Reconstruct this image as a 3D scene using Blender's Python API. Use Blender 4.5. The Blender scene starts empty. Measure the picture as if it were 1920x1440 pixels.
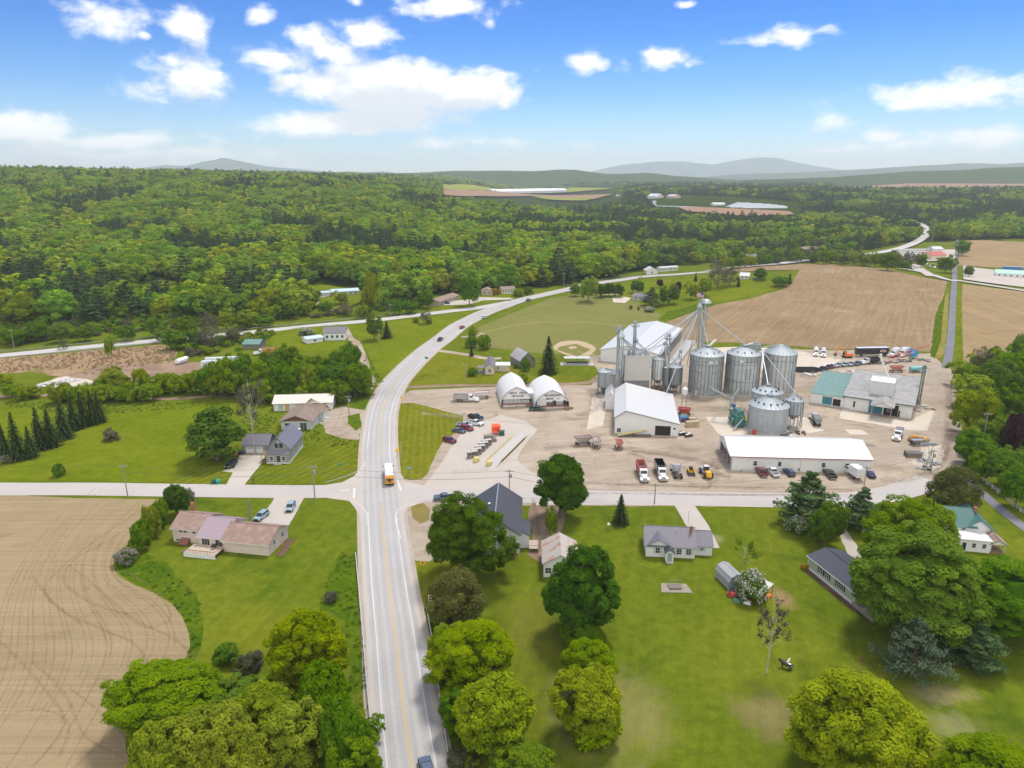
import bpy, bmesh, math, random
from mathutils import Vector, Matrix, noise
from mathutils.geometry import delaunay_2d_cdt
PI = math.pi
sc = bpy.context.scene
COL = sc.collection
# ------------------------------------------------------------------ camera
F = 1331.0; PITCH = math.radians(16.25); CH = 82.0
cp, sp = math.cos(PITCH), math.sin(PITCH)
cam = bpy.data.cameras.new('camera'); co = bpy.data.objects.new('camera', cam); COL.objects.link(co)
co.location = (0, 0, CH); co.rotation_euler = (PI/2 - PITCH, 0, 0)
cam.sensor_fit = 'HORIZONTAL'; cam.sensor_width = 36.0; cam.lens = 36.0*F/1920.0
cam.clip_start = 1.0; cam.clip_end = 60000.0
sc.camera = co
# ------------------------------------------------------------------ sun and exposure
SUN_EL = math.radians(63); SUN_AZ = math.radians(30)      # azimuth from +Y towards +X
sd = Vector((math.sin(SUN_AZ)*math.cos(SUN_EL), math.cos(SUN_AZ)*math.cos(SUN_EL), math.sin(SUN_EL)))
sl = bpy.data.lights.new('sun', 'SUN'); sl.energy = 2.2; sl.angle = math.radians(14.0); sl.color = (1.0, 0.93, 0.82)
so = bpy.data.objects.new('sun', sl); COL.objects.link(so); so.rotation_euler = sd.to_track_quat('Z', 'Y').to_euler()
sc.view_settings.view_transform = 'Standard'; sc.view_settings.look = 'None'
sc.view_settings.exposure = 0.75; sc.view_settings.gamma = 1.0; sc.view_settings.use_curve_mapping = False
sc.cycles.max_bounces = 6; sc.cycles.diffuse_bounces = 2; sc.cycles.glossy_bounces = 2; sc.cycles.transmission_bounces = 4
sc.cycles.transparent_max_bounces = 8; sc.cycles.volume_bounces = 1
sc.cycles.use_adaptive_sampling = True
sc.cycles.caustics_reflective = False; sc.cycles.caustics_refractive = False
# ------------------------------------------------------------------ node helper
class NT:
    def __init__(s, tree): s.t = tree; s.n = tree.nodes; s.l = tree.links
    def node(s, typ, **kw):
        nd = s.n.new(typ)
        for k, v in kw.items(): setattr(nd, k, v)
        return nd
    def link(s, a, b): s.l.new(a, b)
    def put(s, sock, v):
        if isinstance(v, bpy.types.NodeSocket): s.l.new(v, sock)
        elif v is not None: sock.default_value = v
    def math(s, op, a, b=None, c=None, clamp=False):
        nd = s.node('ShaderNodeMath', operation=op, use_clamp=clamp)
        s.put(nd.inputs[0], a)
        if b is not None: s.put(nd.inputs[1], b)
        if c is not None: s.put(nd.inputs[2], c)
        return nd.outputs[0]
    def vmath(s, op, a, b=None, out=0):
        nd = s.node('ShaderNodeVectorMath', operation=op)
        s.put(nd.inputs[0], a)
        if b is not None: s.put(nd.inputs[1], b)
        return nd.outputs[out]
    def noise(s, vec, scale, detail=4, rough=0.55, out='Fac', dist=0.0):
        nd = s.node('ShaderNodeTexNoise'); s.put(nd.inputs['Vector'], vec)
        nd.inputs['Scale'].default_value = scale; nd.inputs['Detail'].default_value = detail
        nd.inputs['Roughness'].default_value = rough; nd.inputs['Distortion'].default_value = dist
        return nd.outputs[out]
    def ramp(s, v, lo, hi, a=0.0, b=1.0, smooth=False):
        nd = s.node('ShaderNodeMapRange'); nd.interpolation_type = 'SMOOTHSTEP' if smooth else 'LINEAR'
        s.put(nd.inputs[0], v); s.put(nd.inputs[1], lo); s.put(nd.inputs[2], hi); s.put(nd.inputs[3], a); s.put(nd.inputs[4], b)
        return nd.outputs[0]
    def mix(s, f, a, b, mode='MIX'):
        nd = s.node('ShaderNodeMix', data_type='RGBA', blend_type=mode, clamp_factor=True)
        s.put(nd.inputs[0], f)
        for i, v in ((6, a), (7, b)):
            if isinstance(v, (tuple, list)) and len(v) == 3: v = (*v, 1)
            s.put(nd.inputs[i], v)
        return nd.outputs[2]
# ------------------------------------------------------------------ world: Nishita sky with cumulus
def px_dir(px, py):
    dx = (px-960)/F; dy = (py-720)/F
    v = Vector((dx, cp-dy*sp, -sp-dy*cp)); return v.normalized()
def azel(px, py):
    v = px_dir(px, py); return math.atan2(v.x, v.y), math.asin(v.z)
CLOUDS = [ # px, py, half width, half height, strength
 (200,36,70,36,1.0),(348,42,50,32,1.0),(486,32,30,18,.9),(262,66,16,9,.8),(350,148,100,50,1.0),(318,112,34,22,.9),(412,112,24,14,.6),(610,95,70,34,.8),
 (590,80,80,26,.8),(690,72,62,40,1.0),(520,112,85,30,1.0),(630,105,100,30,1.0),(835,12,110,26,1.0),(740,168,190,50,1.9),(880,172,110,42,1.7),(600,168,70,30,1.2),
 (640,150,80,34,1.0),(535,158,36,20,.9),(630,230,180,28,1.5),(760,215,130,34,1.2),(40,245,120,36,1.2),(190,262,190,18,1.0),(300,290,300,20,.8),(90,285,160,22,.9),
 (900,266,200,16,.6),(480,280,260,18,.35),(1092,116,40,26,1.0),(1120,122,28,14,.8),(1160,116,30,18,.45),(1240,110,46,26,1.0),(1225,100,24,18,.9),(1290,118,26,8,.45),
 (1420,80,60,16,.9),(1490,72,60,22,.95),(1545,64,34,13,.8),(1780,186,140,30,1.0),(1710,205,72,22,.9),(1860,165,90,32,1.0),(1575,224,54,20,.75),
 (1650,256,34,17,.85),(1850,258,110,22,.85),(1590,283,110,14,.55),(1720,275,120,12,.5),(1010,132,18,9,.45),(370,214,20,7,.4),(400,200,300,10,.0),
 (668,4,20,9,.7),(1284,0,24,7,.8),(918,38,14,8,.6),(1900,240,60,10,.5),(990,190,20,8,.4),(100,300,200,12,.5)]
w = bpy.data.worlds.new('World'); sc.world = w; w.use_nodes = True
w.cycles.sampling_method = 'MANUAL'; w.cycles.sample_map_resolution = 512
g = bpy.data.node_groups.new('cloud_field', 'ShaderNodeTree')
g.interface.new_socket('UV', in_out='INPUT', socket_type='NodeSocketVector')
g.interface.new_socket('Density', in_out='OUTPUT', socket_type='NodeSocketFloat')
T_ = NT(g); gi = T_.node('NodeGroupInput'); go = T_.node('NodeGroupOutput')
uv = gi.outputs[0]
wn = T_.noise(uv, 9.0, 3, .5, out='Color')
uvw = T_.vmath('ADD', uv, T_.vmath('SCALE', T_.vmath('SUBTRACT', wn, (.5, .5, .5)), None)); 
uvw.node.inputs[1].links[0].from_node.inputs['Scale'].default_value = 0.030
acc = None
for (cx, cy, hw, hh, st) in CLOUDS:
    if st <= 0: continue
    a, e = azel(cx, cy); wx = hw/F*1.0; wy = hh/F*1.0
    L = T_.vmath('LENGTH', T_.vmath('MULTIPLY', T_.vmath('SUBTRACT', uvw, (a, e, 0)), (1/wx, 1/wy, 0)), out=1)
    v = T_.math('MULTIPLY', T_.math('SUBTRACT', 1.12, L), st)
    acc = v if acc is None else T_.math('SMOOTH_MAX', acc, v, 0.15)
st2 = T_.vmath('MULTIPLY', uvw, (1.0, 1.7, 1.0))
fb = T_.noise(st2, 22.0, 9, .60)
T_.link(T_.math('ADD', T_.math('MULTIPLY', acc, 0.9), T_.math('MULTIPLY', T_.math('SUBTRACT', fb, .5), 2.1)), go.inputs[0])
N = NT(w.node_tree); N.n.clear()
tc = N.node('ShaderNodeTexCoord'); sep = N.node('ShaderNodeSeparateXYZ'); N.link(tc.outputs['Generated'], sep.inputs[0])
az = N.math('ARCTAN2', sep.outputs[0], sep.outputs[1]); el = N.math('ARCSINE', sep.outputs[2])
cmb = N.node('ShaderNodeCombineXYZ'); N.link(az, cmb.inputs[0]); N.link(el, cmb.inputs[1])
g1 = N.node('ShaderNodeGroup'); g1.node_tree = g; N.link(cmb.outputs[0], g1.inputs[0])
g2 = N.node('ShaderNodeGroup'); g2.node_tree = g; N.link(N.vmath('ADD', cmb.outputs[0], (0.004, 0.026, 0)), g2.inputs[0])
dens = N.ramp(g1.outputs[0], 0.12, 0.92, 0, 1, True)
above = N.ramp(g2.outputs[0], 0.30, 1.10, 0, 1, True)
sky = N.node('ShaderNodeTexSky'); sky.sky_type = 'NISHITA'; sky.sun_disc = False
sky.sun_elevation = SUN_EL; sky.sun_rotation = SUN_AZ; sky.altitude = 300; sky.air_density = 1.0; sky.dust_density = 0.6; sky.ozone_density = 2.5
hs = N.node('ShaderNodeHueSaturation'); hs.inputs['Saturation'].default_value = 1.0; hs.inputs['Value'].default_value = 1.0
N.link(sky.outputs[0], hs.inputs['Color'])
ccol = N.mix(above, (5.6, 5.55, 5.45), (3.75, 3.9, 4.15))
cr = N.node('ShaderNodeValToRGB'); N.link(N.math('DIVIDE', el, .3), cr.inputs[0]); e_ = cr.color_ramp.elements
e_[0].position = 0; e_[0].color = (.66, .72, .74, 1); e_[1].position = .82; e_[1].color = (.0, .205, .54, 1)
for p_, c_ in ((.16, (.38, .55, .73, 1)), (.36, (.15, .38, .65, 1)), (.58, (.03, .265, .60, 1))): q_ = e_.new(p_); q_.color = c_
tint = cr.outputs[0]
blue = N.mix(1.0, hs.outputs[0], tint, 'MULTIPLY')
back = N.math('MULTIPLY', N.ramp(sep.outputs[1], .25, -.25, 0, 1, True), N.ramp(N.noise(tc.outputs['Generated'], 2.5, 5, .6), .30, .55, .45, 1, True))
blue = N.mix(back, blue, (7.4, 7.2, 6.9))  # broad white cloud added behind the camera as soft neutral fill light
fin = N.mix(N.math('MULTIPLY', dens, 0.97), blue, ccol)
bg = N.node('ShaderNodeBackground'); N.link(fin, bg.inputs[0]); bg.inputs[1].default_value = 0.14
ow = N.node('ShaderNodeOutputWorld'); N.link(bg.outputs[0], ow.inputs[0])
# ------------------------------------------------------------------ projection helpers
def sstep(t):
    t = max(0.0, min(1.0, t)); return t*t*(3-2*t)
def T(x, y):
    """terrain height"""
    if y < 330: return 0.0
    z = 0.0
    mx = sstep((160-x)/620.0)
    amp = 66 + 16*sstep((-450-x)/600.0)
    z += mx*amp*sstep((y-445)/1150.0)
    if y > 500: z += mx*7*sstep((y-500)/400)*(noise.noise(Vector((x*.0042, y*.0042, 1.3))))
    r2 = ((x-262)/105.0)**2 + ((y-580)/75.0)**2
    if r2 < 12: z += 9.5*math.exp(-r2)*sstep((y-330)/60)
    z += 30*sstep((y-1150)/900.0)*sstep((x-120)/400.0)
    return z
def P(px, py, h=0.0):
    """point of the horizontal plane z = h seen at a pixel of the 1920 x 1440 picture"""
    dx = (px-960)/F; dy = (py-720)/F
    d = (dx, cp-dy*sp, -sp-dy*cp); t = (h-CH)/d[2]
    return (d[0]*t, d[1]*t)
def G(px, py):
    """point of the terrain seen at a pixel"""
    x, y = P(px, max(py, 334.5))
    if y < 330: return (x, y)
    dx = (px-960)/F; dy = (py-720)/F
    d = Vector((dx, cp-dy*sp, -sp-dy*cp)).normalized()
    t = 250.0; st = 4.0
    while t < 40000:
        q = d*t
        if CH+q.z < T(q.x, q.y): break
        st = max(4.0, t*0.006); t += st
    lo, hi = t-st, t
    for _ in range(12):
        m = (lo+hi)/2; q = d*m
        if CH+q.z < T(q.x, q.y): hi = m
        else: lo = m
    q = d*hi; return (q.x, q.y)
def top(y, py):
    t = (720-py)/F
    return y*(t*cp-sp)/(cp+t*sp)+CH
def scale_at(x, y, z=0.0):
    return F/(y*cp-(z-CH)*sp)
def W3(px, py, y):
    """point in the vertical plane at distance y"""
    h = top(y, py); d = y*cp-(h-CH)*sp
    return Vector(((px-960)/F*d, y, h))
# ------------------------------------------------------------------ tags
def tag(o, label=None, cat=None, group=None, kind=None):
    if label: o['label'] = label
    if cat: o['category'] = cat
    if group: o['group'] = group
    if kind: o['kind'] = kind
    return o
def root(name, label, cat, loc, rotz=0.0, group=None):
    o = bpy.data.objects.new(name, None); COL.objects.link(o); o.empty_display_size = 0.5
    o.location = (loc[0], loc[1], loc[2] if len(loc) > 2 else T(loc[0], loc[1])); o.rotation_euler = (0, 0, rotz)
    return tag(o, label, cat, group)
def children(o): return [c for c in bpy.data.objects if c.parent == o]
def copy_tree(src, kids, loc, rotz, label, group=None, mats=None, sc_=None):
    r = src.copy(); COL.objects.link(r); r.location = (loc[0], loc[1], loc[2] if len(loc) > 2 else T(loc[0], loc[1])); r.rotation_euler = (0, 0, rotz)
    r['label'] = label
    if group: r['group'] = group
    if sc_: r.scale = sc_
    for ch, sub in kids:
        c = ch.copy(); COL.objects.link(c); c.parent = r
        if mats:
            for i, s in enumerate(c.material_slots):
                if s.material and s.material.name in mats:
                    s.link = 'OBJECT'; s.material = mats[ch.material_slots[i].material.name]
        for g_ in sub:
            d = g_.copy(); COL.objects.link(d); d.parent = c
    return r
# ------------------------------------------------------------------ mesh builder
class MB:
    def __init__(s): s.v = []; s.f = []; s.m = []
    def add(s, vs, fs, m=0):
        k = len(s.v); s.v += [tuple(v) for v in vs]; s.f += [tuple(i+k for i in f) for f in fs]; s.m += [m]*len(fs); return s
    def box(s, x0, y0, z0, x1, y1, z1, m=0, inset=0.0, mtop=None):
        i = inset
        vs = [(x0,y0,z0),(x1,y0,z0),(x1,y1,z0),(x0,y1,z0),(x0+i,y0+i,z1),(x1-i,y0+i,z1),(x1-i,y1-i,z1),(x0+i,y1-i,z1)]
        s.add(vs, [(0,1,5,4),(1,2,6,5),(2,3,7,6),(3,0,4,7),(3,2,1,0)], m); s.add(vs, [(4,5,6,7)], m if mtop is None else mtop); return s
    def quad(s, a, b, c, d, m=0): return s.add([a,b,c,d], [(0,1,2,3)], m)
    def poly(s, pts, m=0): return s.add(pts, [tuple(range(len(pts)))], m)
    def extr(s, prof, axis, a, b, m=0, ins=0.0, cap=True):
        """extrude a closed 2-D profile along an axis (0 x, 1 y, 2 z) from a to b"""
        def mk(p, t, k=1.0):
            if axis == 0: return (t, p[0], p[1])
            if axis == 1: return (p[0], t, p[1])
            return (p[0], p[1], t)
        n = len(prof); vs = [mk(p, a) for p in prof]+[mk(p, b) for p in prof]
        fs = [(i, (i+1) % n, n+(i+1) % n, n+i) for i in range(n)]
        if cap: fs += [tuple(range(n))[::-1], tuple(range(n, 2*n))]
        return s.add(vs, fs, m)
    def tube(s, pts, r, n=8, m=0, cap=True, r2=None):
        pts = [Vector(p) for p in pts]; rings = []
        up = Vector((0, 0, 1))
        for i, p in enumerate(pts):
            d = (pts[min(i+1, len(pts)-1)]-pts[max(i-1, 0)]).normalized()
            a = d.cross(up)
            if a.length < .05: a = d.cross(Vector((0, 1, 0)))
            a.normalize(); b = d.cross(a).normalized()
            rr = r if r2 is None else r+(r2-r)*i/max(1, len(pts)-1)
            rings.append([p+a*math.cos(2*PI*k/n)*rr+b*math.sin(2*PI*k/n)*rr for k in range(n)])
        vs = [v for r_ in rings for v in r_]; fs = []
        for i in range(len(pts)-1):
            for k in range(n): fs.append((i*n+k, i*n+(k+1) % n, (i+1)*n+(k+1) % n, (i+1)*n+k))
        if cap: fs += [tuple(range(n))[::-1], tuple(range((len(pts)-1)*n, len(pts)*n))]
        return s.add(vs, fs, m)
    def beam(s, a, b, w_=.1, m=0): return s.tube([a, b], w_*.7, 4, m)
    def lathe(s, prof, cx=0, cy=0, n=32, m=0):
        """prof: (r, z) from bottom to top"""
        vs = []; fs = []
        for (r, z) in prof:
            for k in range(n): vs.append((cx+r*math.cos(2*PI*k/n), cy+r*math.sin(2*PI*k/n), z))
        for i in range(len(prof)-1):
            for k in range(n): fs.append((i*n+k, i*n+(k+1) % n, (i+1)*n+(k+1) % n, (i+1)*n+k))
        return s.add(vs, fs, m)
    def wheel(s, c, r, w_, axis=0, m=0, mr=None, n=14):
        c = Vector(c); ax = Vector((1,0,0)) if axis == 0 else Vector((0,1,0))
        s.tube([c-ax*w_/2, c+ax*w_/2], r, n, m)
        if mr is not None: s.tube([c-ax*(w_/2+.015), c+ax*(w_/2+.015)], r*.58, n, mr)
        return s
    def build(s, name, mats, parent=None, smooth=False):
        me = bpy.data.meshes.new(name); me.from_pydata(s.v, [], s.f)
        if not isinstance(mats, (list, tuple)): mats = [mats]
        for m_ in mats: me.materials.append(m_)
        me.polygons.foreach_set('material_index', s.m)
        if smooth: me.polygons.foreach_set('use_smooth', [True]*len(s.f))
        me.update()
        o = bpy.data.objects.new(name, me); COL.objects.link(o)
        if parent is not None: o.parent = parent
        return o
# ------------------------------------------------------------------ materials
MATS = {}
def newmat(name):
    m = bpy.data.materials.new(name); m.use_nodes = True
    n = NT(m.node_tree); b = n.n['Principled BSDF']; return m, n, b
def mat(name, col, rough=.6, metal=0.0, var=.12, scale=1.5, var2=None, bump=0.0, emis=None, coat=0.0, streak=None):
    """paint or cladding with weathering from object-space noise"""
    if name in MATS: return MATS[name]
    m, n, b = newmat(name)
    tc = n.node('ShaderNodeTexCoord'); v = tc.outputs['Object']
    if streak: v = n.vmath('MULTIPLY', v, streak)
    f = n.noise(v, scale, 5, .6); f2 = n.noise(tc.outputs['Object'], scale*7, 3, .6)
    k = n.ramp(n.math('ADD', n.math('MULTIPLY', f, .7), n.math('MULTIPLY', f2, .3)), .3, .7, 1-var, 1+var*.5)
    c = n.mix(1.0, (*col, 1), k, 'MULTIPLY')
    if var2: c = n.mix(n.ramp(f, .52, .66), c, (*var2, 1))
    n.link(c, b.inputs['Base Color']); b.inputs['Roughness'].default_value = rough; b.inputs['Metallic'].default_value = metal
    b.inputs['Coat Weight'].default_value = coat
    if bump:
        bp = n.node('ShaderNodeBump'); bp.inputs['Strength'].default_value = bump; bp.inputs['Distance'].default_value = .05
        n.link(f2, bp.inputs['Height']); n.link(bp.outputs[0], b.inputs['Normal'])
    if emis: b.inputs['Emission Color'].default_value = (*emis, 1); b.inputs['Emission Strength'].default_value = 1
    MATS[name] = m; return m
def ribbed(name, col, axis='x', pitch=.6, rough=.45, metal=.0, var=.1, depth=.05, dark=.75, col2=None, wear=None):
    """ribbed metal or lapped siding: fine dark grooves every pitch metres along an object axis"""
    if name in MATS: return MATS[name]
    m, n, b = newmat(name)
    tc = n.node('ShaderNodeTexCoord'); sp_ = n.node('ShaderNodeSeparateXYZ'); n.link(tc.outputs['Object'], sp_.inputs[0])
    if axis == 'a': q = n.math('MULTIPLY', n.math('ARCTAN2', sp_.outputs[1], sp_.outputs[0]), 1.0)
    elif axis == 'xy': q = n.math('ADD', sp_.outputs[0], sp_.outputs[1])
    else: q = sp_.outputs[{'x': 0, 'y': 1, 'z': 2}[axis]]
    fr = n.math('FRACT', n.math('DIVIDE', q, pitch))
    gr = n.math('ADD', n.ramp(fr, 0, .10, 1, 0), n.ramp(fr, .90, 1.0, 0, 1))
    f = n.noise(tc.outputs['Object'], .6, 5, .6); f2 = n.noise(n.vmath('MULTIPLY', tc.outputs['Object'], (1, 1, .15)), 3, 4, .6)
    k = n.ramp(n.math('ADD', n.math('MULTIPLY', f, .6), n.math('MULTIPLY', f2, .4)), .3, .7, 1-var, 1+var*.4)
    c = n.mix(1.0, (*col, 1), k, 'MULTIPLY')
    if wear: c = n.mix(n.ramp(f, .5, .62), c, (*wear, 1))
    c = n.mix(n.math('MULTIPLY', gr, 1-dark), c, (0, 0, 0, 1))
    n.link(c, b.inputs['Base Color']); b.inputs['Roughness'].default_value = rough; b.inputs['Metallic'].default_value = metal
    bp = n.node('ShaderNodeBump'); bp.inputs['Strength'].default_value = .5; bp.inputs['Distance'].default_value = depth
    n.link(n.math('SUBTRACT', 1, gr), bp.inputs['Height']); n.link(bp.outputs[0], b.inputs['Normal'])
    MATS[name] = m; return m
# ================================================================== ground sheets
def ground_mat(name, a, b, c=None, s1=.035, s2=.5, ang=None, across=1.0, along=.05, kst=.35, fine=.22, rough=.95, mow=None, spots=None, patches=None):
    """two-tone ground: a/b by large noise, streaks along an angle, fine grain"""
    if name in MATS: return MATS[name]
    m, n, bs = newmat(name)
    tc = n.node('ShaderNodeTexCoord'); v = tc.outputs['Object']
    f1 = n.noise(v, s1, 5, .6, dist=.6); f2 = n.noise(v, s2, 5, .65); f3 = n.noise(v, s2*9, 2, .6)
    col = n.mix(n.ramp(n.math('ADD', n.math('MULTIPLY', f1, .6), n.math('MULTIPLY', f2, .4)), .40, .60), a, b)
    if c:
        f4 = n.noise(n.vmath('ADD', v, (37, 11, 0)), s1*2.1, 6, .62, dist=.8)
        col = n.mix(n.ramp(f4, .54, .72), col, c)
    if patches:
        for (px, py, rx, ry, pc, st) in patches:
            X, Y = P(px, py); X2 = P(px+rx, py)[0]; Y2 = P(px, py-ry)[1]
            L = n.vmath('LENGTH', n.vmath('MULTIPLY', n.vmath('SUBTRACT', v, (X, Y, 0)), (1/abs(X2-X), 1/abs(Y2-Y), 0)), out=1)
            k = n.ramp(n.math('SUBTRACT', n.math('ADD', L, n.math('ADD', n.math('MULTIPLY', f2, 1.3), n.math('MULTIPLY', n.noise(v, .16, 5, .7), 1.6))), 1.45), .3, 1.2, st*.75, 0, True)
            col = n.mix(k, col, pc)
    if ang is not None:
        rot = n.node('ShaderNodeVectorRotate', rotation_type='Z_AXIS'); n.link(v, rot.inputs['Vector']); rot.inputs['Angle'].default_value = -ang
        sv = n.vmath('MULTIPLY', rot.outputs[0], (along, across, 1))
        f5 = n.noise(sv, 1.0, 5, .65)
        col = n.mix(n.ramp(f5, .35, .68, 0, kst), col, (0.0, 0.0, 0.0), 'MIX') if kst > 0 else col
    if mow:
        ma, mw, mk = mow
        rot = n.node('ShaderNodeVectorRotate', rotation_type='Z_AXIS'); n.link(v, rot.inputs['Vector']); rot.inputs['Angle'].default_value = -ma
        s_ = n.node('ShaderNodeSeparateXYZ'); n.link(n.vmath('ADD', rot.outputs[0], n.vmath('SCALE', n.noise(v, .15, 2, .5, out='Color'), None)), s_.inputs[0])
        s_.inputs[0].links[0].from_node.inputs[1].links[0].from_node.inputs['Scale'].default_value = 1.2
        wv = n.math('SINE', n.math('MULTIPLY', s_.outputs[1], 2*PI/mw))
        fm = n.noise(n.vmath('MULTIPLY', v, (1, 1, 1)), .12, 3, .6)
        k = n.math('MULTIPLY', n.ramp(wv, -.5, .8, 0, mk), n.ramp(fm, .35, .6, .25, 1))
        col = n.mix(k, col, (0.235, 0.225, 0.05))
    col = n.mix(1.0, col, n.ramp(n.math('ADD', n.math('MULTIPLY', f3, .6), n.math('MULTIPLY', f2, .4)), .3, .7, 1-fine, 1+fine), 'MULTIPLY')
    n.link(col, bs.inputs['Base Color']); bs.inputs['Roughness'].default_value = rough; bs.inputs['Specular IOR Level'].default_value = .0
    bp = n.node('ShaderNodeBump'); bp.inputs['Strength'].default_value = .35; bp.inputs['Distance'].default_value = .25
    n.link(f3, bp.inputs['Height']); n.link(bp.outputs[0], bs.inputs['Normal'])
    MATS[name] = m; return m
def resample(pts, step, closed=True):
    out = []
    n = len(pts)
    for i in range(n if closed else n-1):
        a = Vector(pts[i][:2]); b = Vector(pts[(i+1) % n][:2]); L = (b-a).length; k = max(1, int(L/step))
        for j in range(k): out.append(a.lerp(b, j/k))
    if not closed: out.append(Vector(pts[-1][:2]))
    return out
def spline(pts, step=2.0, closed=False):
    """Catmull-Rom through world points"""
    P_ = [Vector(p[:2]) for p in pts]; n = len(P_); out = []
    rng = range(n) if closed else range(n-1)
    for i in rng:
        if closed: p0, p1, p2, p3 = P_[i-1], P_[i], P_[(i+1) % n], P_[(i+2) % n]
        else: p0, p1, p2, p3 = P_[max(i-1, 0)], P_[i], P_[i+1], P_[min(i+2, n-1)]
        k = max(1, int((p2-p1).length/step))
        for j in range(k):
            t = j/k
            out.append(.5*((2*p1)+(-p0+p2)*t+(2*p0-5*p1+4*p2-p3)*t*t+(-p0+3*p1-3*p2+p3)*t**3))
    if not closed: out.append(P_[-1])
    return out
def inside(x, y, poly):
    c = False; j = len(poly)-1
    for i in range(len(poly)):
        a = poly[i]; b = poly[j]
        if (a[1] > y) != (b[1] > y) and x < (b[0]-a[0])*(y-a[1])/(b[1]-a[1])+a[0]: c = not c
        j = i
    return c
def sheet(name, px, m, z=.02, jit=.35, smooth=False, world=False, kind='structure', res=14.0, step=None):
    pts = px if world else [G(*p) for p in px]
    if smooth: pts = spline(pts, 3.0, True)
    far = max(p[1] for p in pts) > 335
    big = max(max(p[0] for p in pts)-min(p[0] for p in pts), max(p[1] for p in pts)-min(p[1] for p in pts))
    st = step or (1.2 if big < 90 and not far else max(3.0, big/90))
    b = resample(pts, st)
    if jit:
        b = [p+Vector((noise.noise(Vector((p.x*.35, p.y*.35, 3.1))), noise.noise(Vector((p.x*.35, p.y*.35, 9.7)))))*jit for p in b]
    vs = list(b); n = len(b); ed = [(i, (i+1) % n) for i in range(n)]
    if far:
        r = max(res, big/60)
        x0 = min(p.x for p in b); x1 = max(p.x for p in b); y0 = min(p.y for p in b); y1 = max(p.y for p in b)
        bl = [(p.x, p.y) for p in b]
        for i in range(int((x1-x0)/r)+1):
            for j in range(int((y1-y0)/r)+1):
                x = x0+(i+.5)*r; y = y0+(j+.5)*r
                if inside(x, y, bl): vs.append(Vector((x, y)))
    rv, re, rf, _, _, _ = delaunay_2d_cdt(vs, ed, [list(range(n))] if not far else [list(range(n))], 1, 1e-4)
    off = z
    me = bpy.data.meshes.new(name); me.from_pydata([(v.x, v.y, T(v.x, v.y)+off*(1 if v.y < 330 else 1+(v.y-330)*.012)) for v in rv], [], [tuple(f) for f in rf])
    me.materials.append(m); me.update()
    if me.polygons and sum(p.normal.z for p in me.polygons) < 0: me.flip_normals()
    o = bpy.data.objects.new(name, me); COL.objects.link(o)
    if kind: o['kind'] = kind
    return o
def ribbon(name, pts, w_, m, z=.03, world=False, step=2.0, kind='structure', taper=None, parent=None, sm=True):
    c = pts if world else [G(*p) for p in pts]
    if sm: c = spline(c, step)
    else: c = [Vector(p[:2]) for p in c]
    vs = []; uvs = []; L = 0
    for i, p in enumerate(c):
        d = (c[min(i+1, len(c)-1)]-c[max(i-1, 0)]).normalized(); nn = Vector((-d.y, d.x))
        if i: L += (p-c[i-1]).length
        ww = w_ if taper is None else w_*taper(i/(len(c)-1))
        for s_ in (-1, -.34, .34, 1):
            q = p+nn*s_*ww/2; zz = T(q.x, q.y)+z*(1 if q.y < 330 else 1+(q.y-330)*.012)
            vs.append((q.x, q.y, zz)); uvs.append(((1-s_)/2, L))
    fs = [(i*4+k, i*4+k+1, i*4+k+5, i*4+k+4) for i in range(len(c)-1) for k in range(3)]
    me = bpy.data.meshes.new(name); me.from_pydata(vs, [], [f[::-1] for f in fs]); me.materials.append(m)
    ul = me.uv_layers.new(name='UVMap')
    for lp in me.loops: ul.data[lp.index].uv = uvs[lp.vertex_index]
    me.update()
    if me.polygons[0].normal.z < 0: me.flip_normals()
    o = bpy.data.objects.new(name, me); COL.objects.link(o)
    if parent: o.parent = parent
    elif kind: o['kind'] = kind
    return o
def road_mat(name, col, shoulder, wheel=.12, edge=.12, tint=(1, 1, 1)):
    m, n, b = newmat(name)
    uv = n.node('ShaderNodeUVMap'); s_ = n.node('ShaderNodeSeparateXYZ'); n.link(uv.outputs[0], s_.inputs[0]); u = s_.outputs[0]
    tc = n.node('ShaderNodeTexCoord'); v = tc.outputs['Object']
    f = n.noise(v, .08, 5, .6); f2 = n.noise(v, 2.5, 4, .65)
    wob = n.math('MULTIPLY', n.math('SUBTRACT', n.noise(v, .25, 4, .6), .5), .05)
    c4 = n.math('COSINE', n.math('MULTIPLY', n.math('SUBTRACT', n.math('ADD', u, n.math('MULTIPLY', wob, .4)), .5), 2*PI*4/.62))
    along = n.noise(n.vmath('MULTIPLY', uv.outputs[0], (14, .03, 1)), 1.0, 3, .6)
    lane = n.math('MULTIPLY', n.ramp(c4, -.2, 1, wheel, 0), n.ramp(along, .3, .7, .4, 1.3))
    c = n.mix(lane, (*col, 1), (col[0]*.55, col[1]*.55, col[2]*.57, 1))
    e = n.math('ABSOLUTE', n.math('SUBTRACT', n.math('ADD', u, wob), .5))
    c = n.mix(n.ramp(e, .5-edge, .5-edge+.02), c, (*shoulder, 1))
    c = n.mix(1.0, c, n.ramp(n.math('ADD', n.math('MULTIPLY', f, .5), n.math('MULTIPLY', f2, .5)), .3, .7, .88, 1.1), 'MULTIPLY')
    n.link(c, b.inputs['Base Color']); b.inputs['Roughness'].default_value = .85; b.inputs['Specular IOR Level'].default_value = .3
    MATS[name] = m; return m
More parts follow.
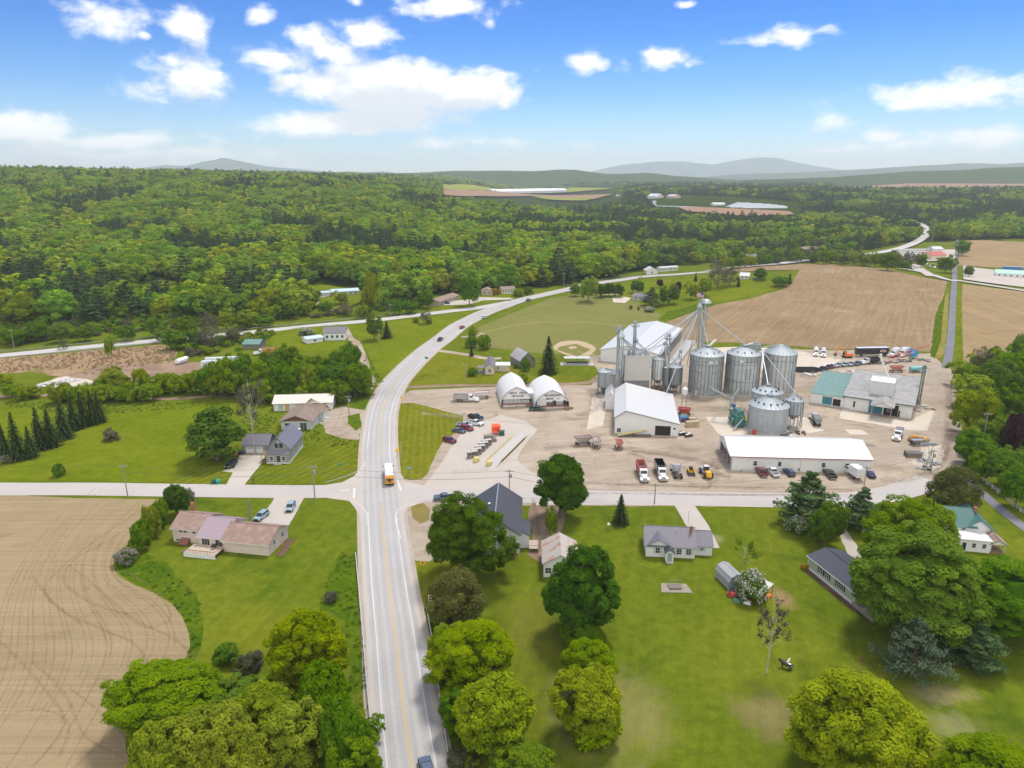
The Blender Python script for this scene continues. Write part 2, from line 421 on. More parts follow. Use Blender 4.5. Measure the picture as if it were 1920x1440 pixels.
def soft_mat(name, col, dens=.6, ns=.25, stretch=.08, rough=.95, lo=.35, hi=.6):
    """worn marks: fade out across the ribbon and break up along it"""
    if name in MATS: return MATS[name]
    m, n, b = newmat(name)
    uv = n.node('ShaderNodeUVMap'); s_ = n.node('ShaderNodeSeparateXYZ'); n.link(uv.outputs[0], s_.inputs[0])
    e = n.math('ABSOLUTE', n.math('SUBTRACT', s_.outputs[0], .5))
    tc = n.node('ShaderNodeTexCoord')
    f = n.noise(n.vmath('MULTIPLY', uv.outputs[0], (1.5, stretch, 1)), 1.0, 3, .6); f2 = n.noise(tc.outputs['Object'], ns*6, 4, .6)
    k = n.math('MULTIPLY', n.ramp(e, .5, .1, 0, 1, True), n.ramp(n.math('ADD', n.math('MULTIPLY', f, .6), n.math('MULTIPLY', f2, .4)), lo, hi, 0, dens))
    b.inputs['Base Color'].default_value = (*col, 1); b.inputs['Roughness'].default_value = rough; b.inputs['Specular IOR Level'].default_value = .1
    n.link(k, b.inputs['Alpha'])
    MATS[name] = m; return m
GR = ground_mat('grass_lawn', (.100,.140,.008), (.142,.168,.013), (.064,.105,.007), s1=.03, s2=.45, fine=.28, ang=PI/2-.25, across=.45, along=.02, kst=.16,
   patches=[(1140,1330,130,90,(.26,.23,.09),.8),(1000,1180,60,80,(.19,.17,.03),.6),(1440,1340,70,50,(.26,.19,.10),.75),(1465,1120,26,22,(.34,.22,.12),.95),(1760,1300,60,26,(.34,.28,.16),.8),
            (1720,1230,90,36,(.18,.13,.06),.6),(1560,1260,80,40,(0.082,0.112,0.0048),.5),(850,1180,30,60,(.22,.18,.06),.7),(500,1110,22,20,(0.051,0.102,0.0032),.6),(470,1180,70,60,(0.173,0.177,0.0120),.6),
            (1330,1010,30,10,(.36,.30,.18),.7),(1190,950,14,6,(.25,.2,.1),.5),(1790,1360,60,30,(.30,.28,.14),.6),(640,1330,60,60,(0.051,0.074,0.0048),.8),(1140,680,40,8,(.42,.34,.24),.7)])
# base ground
xs = []; x = -12000.0
def axis(lo_far, lo, hi, hi_far, d):
    a = []; v = lo; s_ = d
    while v > lo_far: a.append(v); v -= s_; s_ *= 1.18
    a.append(lo_far); a.reverse(); a = a[:-1]
    v = lo
    while v < hi: a.append(v); v += d
    s_ = d
    while v < hi_far: a.append(v); v += s_; s_ *= 1.18
    a.append(hi_far); return a
X = axis(-20000, -620, 620, 20000, 14.0); Y = axis(-600, 330-14*20, 1250, 26000, 14.0)
vs = [(x, y, T(x, y)) for y in Y for x in X]; nx = len(X)
fs = [(j*nx+i, j*nx+i+1, (j+1)*nx+i+1, (j+1)*nx+i) for j in range(len(Y)-1) for i in range(nx-1)]
m_far = ground_mat('ground_meadow', (0.087,0.121,0.0056), (0.128,0.149,0.0080), (0.051,0.084,0.0048), s1=.012, s2=.2, fine=.25)
mg = MB().add(vs, fs).build('ground', [GR]); mg['kind'] = 'structure'
# forest floor under the woods and beyond
FL = ground_mat('forest_floor', (0.020,0.042,0.0032), (0.036,0.060,0.0048), (0.046,0.047,0.0080), s1=.02, s2=.3, fine=.3)
FARW = [(-1200,640),(0,610),(150,612),(300,600),(420,598),(560,590),(620,575),(700,580),(790,560),(880,548),(960,545),(1100,528),(1230,500),(1330,494),(1440,488),(1560,478),(1640,470),(1680,455),(1790,452),(1930,448),(2600,445)]
fl = [G(*p) for p in FARW]
fl = fl+[(19000, 3000), (19000, 25000), (-19000, 25000), (-19000, 800)]
vs = []
def floor_grid():
    X2 = axis(-19500, -700, 700, 19500, 22.0); Y2 = axis(300, 420, 1600, 25500, 22.0)
    keep = {}; V = []; FS = []
    def inq(x, y): return inside(x, y, fl)
    idx = {}
    def vid(i, j):
        if (i, j) not in idx:
            idx[(i, j)] = len(V); x = X2[i]; y = Y2[j]; V.append((x, y, T(x, y)+.12+max(0, y-400)*.0008))
        return idx[(i, j)]
    for j in range(len(Y2)-1):
        for i in range(len(X2)-1):
            if inq((X2[i]+X2[i+1])/2, (Y2[j]+Y2[j+1])/2): FS.append((vid(i, j), vid(i+1, j), vid(i+1, j+1), vid(i, j+1)))
    return V, FS
V_, F_ = floor_grid(); o = MB().add(V_, F_).build('forest_floor', [FL]); o['kind'] = 'structure'
# ---- materials of the ground
M_yard = ground_mat('gravel_yard', (0.446,0.375,0.294), (0.365,0.294,0.225), (0.275,0.214,0.154), s1=.06, s2=.7, ang=.25, across=.35, along=.05, kst=.22, fine=.12)
M_pave = ground_mat('pale_asphalt', (.475,.430,.385), (.43,.385,.335), None, s1=.05, s2=1.0, fine=.07)
M_conc = ground_mat('concrete_apron', (.56,.50,.42), (.50,.44,.36), (.40,.34,.27), s1=.08, s2=.6, fine=.10)
M_soil = ground_mat('tilled_soil', (0.310,0.226,0.132), (0.252,0.177,0.099), (0.353,0.272,0.162), s1=.02, s2=.25, ang=math.atan2(135, 77), across=.5, along=.02, kst=.26, fine=.14)
M_soil2 = ground_mat('tilled_soil_left', (0.346,0.268,0.156), (0.290,0.219,0.123), (0.251,0.183,0.102), s1=.025, s2=.3, ang=0.0, across=1.3, along=.018, kst=.24, fine=.12)
M_soil3 = ground_mat('tilled_soil_far', (0.335,0.242,0.135), (0.288,0.209,0.111), (0.251,0.180,0.090), s1=.02, s2=.2, ang=PI/2-.1, across=.3, along=.01, kst=.2, fine=.08)
M_tall = ground_mat('tall_grass', (0.046,0.098,0.0040), (0.087,0.130,0.0060), (0.153,0.149,0.0200), s1=.12, s2=1.2, fine=.45)
M_straw = ground_mat('dry_reeds', (.38,.26,.155), (.30,.215,.12), (0.112,0.121,0.0120), s1=.05, s2=.8, ang=PI/2, across=.7, along=.3, kst=.3, fine=.3)
M_dirt = ground_mat('bare_dirt', (.30,.215,.15), (.20,.14,.095), (.36,.27,.19), s1=.08, s2=.8, fine=.25)
M_dark = ground_mat('dark_earth', (.11,.07,.045), (.16,.11,.07), None, s1=.2, s2=1.5, fine=.4)
M_mow = ground_mat('mown_lawn', (0.092,0.126,0.0044), (0.133,0.149,0.0056), (0.066,0.098,0.0040), s1=.05, s2=.5, mow=(math.radians(62), 2.6, .3), fine=.2)
M_mow2 = ground_mat('mown_lawn_wide', (0.112,0.135,0.0048), (0.153,0.158,0.0080), (0.076,0.102,0.0040), s1=.05, s2=.5, mow=(math.radians(28), 3.4, .38), fine=.2)
M_mow3 = ground_mat('mown_verge', (0.112,0.135,0.0056), (0.158,0.158,0.0088), (0.087,0.107,0.0048), s1=.05, s2=.5, mow=(math.radians(96), 2.2, .36), fine=.2)
M_ball = ground_mat('ball_field_grass', (.158,.166,.045), (.188,.182,.062), (.125,.142,.030), s1=.02, s2=.4, fine=.15)
M_hay = ground_mat('hay_meadow', (.104,.142,.005), (.140,.170,.008), (.160,.178,.012), s1=.03, s2=.35, fine=.22)
M_infield = ground_mat('infield_clay', (.46,.36,.24), (.40,.30,.19), None, s1=.2, s2=1, fine=.08)
M_brown = ground_mat('dry_grass', (.23,.185,.06), (.18,.15,.045), None, s1=.2, s2=1, fine=.15)
# ---- yard
sheet('gravel_yard', [(737,748),(770,732),(900,726),(1000,724),(1108,722),(1122,700),(1118,690),(1100,674),(1080,668),(1112,662),(1135,664),(1240,640),(1300,628),(1330,652),(1420,652),(1560,657),(1640,656),(1700,664),(1745,662),(1768,684),(1790,690),(1792,720),(1800,780),(1806,840),(1810,865),(1790,885),(1762,905),(1725,915),(1650,935),(1500,950),(1000,948),(880,950),(850,1045),(812,1054),(775,1052),(760,965),(735,920),(760,900),(790,850)], M_yard, .02, .6)
sheet('yard_pavement', [(792,925),(800,905),(838,868),(862,835),(885,815),(905,800),(950,780),(1000,792),(1012,806),(985,835),(975,870),(1010,890),(1090,905),(1400,915),(1640,918),(1740,912),(1760,905),(1745,900),(1700,890),(1640,915)], M_pave, .045, .3) if 0 else None
sheet('yard_pavement', [(780,922),(800,905),(828,868),(846,838),(866,812),(890,795),(940,778),(985,790),(1008,806),(985,832),(968,862),(1000,888),(1060,905),(1060,925),(900,930)], M_pave, .045, .3)
sheet('concrete_apron', [(1335,652),(1400,650),(1480,655),(1548,668),(1580,675),(1562,683),(1520,695),(1488,700),(1400,690),(1330,672)], M_conc, .05, .1)
sheet('concrete_apron', [(1323,782),(1398,783),(1402,812),(1370,822),(1345,812)], M_conc, .05, .05)
sheet('concrete_apron', [(1573,785),(1580,766),(1700,792),(1745,770),(1752,772),(1738,808),(1700,806),(1640,795)], M_conc, .05, .2)
sheet('concrete_apron', [(1584,805),(1618,806),(1630,816),(1594,815)], M_conc, .05, .1)
sheet('concrete_apron', [(1112,740),(1142,741),(1130,800),(1100,806)], M_conc, .05, .2)
sheet('concrete_apron', [(1482,785),(1510,782),(1545,808),(1480,818)], M_conc, .055, .5)
sheet('limestone_patch', [(1700,855),(1740,835),(1765,835),(1768,865),(1755,880),(1715,872)], M_conc, .06, 1.2)
# ---- lawns on the yard
sheet('verge_lawn', [(748,757),(770,755),(800,762),(868,780),(868,800),(850,815),(838,822),(828,832),(812,862),(800,890),(790,899),(768,900),(748,892),(740,868),(738,820),(742,780)], M_mow3, .07, .4)
sheet('lawn_island', [(770,947),(795,944),(806,955),(804,975),(788,982),(774,970)], M_brown, .07, .2)
sheet('verge_lawn', [(772,1056),(800,1053),(850,1050),(860,1100),(800,1115),(790,1180),(770,1090)], M_mow3, .07, .4)
# ---- fields
LF = [(-60,925),(150,934),(298,937),(286,960),(262,990),(238,1022),(216,1040),(212,1062),(222,1080),(250,1097),(290,1112),(322,1133),(342,1155),(354,1182),(356,1208),(350,1232),(325,1250),(268,1290),(240,1340),(235,1400),(250,1470),(-300,1600),(-420,925)]
lf_w = [P(*p) for p in LF]
sheet('ploughed_field', lf_w, M_soil2, .03, .3, world=True)
RF = [(1222,617),(1255,602),(1300,585),(1345,571),(1410,560),(1440,550),(1468,543),(1484,532),(1490,520),(1500,507),(1440,507),(1360,512),(1340,506),(1420,501),(1500,495),(1560,496),(1640,503),(1700,514),(1745,523),(1776,528),(1768,560),(1758,600),(1752,640),(1744,660),(1690,658),(1620,654),(1560,656),(1500,650),(1420,645),(1340,642),(1290,640)]
sheet('ploughed_field', RF, M_soil, .06, .8)
sheet('ploughed_field', [(1805,533),(1920,547),(2100,565),(2200,720),(1960,730),(1800,700),(1800,600)], M_soil3, .05, .5)
sheet('ploughed_field', [(1806,448),(1920,455),(2100,458),(2150,520),(1920,505),(1860,502),(1795,498),(1797,480)], M_soil3, .06, 1)
# field marks that follow the curved boundary of the left field
M_track = soft_mat('wheel_mark', (.24,.165,.09), .28, .25, .15)
M_tracklt = soft_mat('pale_wheel_mark', (.45,.345,.23), .4, .25, .15)
bw = [Vector(P(*p)) for p in [(320,937),(298,950),(272,985),(245,1020),(224,1043),(222,1062),(232,1076),(256,1090),(294,1106),(326,1128),(346,1152),(357,1180),(360,1208),(354,1234),(328,1256),(275,1296),(248,1345),(244,1410)]]
def off_curve(c, d):
    out = []
    for i, p in enumerate(c):
        t = (c[min(i+1, len(c)-1)]-c[max(i-1, 0)]).normalized(); out.append(p+Vector((t.y, -t.x))*d)
    return out
sp_b = spline(bw, 2.0)
def smooth_c(c, k):
    for _ in range(k): c = [c[0]]+[(c[i-1]+c[i]*2+c[i+1])/4 for i in range(1, len(c)-1)]+[c[-1]]
    return c
random.seed(5)
for k in range(30):
    d = (1.2+k*0.95+random.uniform(-.2, .2)); c = smooth_c(off_curve(sp_b, d), 4+k*6)
    a = random.randint(0, 12); b_ = len(c)-random.randint(0, 10)
    ribbon('furrow', c[a:b_], random.uniform(.35, .6), M_track if k % 3 else M_tracklt, .045+.0015*k, world=True, step=3, sm=False)
for k, (pts, w_) in enumerate([([(130,1060),(180,1100),(250,1160),(330,1200),(360,1240),(350,1290),(300,1360),(250,1440)],.8),([(60,1080),(110,1140),(190,1180),(255,1210),(280,1270),(250,1330),(180,1400),(120,1460)],.8),
      ([(290,960),(210,1010),(140,1050),(120,1090),(170,1130),(240,1150),(290,1135),(300,1115)],.9),([(250,965),(170,1020),(95,1085),(90,1120),(150,1170)],.7),([(0,1200),(90,1300),(120,1360),(60,1440)],.7),([(20,1340),(80,1330),(130,1360),(110,1420)],.7),
      ([(230,1420),(160,1380),(120,1300),(60,1240)],.6),([(255,1400),(180,1330),(130,1290)],.5),([(120,1060),(190,1062),(260,1085),(310,1130),(318,1165),(280,1180),(230,1150)],.6)]):
    ribbon('wheel_track', pts, w_*1.1, M_track, .10+.002*k, step=2)
# ---- green strips and special ground
sheet('tall_grass_strip', [(216,1050),(270,1040),(310,1050),(330,1078),(352,1098),(374,1125),(382,1160),(380,1200),(366,1238),(345,1262),(352,1225),(357,1190),(345,1155),(325,1130),(292,1108),(250,1092),(225,1075)], M_tall, .05, .6)
sheet('tall_grass_strip', [(640,1035),(664,1040),(672,1100),(690,1300),(700,1440),(640,1440),(655,1250),(650,1160),(600,1145),(606,1100)], M_tall, .05, .8)
sheet('tall_grass_strip', [(806,1130),(826,1120),(850,1200),(900,1440),(845,1440),(812,1200)], M_tall, .05, .8)
sheet('hay_meadow', [(-40,902),(-40,880),(60,850),(110,825),(160,800),(205,782),(232,768),(300,762),(380,758),(440,762),(440,800),(420,850),(370,895),(330,904),(180,903)], M_hay, .05, .5)
sheet('hay_meadow', [(-60,770),(-60,832),(0,842),(60,800),(90,762),(40,766)], M_hay, .05, .5)
sheet('mown_lawn', [(300,905),(360,880),(396,858),(440,856),(446,880),(424,908),(380,908)], M_mow, .055, .3)
sheet('mown_lawn', [(462,906),(500,868),(540,872),(570,838),(600,824),(672,826),(676,850),(672,878),(655,892),(600,905),(540,910),(500,911)], M_mow, .06, .3)
sheet('mown_lawn', [(668,780),(688,775),(706,735),(700,720),(668,740),(650,790)], M_tall, .05, .4)
sheet('mown_lawn', [(780,688),(800,676),(815,655),(822,654),(900,668),(960,690),(1000,706),(1090,706),(1120,712),(1108,719),(900,720),(775,726),(766,722)], M_mow2, .06, .3)
sheet('mown_lawn', [(652,612),(700,604),(790,598),(850,592),(862,596),(858,604),(820,632),(760,672),(722,714),(708,716),(700,690),(690,662),(672,640)], M_hay, .06, .4)
sheet('ball_field', [(880,650),(874,628),(900,612),(960,588),(1030,560),(1075,553),(1180,560),(1240,590),(1225,618),(1180,640),(1130,665),(1110,668),(1000,662),(920,652)], M_ball, .06, .4)
sheet('mown_lawn', [(1080,548),(1140,532),(1210,530),(1290,522),(1360,512),(1420,513),(1468,540),(1440,548),(1400,556),(1330,570),(1250,600),(1180,590)], M_hay, .05, .5)
sheet('tall_grass_strip', [(1238,598),(1250,585),(1290,576),(1330,562),(1338,572),(1300,584),(1262,598)], M_tall, .09, .5)
sheet('mown_lawn', [(840,586),(880,579),(930,568),(968,559),(960,552),(900,548),(840,560),(815,578)], M_hay, .06, .3)
# baseball diamond
cx, cy = P(1082, 668)
home = Vector(P(1086,673)); first = Vector(P(1117,656)); second = Vector(P(1075,643)); third = Vector(P(1040,656))
sheet('baseball_infield', [tuple(v) for v in spline([home, first, Vector(P(1105,645)), Vector(P(1082,639)), Vector(P(1052,641)), Vector(P(1036,652)), third], 3, True)], M_infield, .08, .1, world=True)
sheet('baseball_grass', [P(1083,669),(P(1107,656)),(P(1080,645)),(P(1050,650)),P(1044,656)], M_ball, .11, .1, world=True)
sheet('pitching_mound', [(1068,650),(1080,650),(1082,653),(1072,655),(1065,653)], M_infield, .14, .1)
ribbon('warning_track', [(880,629),(915,622),(960,612),(1010,606),(1060,605),(1120,607),(1186,614)], 1.4, ground_mat('yellow_strip', (.31,.30,.07), (.27,.26,.06), s2=1, fine=.1), .12, step=3)
sheet('reed_bed', [(-60,672),(0,672),(120,662),(200,655),(300,647),(330,650),(240,672),(160,690),(80,694),(30,700),(-60,700)], M_straw, .06, 1.5)
sheet('reed_bed', [(120,683),(230,668),(330,655),(330,672),(240,684),(150,700),(110,706),(40,694)], M_straw, .07, 1.5)
sheet('bare_dirt', [(108,706),(150,698),(180,686),(250,681),(330,676),(380,680),(395,700),(330,720),(220,712),(140,726),(80,722)], M_dirt, .08, .8)
sheet('rubble_patch', [(80,718),(120,706),(160,710),(180,716),(140,726),(95,726)], M_conc, .10, 1.5)
sheet('tall_grass_strip', [(1754,590),(1764,566),(1771,560),(1764,640),(1752,672),(1744,668)], M_tall, .07, .6)
sheet('dry_verge', [(1771,560),(1779,545),(1777,600),(1772,660),(1764,672),(1752,672),(1764,640)], ground_mat('dry_verge', (0.204,0.177,0.0200),(.25,.21,.08),(0.122,0.140,0.0080),s1=.1,s2=1,fine=.3), .07, .5)
sheet('tall_grass_strip', [(1793,545),(1803,545),(1804,600),(1806,680),(1792,690),(1788,670),(1792,610)], M_hay, .07, .5)
# distant fields
M_ff1 = ground_mat('distant_green_field', (0.204,0.223,0.0200), (.24,.26,.07), s1=.004, s2=.02, fine=.05)
M_ff2 = ground_mat('distant_soil', (.30,.19,.13), (.26,.165,.11), s1=.004, s2=.02, fine=.05)
sheet('distant_field', [(824,350),(900,349),(1000,352),(1080,356),(1150,358),(1100,362),(960,361),(830,360)], M_ff1, .3, 6)
sheet('distant_field', [(826,361),(960,362),(1150,368),(1110,378),(1000,371),(835,370)], M_ff2, .3, 6)
sheet('distant_field', [(990,371),(1110,376),(1100,381),(1020,378)], M_ff1, .35, 6)
sheet('distant_field', [(1270,392),(1400,396),(1480,400),(1490,406),(1400,409),(1290,400)], M_ff2, .3, 4)
sheet('distant_field', [(1700,352),(1920,346),(2100,344),(2100,354),(1920,356),(1760,360),(1560,360)], M_ff2, .5, 10)
sheet('distant_field', [(925,336.5),(1010,336.5),(1020,339),(935,339)], M_ff1, .5, 20)
sheet('distant_field', [(860,550),(900,546),(905,552),(870,556)], M_hay, .2, 1) if 0 else None
sheet('clearing', [(232,545),(300,525),(330,530),(340,545),(420,548),(490,560),(480,570),(420,572),(330,562),(260,560)], M_hay, .22, 1.5)
sheet('clearing', [(575,540),(600,535),(680,545),(690,558),(660,575),(620,582),(598,570),(570,565)], M_hay, .22, 1.5)
sheet('mown_lawn', [(500,625),(560,615),(640,608),(652,630),(640,655),(560,660),(510,650)], M_hay, .08, 1)
# ---- roads
M_main = road_mat('main_road_asphalt', (.415,.400,.385), (.43,.395,.355), .30, .095)
M_side = road_mat('side_road_asphalt', (.430,.400,.370), (.45,.405,.355), .10, .05)
M_up = road_mat('upper_road_asphalt', (.46,.44,.42), (.44,.40,.35), .15, .06)
M_bike = ground_mat('path_asphalt', (.20,.20,.225), (.17,.17,.19), s1=.1, s2=1, fine=.08)
MAIN = [(788,1560),(772,1440),(754,1307),(741,1191),(729,1098),(717.5,981),(712,905),(710,845),(712,800),(716,772),(724,748),(738,722),(758,698),(782,674),(806,653),(832,634),(858,613),(885,598),(915,584),(950,572),(985,561),(1025,552),(1065,543),(1110,533),(1160,526),(1210,519),(1270,515),(1330,510)]
ribbon('main_road_shoulder', MAIN[:20], 12.4, M_conc and ground_mat('gravel_shoulder', (.42,.37,.31), (.36,.31,.25), None, s1=.1, s2=1.2, fine=.15), .075, step=2)
ribbon('main_road', MAIN, 10.6, M_main, .085, step=2)
def offr(px, d, z0=0): 
    c = spline([G(*p) for p in px], 2.0); return off_curve(c, d)
M_white = ground_mat('white_road_paint', (.66,.66,.64), (.58,.58,.56), s2=3, fine=.05)
M_yel = ground_mat('yellow_road_paint', (.62,.40,.10), (.52,.36,.13), s2=3, fine=.08)
cl = spline([G(*p) for p in MAIN], 2.0)
def seg(c, y0, y1): return [p for p in c if y0 <= p.y <= y1]
JN = (165, 200)
eL = off_curve(cl, -3.45); eR = off_curve(cl, 3.45)
ribbon('edge_line', seg(eL, 60, 166), .16, M_white, .10, world=True, sm=False)
ribbon('edge_line', seg(eL, 207, 330), .16, M_white, .10, world=True, sm=False)
ribbon('edge_line', seg(eR, 60, 163), .16, M_white, .10, world=True, sm=False)
ribbon('edge_line', seg(eR, 197, 330), .16, M_white, .10, world=True, sm=False)
for d in (-.13, .13):
    ribbon('centre_line', seg(off_curve(cl, d), 60, 172), .12, M_yel, .10, world=True, sm=False)
    ribbon('centre_line', seg(off_curve(cl, d), 200, 480), .12, M_yel, .10, world=True, sm=False)
ribbon('side_road', [(-300,914),(0,917),(150,917),(300,919),(450,921),(560,922),(640,921),(700,918)], 8.2, M_side, .08, step=3)
ribbon('side_road', [(722,922),(800,928),(900,930),(1100,932),(1300,935),(1480,938),(1580,938),(1650,930),(1710,915),(1745,900)], 8.2, M_side, .08, step=3)
sheet('junction', [(640,905),(664,893),(678,876),(684,850),(740,850),(746,882),(762,903),(800,912),(800,940),(765,952),(752,972),(748,1000),(680,1000),(674,965),(655,940),(600,932),(600,911)], M_pave, .078, .2)
ribbon('junction_line', [(752,1010),(744,985),(742,970),(748,955),(765,945),(797,935)], .16, M_white, .105)
ribbon('junction_line', [(688,985),(687,962),(678,950),(664,940)], .16, M_white, .105)
ribbon('junction_line', [(684,865),(682,875),(670,884),(650,893),(610,905)], .16, M_white, .105)
sheet('stop_line', [(662,916),(667,916),(665,935),(662,935)], M_white, .11, 0)
sheet('stop_line', [(744,900),(747,900),(754,921),(750,921)], M_white, .11, 0)
sheet('turn_arrow', [(638,919),(650,919),(654,916),(654,923),(650,921.5),(638,922)], M_conc, .11, 0)
ribbon('pavement_strip', [(1005,945),(1150,944),(1300,946),(1450,949)], 1.6, M_conc, .07)
ribbon('upper_road', [(-200,684),(0,667),(150,652),(300,638),(420,628),(520,618),(600,610),(700,601),(800,589),(850,583),(900,577),(960,566)], 9.0, M_up, .08, step=3)
ribbon('far_road', [(1330,510),(1420,500),(1500,492),(1600,482),(1660,474),(1700,464),(1725,452),(1738,440),(1736,430),(1722,422),(1700,417),(1675,414)], 11, M_up, .25, step=6)
ribbon('cross_road', [(1690,505),(1770,524),(1800,528),(1920,546),(2100,572)], 6.5, M_up, .2, step=5)
sheet('car_park', [(1700,497),(1725,497),(1745,513),(1755,520),(1735,519),(1715,508)], M_pave, .2, .5)
sheet('car_park', [(1806,500),(1830,504),(1900,512),(1960,530),(1920,540),(1840,530),(1806,525)], M_bike and M_pave, .2, .5)
sheet('storage_yard', [(1680,470),(1790,470),(1790,488),(1740,492),(1690,488)], M_pave, .2, .5)
ribbon('bike_path', [(1774,690),(1781,650),(1785,600),(1787,560),(1790,500),(1793,465),(1795,450)], 3.6, M_bike, .14, step=4)
ribbon('bike_path', [(1790,880),(1815,900),(1838,922),(1870,950),(1900,974),(1960,1018)], 2.8, M_bike, .07, step=3)
ribbon('farm_lane', [(-40,745),(60,743),(150,739),(300,748),(400,743),(450,744),(560,738),(640,733),(700,728),(745,727),(850,723),(1000,722),(1100,718),(1120,708)], 3.6, M_dirt, .065, step=3)
ribbon('gravel_drive', [(668,640),(680,668),(690,700),(703,722)], 3.6, M_yard, .07, step=3)
sheet('gravel_drive', [(640,612),(652,614),(664,635),(674,640),(680,650),(670,652),(660,645),(655,640)], M_yard, .075, .4)
ribbon('gravel_drive', [(812,657),(840,660),(880,666),(910,672),(940,672)], 4, M_yard, .07, step=3)
ribbon('gravel_drive', [(865,632),(885,632),(905,625)], 3, M_yard, .07, step=3)
ribbon('gravel_drive', [(385,563),(430,564),(490,566)], 4, M_yard, .3, step=3)
ribbon('gravel_drive', [(623,584),(605,577),(592,568),(600,560),(620,556)], 3.6, M_yard, .3, step=3)
ribbon('gravel_drive', [(1080,548),(1120,553),(1160,553)], 3.2, M_yard, .12, step=3)
sheet('gravel_drive', [(1148,560),(1170,557),(1184,560),(1172,569),(1150,568)], M_conc, .13, .2)
sheet('gravel_drive', [(884,562),(900,558),(955,559),(965,562),(905,564),(885,570),(870,572),(830,573),(845,565)], M_pave, .1, .3)
sheet('driveway', [(450,852),(498,852),(493,866),(457,911),(423,911),(437,886)], M_pave, .085, .15)
sheet('parking_pad', [(417,884),(430,878),(445,880),(436,886)], M_pave, .075, .1)
sheet('driveway', [(516,932),(572,931),(548,975),(528,1008),(500,1010),(475,978),(488,975)], M_pave, .085, .2)
sheet('driveway', [(1264,947),(1302,947),(1328,985),(1349,1028),(1325,1028),(1290,992)], M_pave, .085, .1)
sheet('dirt_drive', [(998,935),(1060,935),(1058,975),(1048,1010),(1030,1030),(1012,1055),(990,1040),(1000,1010),(990,965)], M_dirt, .06, .5)
sheet('dirt_drive', [(600,775),(640,762),(690,770),(680,790),(672,825),(640,822),(612,812),(606,795)], M_yard, .06, .5)
sheet('lawn_island', [(652,780),(674,775),(678,800),(668,808),(652,795)], M_tall, .08, .3)
sheet('driveway', [(1570,990),(1584,988),(1608,1025),(1620,1050),(1600,1058),(1580,1020)], M_pave, .07, .3)
M_wear = soft_mat('yard_wear', (.20,.15,.105), .6, .12, .02, lo=.4, hi=.65)
M_wearl = soft_mat('yard_wear_pale', (.56,.48,.39), .6, .12, .02, lo=.4, hi=.65)
for k, (pts, w_, lt) in enumerate([([(790,775),(860,780),(950,790),(1040,800),(1090,835)],5,1),([(760,757),(800,772),(850,785),(905,790)],3,0),([(1020,840),(1100,835),(1200,845),(1300,862),(1350,880)],6,0),
     ([(1180,848),(1240,870),(1330,885),(1370,895)],4,0),([(1010,905),(1150,908),(1300,912),(1600,920)],3,0),([(1080,780),(1120,760),(1110,730)],7,0),([(1310,850),(1400,840),(1500,835),(1600,830),(1680,850),(1740,880)],5,1),
     ([(1270,770),(1330,765),(1400,770)],7,0),([(1490,700),(1520,730),(1510,760)],6,1),([(1640,870),(1700,850),(1760,800),(1765,740),(1760,690)],8,1),([(1650,900),(1700,900),(1760,870),(1780,800),(1778,720)],4,0),
     ([(1070,925),(1180,925),(1350,928),(1600,930)],2,0),([(850,885),(900,880),(960,860)],5,1),([(1100,850),(1200,880),(1250,900)],4,1),([(1300,695),(1310,720),(1300,750)],5,0),
     ([(1340,860),(1345,885),(1335,905)],5,0),([(1480,860),(1560,835),(1640,835)],4,0),([(1000,935),(1010,990),(1000,1030)],1.6,0),([(1040,935),(1042,990),(1025,1030)],1.6,0),([(1020,935),(1026,990),(1012,1030)],1.2,0)]):
    ribbon('wheel_track', pts, w_, M_wearl if lt else M_wear, .095+.003*k, step=3)
# ================================================================== vegetation
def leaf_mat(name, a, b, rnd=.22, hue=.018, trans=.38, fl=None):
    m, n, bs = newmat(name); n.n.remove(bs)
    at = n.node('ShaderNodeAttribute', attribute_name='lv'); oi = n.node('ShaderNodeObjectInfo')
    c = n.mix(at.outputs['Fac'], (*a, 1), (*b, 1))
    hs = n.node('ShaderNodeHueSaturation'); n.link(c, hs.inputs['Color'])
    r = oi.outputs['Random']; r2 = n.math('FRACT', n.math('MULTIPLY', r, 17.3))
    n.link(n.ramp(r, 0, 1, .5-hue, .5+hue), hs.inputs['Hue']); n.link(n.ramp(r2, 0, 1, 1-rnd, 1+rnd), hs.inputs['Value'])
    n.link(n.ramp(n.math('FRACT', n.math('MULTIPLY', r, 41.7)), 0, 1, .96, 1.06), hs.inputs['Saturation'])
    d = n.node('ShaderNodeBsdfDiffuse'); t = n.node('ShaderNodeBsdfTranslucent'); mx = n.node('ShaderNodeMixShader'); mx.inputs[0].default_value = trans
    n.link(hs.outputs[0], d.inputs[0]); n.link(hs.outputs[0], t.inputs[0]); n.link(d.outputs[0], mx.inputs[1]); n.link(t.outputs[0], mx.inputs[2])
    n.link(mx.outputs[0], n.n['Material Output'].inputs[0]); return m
L_maple = leaf_mat('leaf_maple', (.042,.100,.008), (.100,.200,.016))
L_light = leaf_mat('leaf_light', (.125,.195,.006), (.290,.360,.014), .12)
L_mid = leaf_mat('leaf_mid', (.070,.150,.007), (.160,.265,.012), .16)
L_for = leaf_mat('leaf_forest', (.105,.195,.014), (.235,.350,.026), .30, .022)
L_for2 = leaf_mat('leaf_forest_yellow', (.19,.265,.014), (.35,.41,.026), .22, .02)
L_pine = leaf_mat('needle_pine', (.036,.078,.026), (.100,.155,.055), .18, .015, .12)
L_spru = leaf_mat('needle_spruce', (.024,.045,.014), (.065,.092,.028), .15, .02, .1)
L_blue = leaf_mat('needle_blue', (.055,.095,.055), (.105,.155,.085), .1, .01, .1)
L_gray = leaf_mat('leaf_grey', (.10,.095,.055), (.17,.16,.10), .2, .02)
L_brwn = leaf_mat('leaf_bronze', (.095,.110,.030), (.170,.185,.055), .1)
